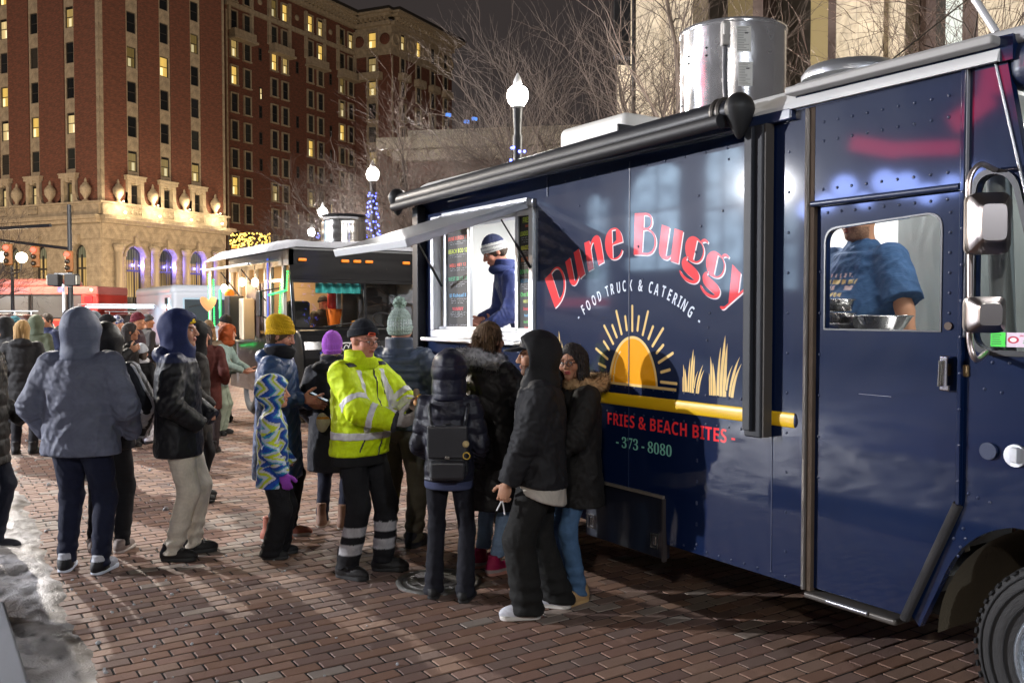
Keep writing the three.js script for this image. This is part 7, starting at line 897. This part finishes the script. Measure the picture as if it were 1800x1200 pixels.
// 8 girl in navy puffer with backpack
{ const q = person('girl in shiny black hooded puffer jacket with a small backpack seen from behind', { p: pos(790, 1052), face: 140, H: 1.54, fem: 1, g: .96, w: .9, head: [3, 2], armL: { h: [.16, .98, .24], e: [.4, -.3, -.9], hide: 1 }, armR: { h: [.18, .95, .2], e: [.4, -.2, -.9], hide: 1 }, feet: { L: [.12, .03, 6], R: [-.12, -.03, -8] },
  top: { c: [.016, .016, .026], hem: .86, puff: .1, amp: .011, wr: .008, sr: [.072, .064, .054], rough: .33, name: 'puffer_jacket' }, hood: { c: [.016, .017, .032], b: 1.06, puff: 1, rough: .33, wr: .005 }, shirt: { c: [.05, .06, .12], hem: .8 }, pants: { c: [.01, .0105, .016], r: [.088, .06, .068], hem: .03 }, shoes: { c: [.012, .012, .012], h: .08, sole: [.02, .02, .02] } });
  const c = q.W(V(-.03, 1.13, -.2)), b = thing('small_backpack', 'small black leather backpack with a flap worn by the hooded girl', 'backpack', [c.x, c.y, c.z], q.g.rotation.y + PI + .12), lm = P(rgb(.014, .015, .02), .32, { clearcoat: .4, clearcoatRoughness: .25, bumpMap: rep(T.grain, 4), bumpScale: .002 });
  part('bag_body', rbox(.25, .27, .11, 0, -.05, 0, .04, 4), lm, b); part('flap', rbox(.245, .2, .03, 0, .03, .06, .014, 3), lm, b); part('front_pocket', rbox(.22, .12, .06, 0, -.14, .06, .025, 3), lm, b); part('top_handle', new THREE.TorusGeometry(.045, .007, 8, 20, PI).translate(0, .085, 0), lm, b); part('front_clasp', rbox(.03, .02, .01, 0, -.06, .08, .004), chrome, b); part('fluffy_keyring', sph(.022, .11, .02, .07, 10), M(rgb(.55, .42, .2), .9), b); part('yellow_ring', new THREE.TorusGeometry(.02, .004, 6, 16).translate(.115, -.05, .075), M(rgb(.6, .4, .05), .4), b); for (const sx of [-1, 1]) part('strap', tube([V(sx * .09, .07, -.02), V(sx * .11, .17, -.02), V(sx * .12, .24, -.1), V(sx * .13, .2, -.22)], .012, 6, 20), lm, b); }
// 9 woman with fur hood
person('woman with brown hair and grey fur hood in long black puffer coat at the hatch', { p: pos(858, 1002), face: 104, H: 1.73, fem: 1, g: 1.12, head: [-4, -4], hairC: [.11, .062, .03], armL: { h: [.24, 1.15, .34], e: [.9, -.6, -.3], hide: 1 }, armR: { h: [.24, 1.05, .3], e: [.9, -.5, -.4], hide: 1 }, feet: { L: [.1, .04, 6], R: [-.11, -.03, -10] },
  top: { c: [.011, .011, .012], hem: .46, puff: .13, amp: .012, chev: .55, flare: .12, wr: .008, rough: .45, name: 'puffer_coat', hoodDown: 1 }, fur: { down: 1, c: v => [.1 + .5 * v, .1 + .5 * v, .1 + .53 * v], R: .13, r: .06, up: .35, n: 4200 }, hair: { len: .13, r2: .055, back: .03, n: 2600 }, pants: { c: [.22, .33, .5], r: [.075, .058, .055], hem: .13 }, shoes: { col: (u, y, v) => y < .045 ? [.55, .5, .5] : [.42, .02, .1], sole: [.6, .3, .25], h: .14 } });
// 10 man with cap and black hood
{ const q = person('bearded man in black hooded coat and cap in left profile, white sneakers', { p: pos(946, 1078), face: -122, H: 1.655, g: 1.16, w: 1.02, head: [2, 2], skin: 'olive', beard: .85, hairC: [.02, .013, .009], armL: { h: [.2, .86, .2], e: [.5, -.3, -.9], d: [-.1, -1, .35], t: [-.5, .2, 1], curl: .7 }, armR: { h: [.24, .95, .1], hide: 1 }, feet: { L: [.09, .07, 6], R: [-.12, -.14, -20] },
  top: { c: [.014, .014, .016], hem: .83, hemTilt: .12, sr: [.096, .086, .066], wr: .013, rough: .7, name: 'coat', collar: .05 }, hood: { c: [.012, .012, .013], b: 1.06, open: [.18, .15, .15], oz: .17, rough: .75 }, brim: { c: [.012, .012, .016] }, shirt: { c: [.48, .44, .38], hem: .755, tilt: .35 }, pants: { c: [.012, .0118, .011], r: [.108, .1, .1], hem: .035, fold: .008 }, shoes: { c: [.62, .63, .68], sole: [.6, .57, .52], h: .1, lace: 1, rough: .5, bulk: 1.12 } });
  const A = q.arms.L, c = q.W(A.W.clone().addScaledVector(A.d, .13).addScaledVector(A.n, .02)), t = thing('cigarettes', 'two white cigarettes between the fingers of the man in the black hood', 'cigarettes', [c.x, c.y, c.z]); part('cigarette', bar(V(0, .02, 0), V(.012, -.07, .012), .0045, 8), M(rgb(.75, .74, .74), .8), t); part('cigarette', bar(V(0, .015, 0), V(-.03, -.045, -.012), .0045, 8), M(rgb(.75, .74, .74), .8), t); }
// 11 woman with glasses
person('woman with glasses and tan fur hood peeking out behind the man in the black hood', { p: pos(1010, 1050), face: -100, H: 1.6, fem: 1, g: 1.1, head: [36, 2, 4], skin: 'tan', hairC: [.014, .01, .009], lip: [.4, .08, .08], glasses: { c: [.02, .012, .014], t: 1.5 }, armR: { h: [.1, 1.0, .38], e: [.7, -.5, -.4], d: [.1, .1, 1], t: [.2, 1, 0], curl: .55, hide: 1 }, armL: { h: [.14, .97, .31], e: [1, -.3, -.4], d: [-.35, -.1, 1], t: [0, 1, .1], curl: .35 }, feet: { L: [.1, .02, 20], R: [-.08, -.05, 0] },
  top: { c: [.012, .011, .0105], hem: .66, sr: [.09, .082, .066], wr: .012, flare: .06, rough: .7, name: 'coat' }, hair: { len: .2, r2: .05, front: 1, n: 900 }, fur: { down: 1, c: v => [.22 + .36 * v, .13 + .24 * v, .06 + .13 * v], R: .125, r: .055, up: .2, n: 3200 }, pants: { c: [.06, .12, .22], r: [.082, .062, .056], fold: .006 }, shoes: { c: [.42, .26, .12], sole: [.5, .32, .14], h: .12, lace: 1, bulk: 1.1 } });
// 12 server in the hatch
person('server in navy jacket and white striped beanie leaning at the serving hatch', { p: [4.22, -6.12], y: .75, face: -112, H: 1.66, fem: 1, lean: 22, head: [2, 26], skin: 'pink', hairC: [.05, .03, .02], armL: { h: [.14, .98, .42], e: [.5, -.5, -.5], d: [0, -.4, 1], t: [-.3, .8, .3], curl: .4 }, armR: { h: [.1, 1.05, .4], e: [.6, -.4, -.4], d: [0, -.5, 1], t: [-.3, .8, .3], curl: .4 },
  top: { c: [.035, .05, .17], hem: .8, wr: .009, sr: [.088, .076, .058], rough: .6, collar: .05, hoodDown: 1 }, hair: { len: .02, r2: .03 }, hat: { col: (q, e) => e < .078 ? (floor(e * 90) % 3 === 1 ? [.4, .4, .42] : [.75, .75, .73]) : [.05, .06, .13], top: .122, e: .01, t: .2, band: .062, rib: .002 }, scarf: { c: [.035, .05, .15], r: .03, low: .02 }, pants: { c: [.02, .02, .025] }, shoes: boots });
// 13 cook behind the cab door window
person('cook in blue printed t-shirt and white glove behind the cab door window', { p: [4.4, -3.12], y: .66, face: -98, H: 1.79, g: 1.32, w: 1.14, head: [-10, 6], skin: 'olive', beard: .8, hairC: [.06, .04, .03], scalp: 1, bare: 1, fat: .008, cell: .011, gloves: { c: [.7, .7, .68], t: .004 }, armL: { h: [.43, .86, .1], e: [1, -.1, -.4], d: [0, -1, .12], t: [-.4, 0, 1], curl: .4 }, armR: { h: [.26, .95, .38], e: [.8, -.4, -.3], d: [0, -.3, 1], curl: .4 },
  top: { rows: TEE, cuff: .42, sr: [.095, .105, .05], col: (x, y, z) => { const u = x, on = z > .05 && abs(y - 1.24) < .085 && abs(u) < .13; if (on) { const l = floor((1.325 - y) / .034), f = ((1.325 - y) / .034) % 1; if (f < .62 && N3(u * 75 + l * 9, l * 3.3, 1) > (l === 1 ? -.25 : .05) && abs(u) < .13 - abs(l - 1.5) * .03) return l % 2 ? [.5, .42, .2] : [.5, .4, .4]; } return [.03, .075, .17]; }, hem: .8, wr: .012, belly: .07, rough: .85, name: 't_shirt', cell: .008 }, pants: { c: [.02, .02, .025] }, shoes: boots });
// ---- smaller figures behind ----
const bg = (label, px, py, D, H, face, o) => { const r = atD(px, 560, D); return person(label, { p: [r.x, r.z], face, H, fine: 0, cell: .022, armL: { h: [.24, .95, .14], hide: 1 }, armR: { h: [.24, .95, .14], hide: 1 }, pants: { c: [.012, .012, .016] }, shoes: boots, ...o, top: { wr: .01, hem: .8, rough: .7, ...o.top } }); };
person('man in black coat and grey cap cut off by the left edge', { p: [.4, -7.75], face: 62, H: 1.8, g: 1.12, head: [0, 6], skin: 'olive', beard: .7, hat: { c: [.045, .042, .05], top: .108, e: .028 }, hood: null, armL: { h: [.22, .95, .2], hide: 1 }, armR: { h: [.24, .95, .15], hide: 1 }, top: { c: [.012, .011, .011], hem: .66, wr: .011, puff: .12, hoodDown: 1, collar: .05, rough: .6, name: 'coat' }, pants: { c: [.012, .014, .025] }, shoes: { c: [.02, .02, .03] } });
bg('woman with blonde hair and dark puffer coat walking at the left edge', 38, 0, 11.5, 1.7, 160, { fem: 1, hairC: [.34, .2, .07], hair: { len: .25, r2: .05, back: .03 }, top: { c: [.018, .017, .018], hem: .55, puff: .12, hoodDown: 1, name: 'puffer_coat' } });
bg('person in green hooded coat standing before the dark car at the left', 62, 0, 15, 1.74, 150, { hood: { c: [.07, .085, .055] }, top: { c: [.07, .08, .05], hem: .65, name: 'coat' } });
bg('person in pale jacket and teal hat at the far left behind the blonde woman', 24, 0, 16, 1.72, 60, { hat: { c: [.03, .1, .12] }, top: { c: [.4, .44, .48] } });
bg('person in dark jacket with a blue bag between the green coat and grey hood', 83, 0, 17, 1.78, -60, { skin: 'tan', hair: {}, top: { c: [.015, .02, .05] } });
bg('woman with white patterned headband and dark coat right of the grey hood', 149, 0, 9.8, 1.68, 50, { fem: 1, hairC: [.4, .35, .3], hat: { c: [.55, .5, .48], top: .095, e: .02 }, scarf: { c: [.5, .42, .38] }, top: { c: [.012, .014, .025], hem: .7 } });
bg('person in grey hood and pale blue jacket in front of the red bus', 164, 0, 13.5, 1.8, -10, { skin: 'fair', hood: { c: [.12, .15, .18] }, top: { c: [.3, .42, .5] } });
bg('man in black beanie and black parka holding up a phone', 186, 0, 11.8, 1.76, 70, { skin: 'olive', beard: .4, hat: { c: [.01, .01, .011], top: .115 }, armR: { h: [.1, 1.3, .3], e: [.6, -.7, -.3], d: [0, .5, 1], t: [0, 1, 0], curl: .6 }, top: { c: [.012, .012, .013], hem: .72, hoodDown: 1, name: 'parka' }, pants: { c: [.35, .25, .15] } });
bg('young woman with long dark hair and black coat in the crowd', 226, 0, 12.2, 1.66, 78, { fem: 1, skin: 'tan', hairC: [.018, .012, .01], hair: { len: .38, r2: .05, back: .0 }, top: { c: [.012, .012, .014], hem: .45, flare: .1, name: 'coat' }, pants: { c: [.01, .06, .22], r: [.08, .065, .06] } });
bg('person in maroon beanie in front of the car with red lights', 240, 0, 14.6, 1.78, 70, { skin: 'tan', hat: { c: [.09, .012, .02], top: .125 }, top: { c: [.03, .015, .03], hoodDown: 1 } });
bg('child in black jacket with white fur collar and white snow pants', 247, 0, 12.4, 1.33, 140, { cat: 'child', headS: 1.15, g: 1.15, hat: { c: [.4, .42, .46] }, hair: { len: .1 }, hairC: [.06, .04, .03], scarf: { c: [.6, .6, .62] }, top: { c: [.011, .011, .012], hem: .72 }, pants: { c: [.6, .58, .62], r: [.115, .1, .09] }, shoes: { c: [.1, .1, .12], h: .16 } });
bg('person in black hooded coat just behind the man with the blue hood', 343, 0, 8.6, 1.7, 80, { hood: { c: [.013, .013, .013] }, top: { c: [.018, .016, .014], hem: .6, puff: .11, name: 'coat' }, pants: { c: [.012, .012, .014] } });
bg('woman in brown fluffy hat and tan coat before the white van', 366, 0, 13.2, 1.66, -20, { fem: 1, skin: 'fair', hat: { c: [.16, .1, .05], top: .13 }, hair: { len: .15, front: 1 }, hairC: [.25, .13, .05], top: { c: [.2, .14, .09], hem: .55, name: 'coat' } });
bg('woman in orange hooded scarf and pale green jacket leaning on the truck counter', 383, 0, 13.3, 1.6, 60, { fem: 1, lean: 12, hood: { c: [.3, .06, .012], b: 1.06 }, armL: { h: [.2, 1.05, .42], e: [.8, -.5, -.3] }, armR: { h: [.2, 1.05, .42], e: [.8, -.5, -.3] }, scarf: { c: [.28, .06, .015] }, top: { c: [.24, .32, .29], hem: .78 }, pants: { c: [.25, .29, .22], r: [.1, .085, .075] } });
bg('person in black beanie and dark green jacket at the black truck counter', 397, 0, 14.9, 1.74, -100, { skin: 'tan', hat: { c: [.01, .01, .012], top: .12 }, top: { c: [.05, .06, .05] } });
person('cook in dark cap and glasses behind the lit windshield of the black truck', { p: [6.03, -15.3], y: .47, face: 12, H: 1.62, fine: 0, cell: .016, skin: 'pink', lean: 6, head: [6, 10], hat: { c: [.05, .05, .055], top: .105 }, glasses: {}, armL: { h: [.12, 1.02, .3], e: [1, -.3, -.4], hide: 0 }, armR: { h: [.14, 1.0, .28], e: [1, -.3, -.4] }, top: { c: [.045, .042, .036], hem: .8, cuff: .42, wr: .01, name: 't_shirt' }, bare: 1, pants: { c: [.02, .02, .02] }, shoes: boots });
bg('person in black puffer coat with hood up at the far left edge of the crowd', 8, 0, 13.5, 1.72, 120, { hood: { c: [.012, .012, .013] }, top: { c: [.014, .013, .013], hem: .6, puff: .11, name: 'puffer_coat' } });
bg('person in knitted white and blue patterned hat with dark jacket beside the brake lights', 204, 0, 15.5, 1.72, 90, { skin: 'fair', hat: { col: (q, e) => N3(q.x * 45, q.y * 45, q.z * 45) > 0 ? [.5, .52, .6] : [.03, .05, .2], top: .125 }, top: { c: [.02, .022, .05] } });
bg('person in dark coat and grey cap between the long haired woman and the blue hood', 258, 0, 17, 1.76, 100, { skin: 'tan', hat: { c: [.06, .06, .065], top: .11 }, top: { c: [.016, .014, .016], hem: .6, name: 'coat' } });
bg('blonde person in mustard jacket just left of the brown fluffy hat', 350, 0, 14.6, 1.66, 60, { fem: 1, hairC: [.42, .26, .06], hair: { len: .2, r2: .05 }, top: { c: [.35, .2, .03] } });
bg('person in dark red coat walking between the black hood and the orange scarf', 360, 0, 11.6, 1.64, 150, { fem: 1, hairC: [.03, .02, .015], hair: { len: .12 }, top: { c: [.07, .014, .01], hem: .6, name: 'coat' }, pants: { c: [.03, .02, .02] } });
bg('tall person in black coat behind the green coat and the grey parka', 118, 0, 18.5, 1.84, 140, { hat: { c: [.012, .012, .014], top: .115 }, top: { c: [.012, .012, .013], hem: .62, name: 'coat' } });
for (const [i, [px, D, H, c, w]] of [[206, 42, 1.75, [.03, .02, .02], 'left of the hotel columns'], [233, 46, 1.8, [.02, .02, .03], 'by the first hotel column'], [276, 44, 1.75, [.12, .02, .025], 'in red jacket between hotel columns']].entries()) bg('distant dark figure standing ' + w, px, 0, D, H, -30 + i * 40, { cell: .03, hat: { c: i === 2 ? [.25, .02, .03] : [.02, .02, .02] }, top: { c } });
renderer.render(scene, camera);
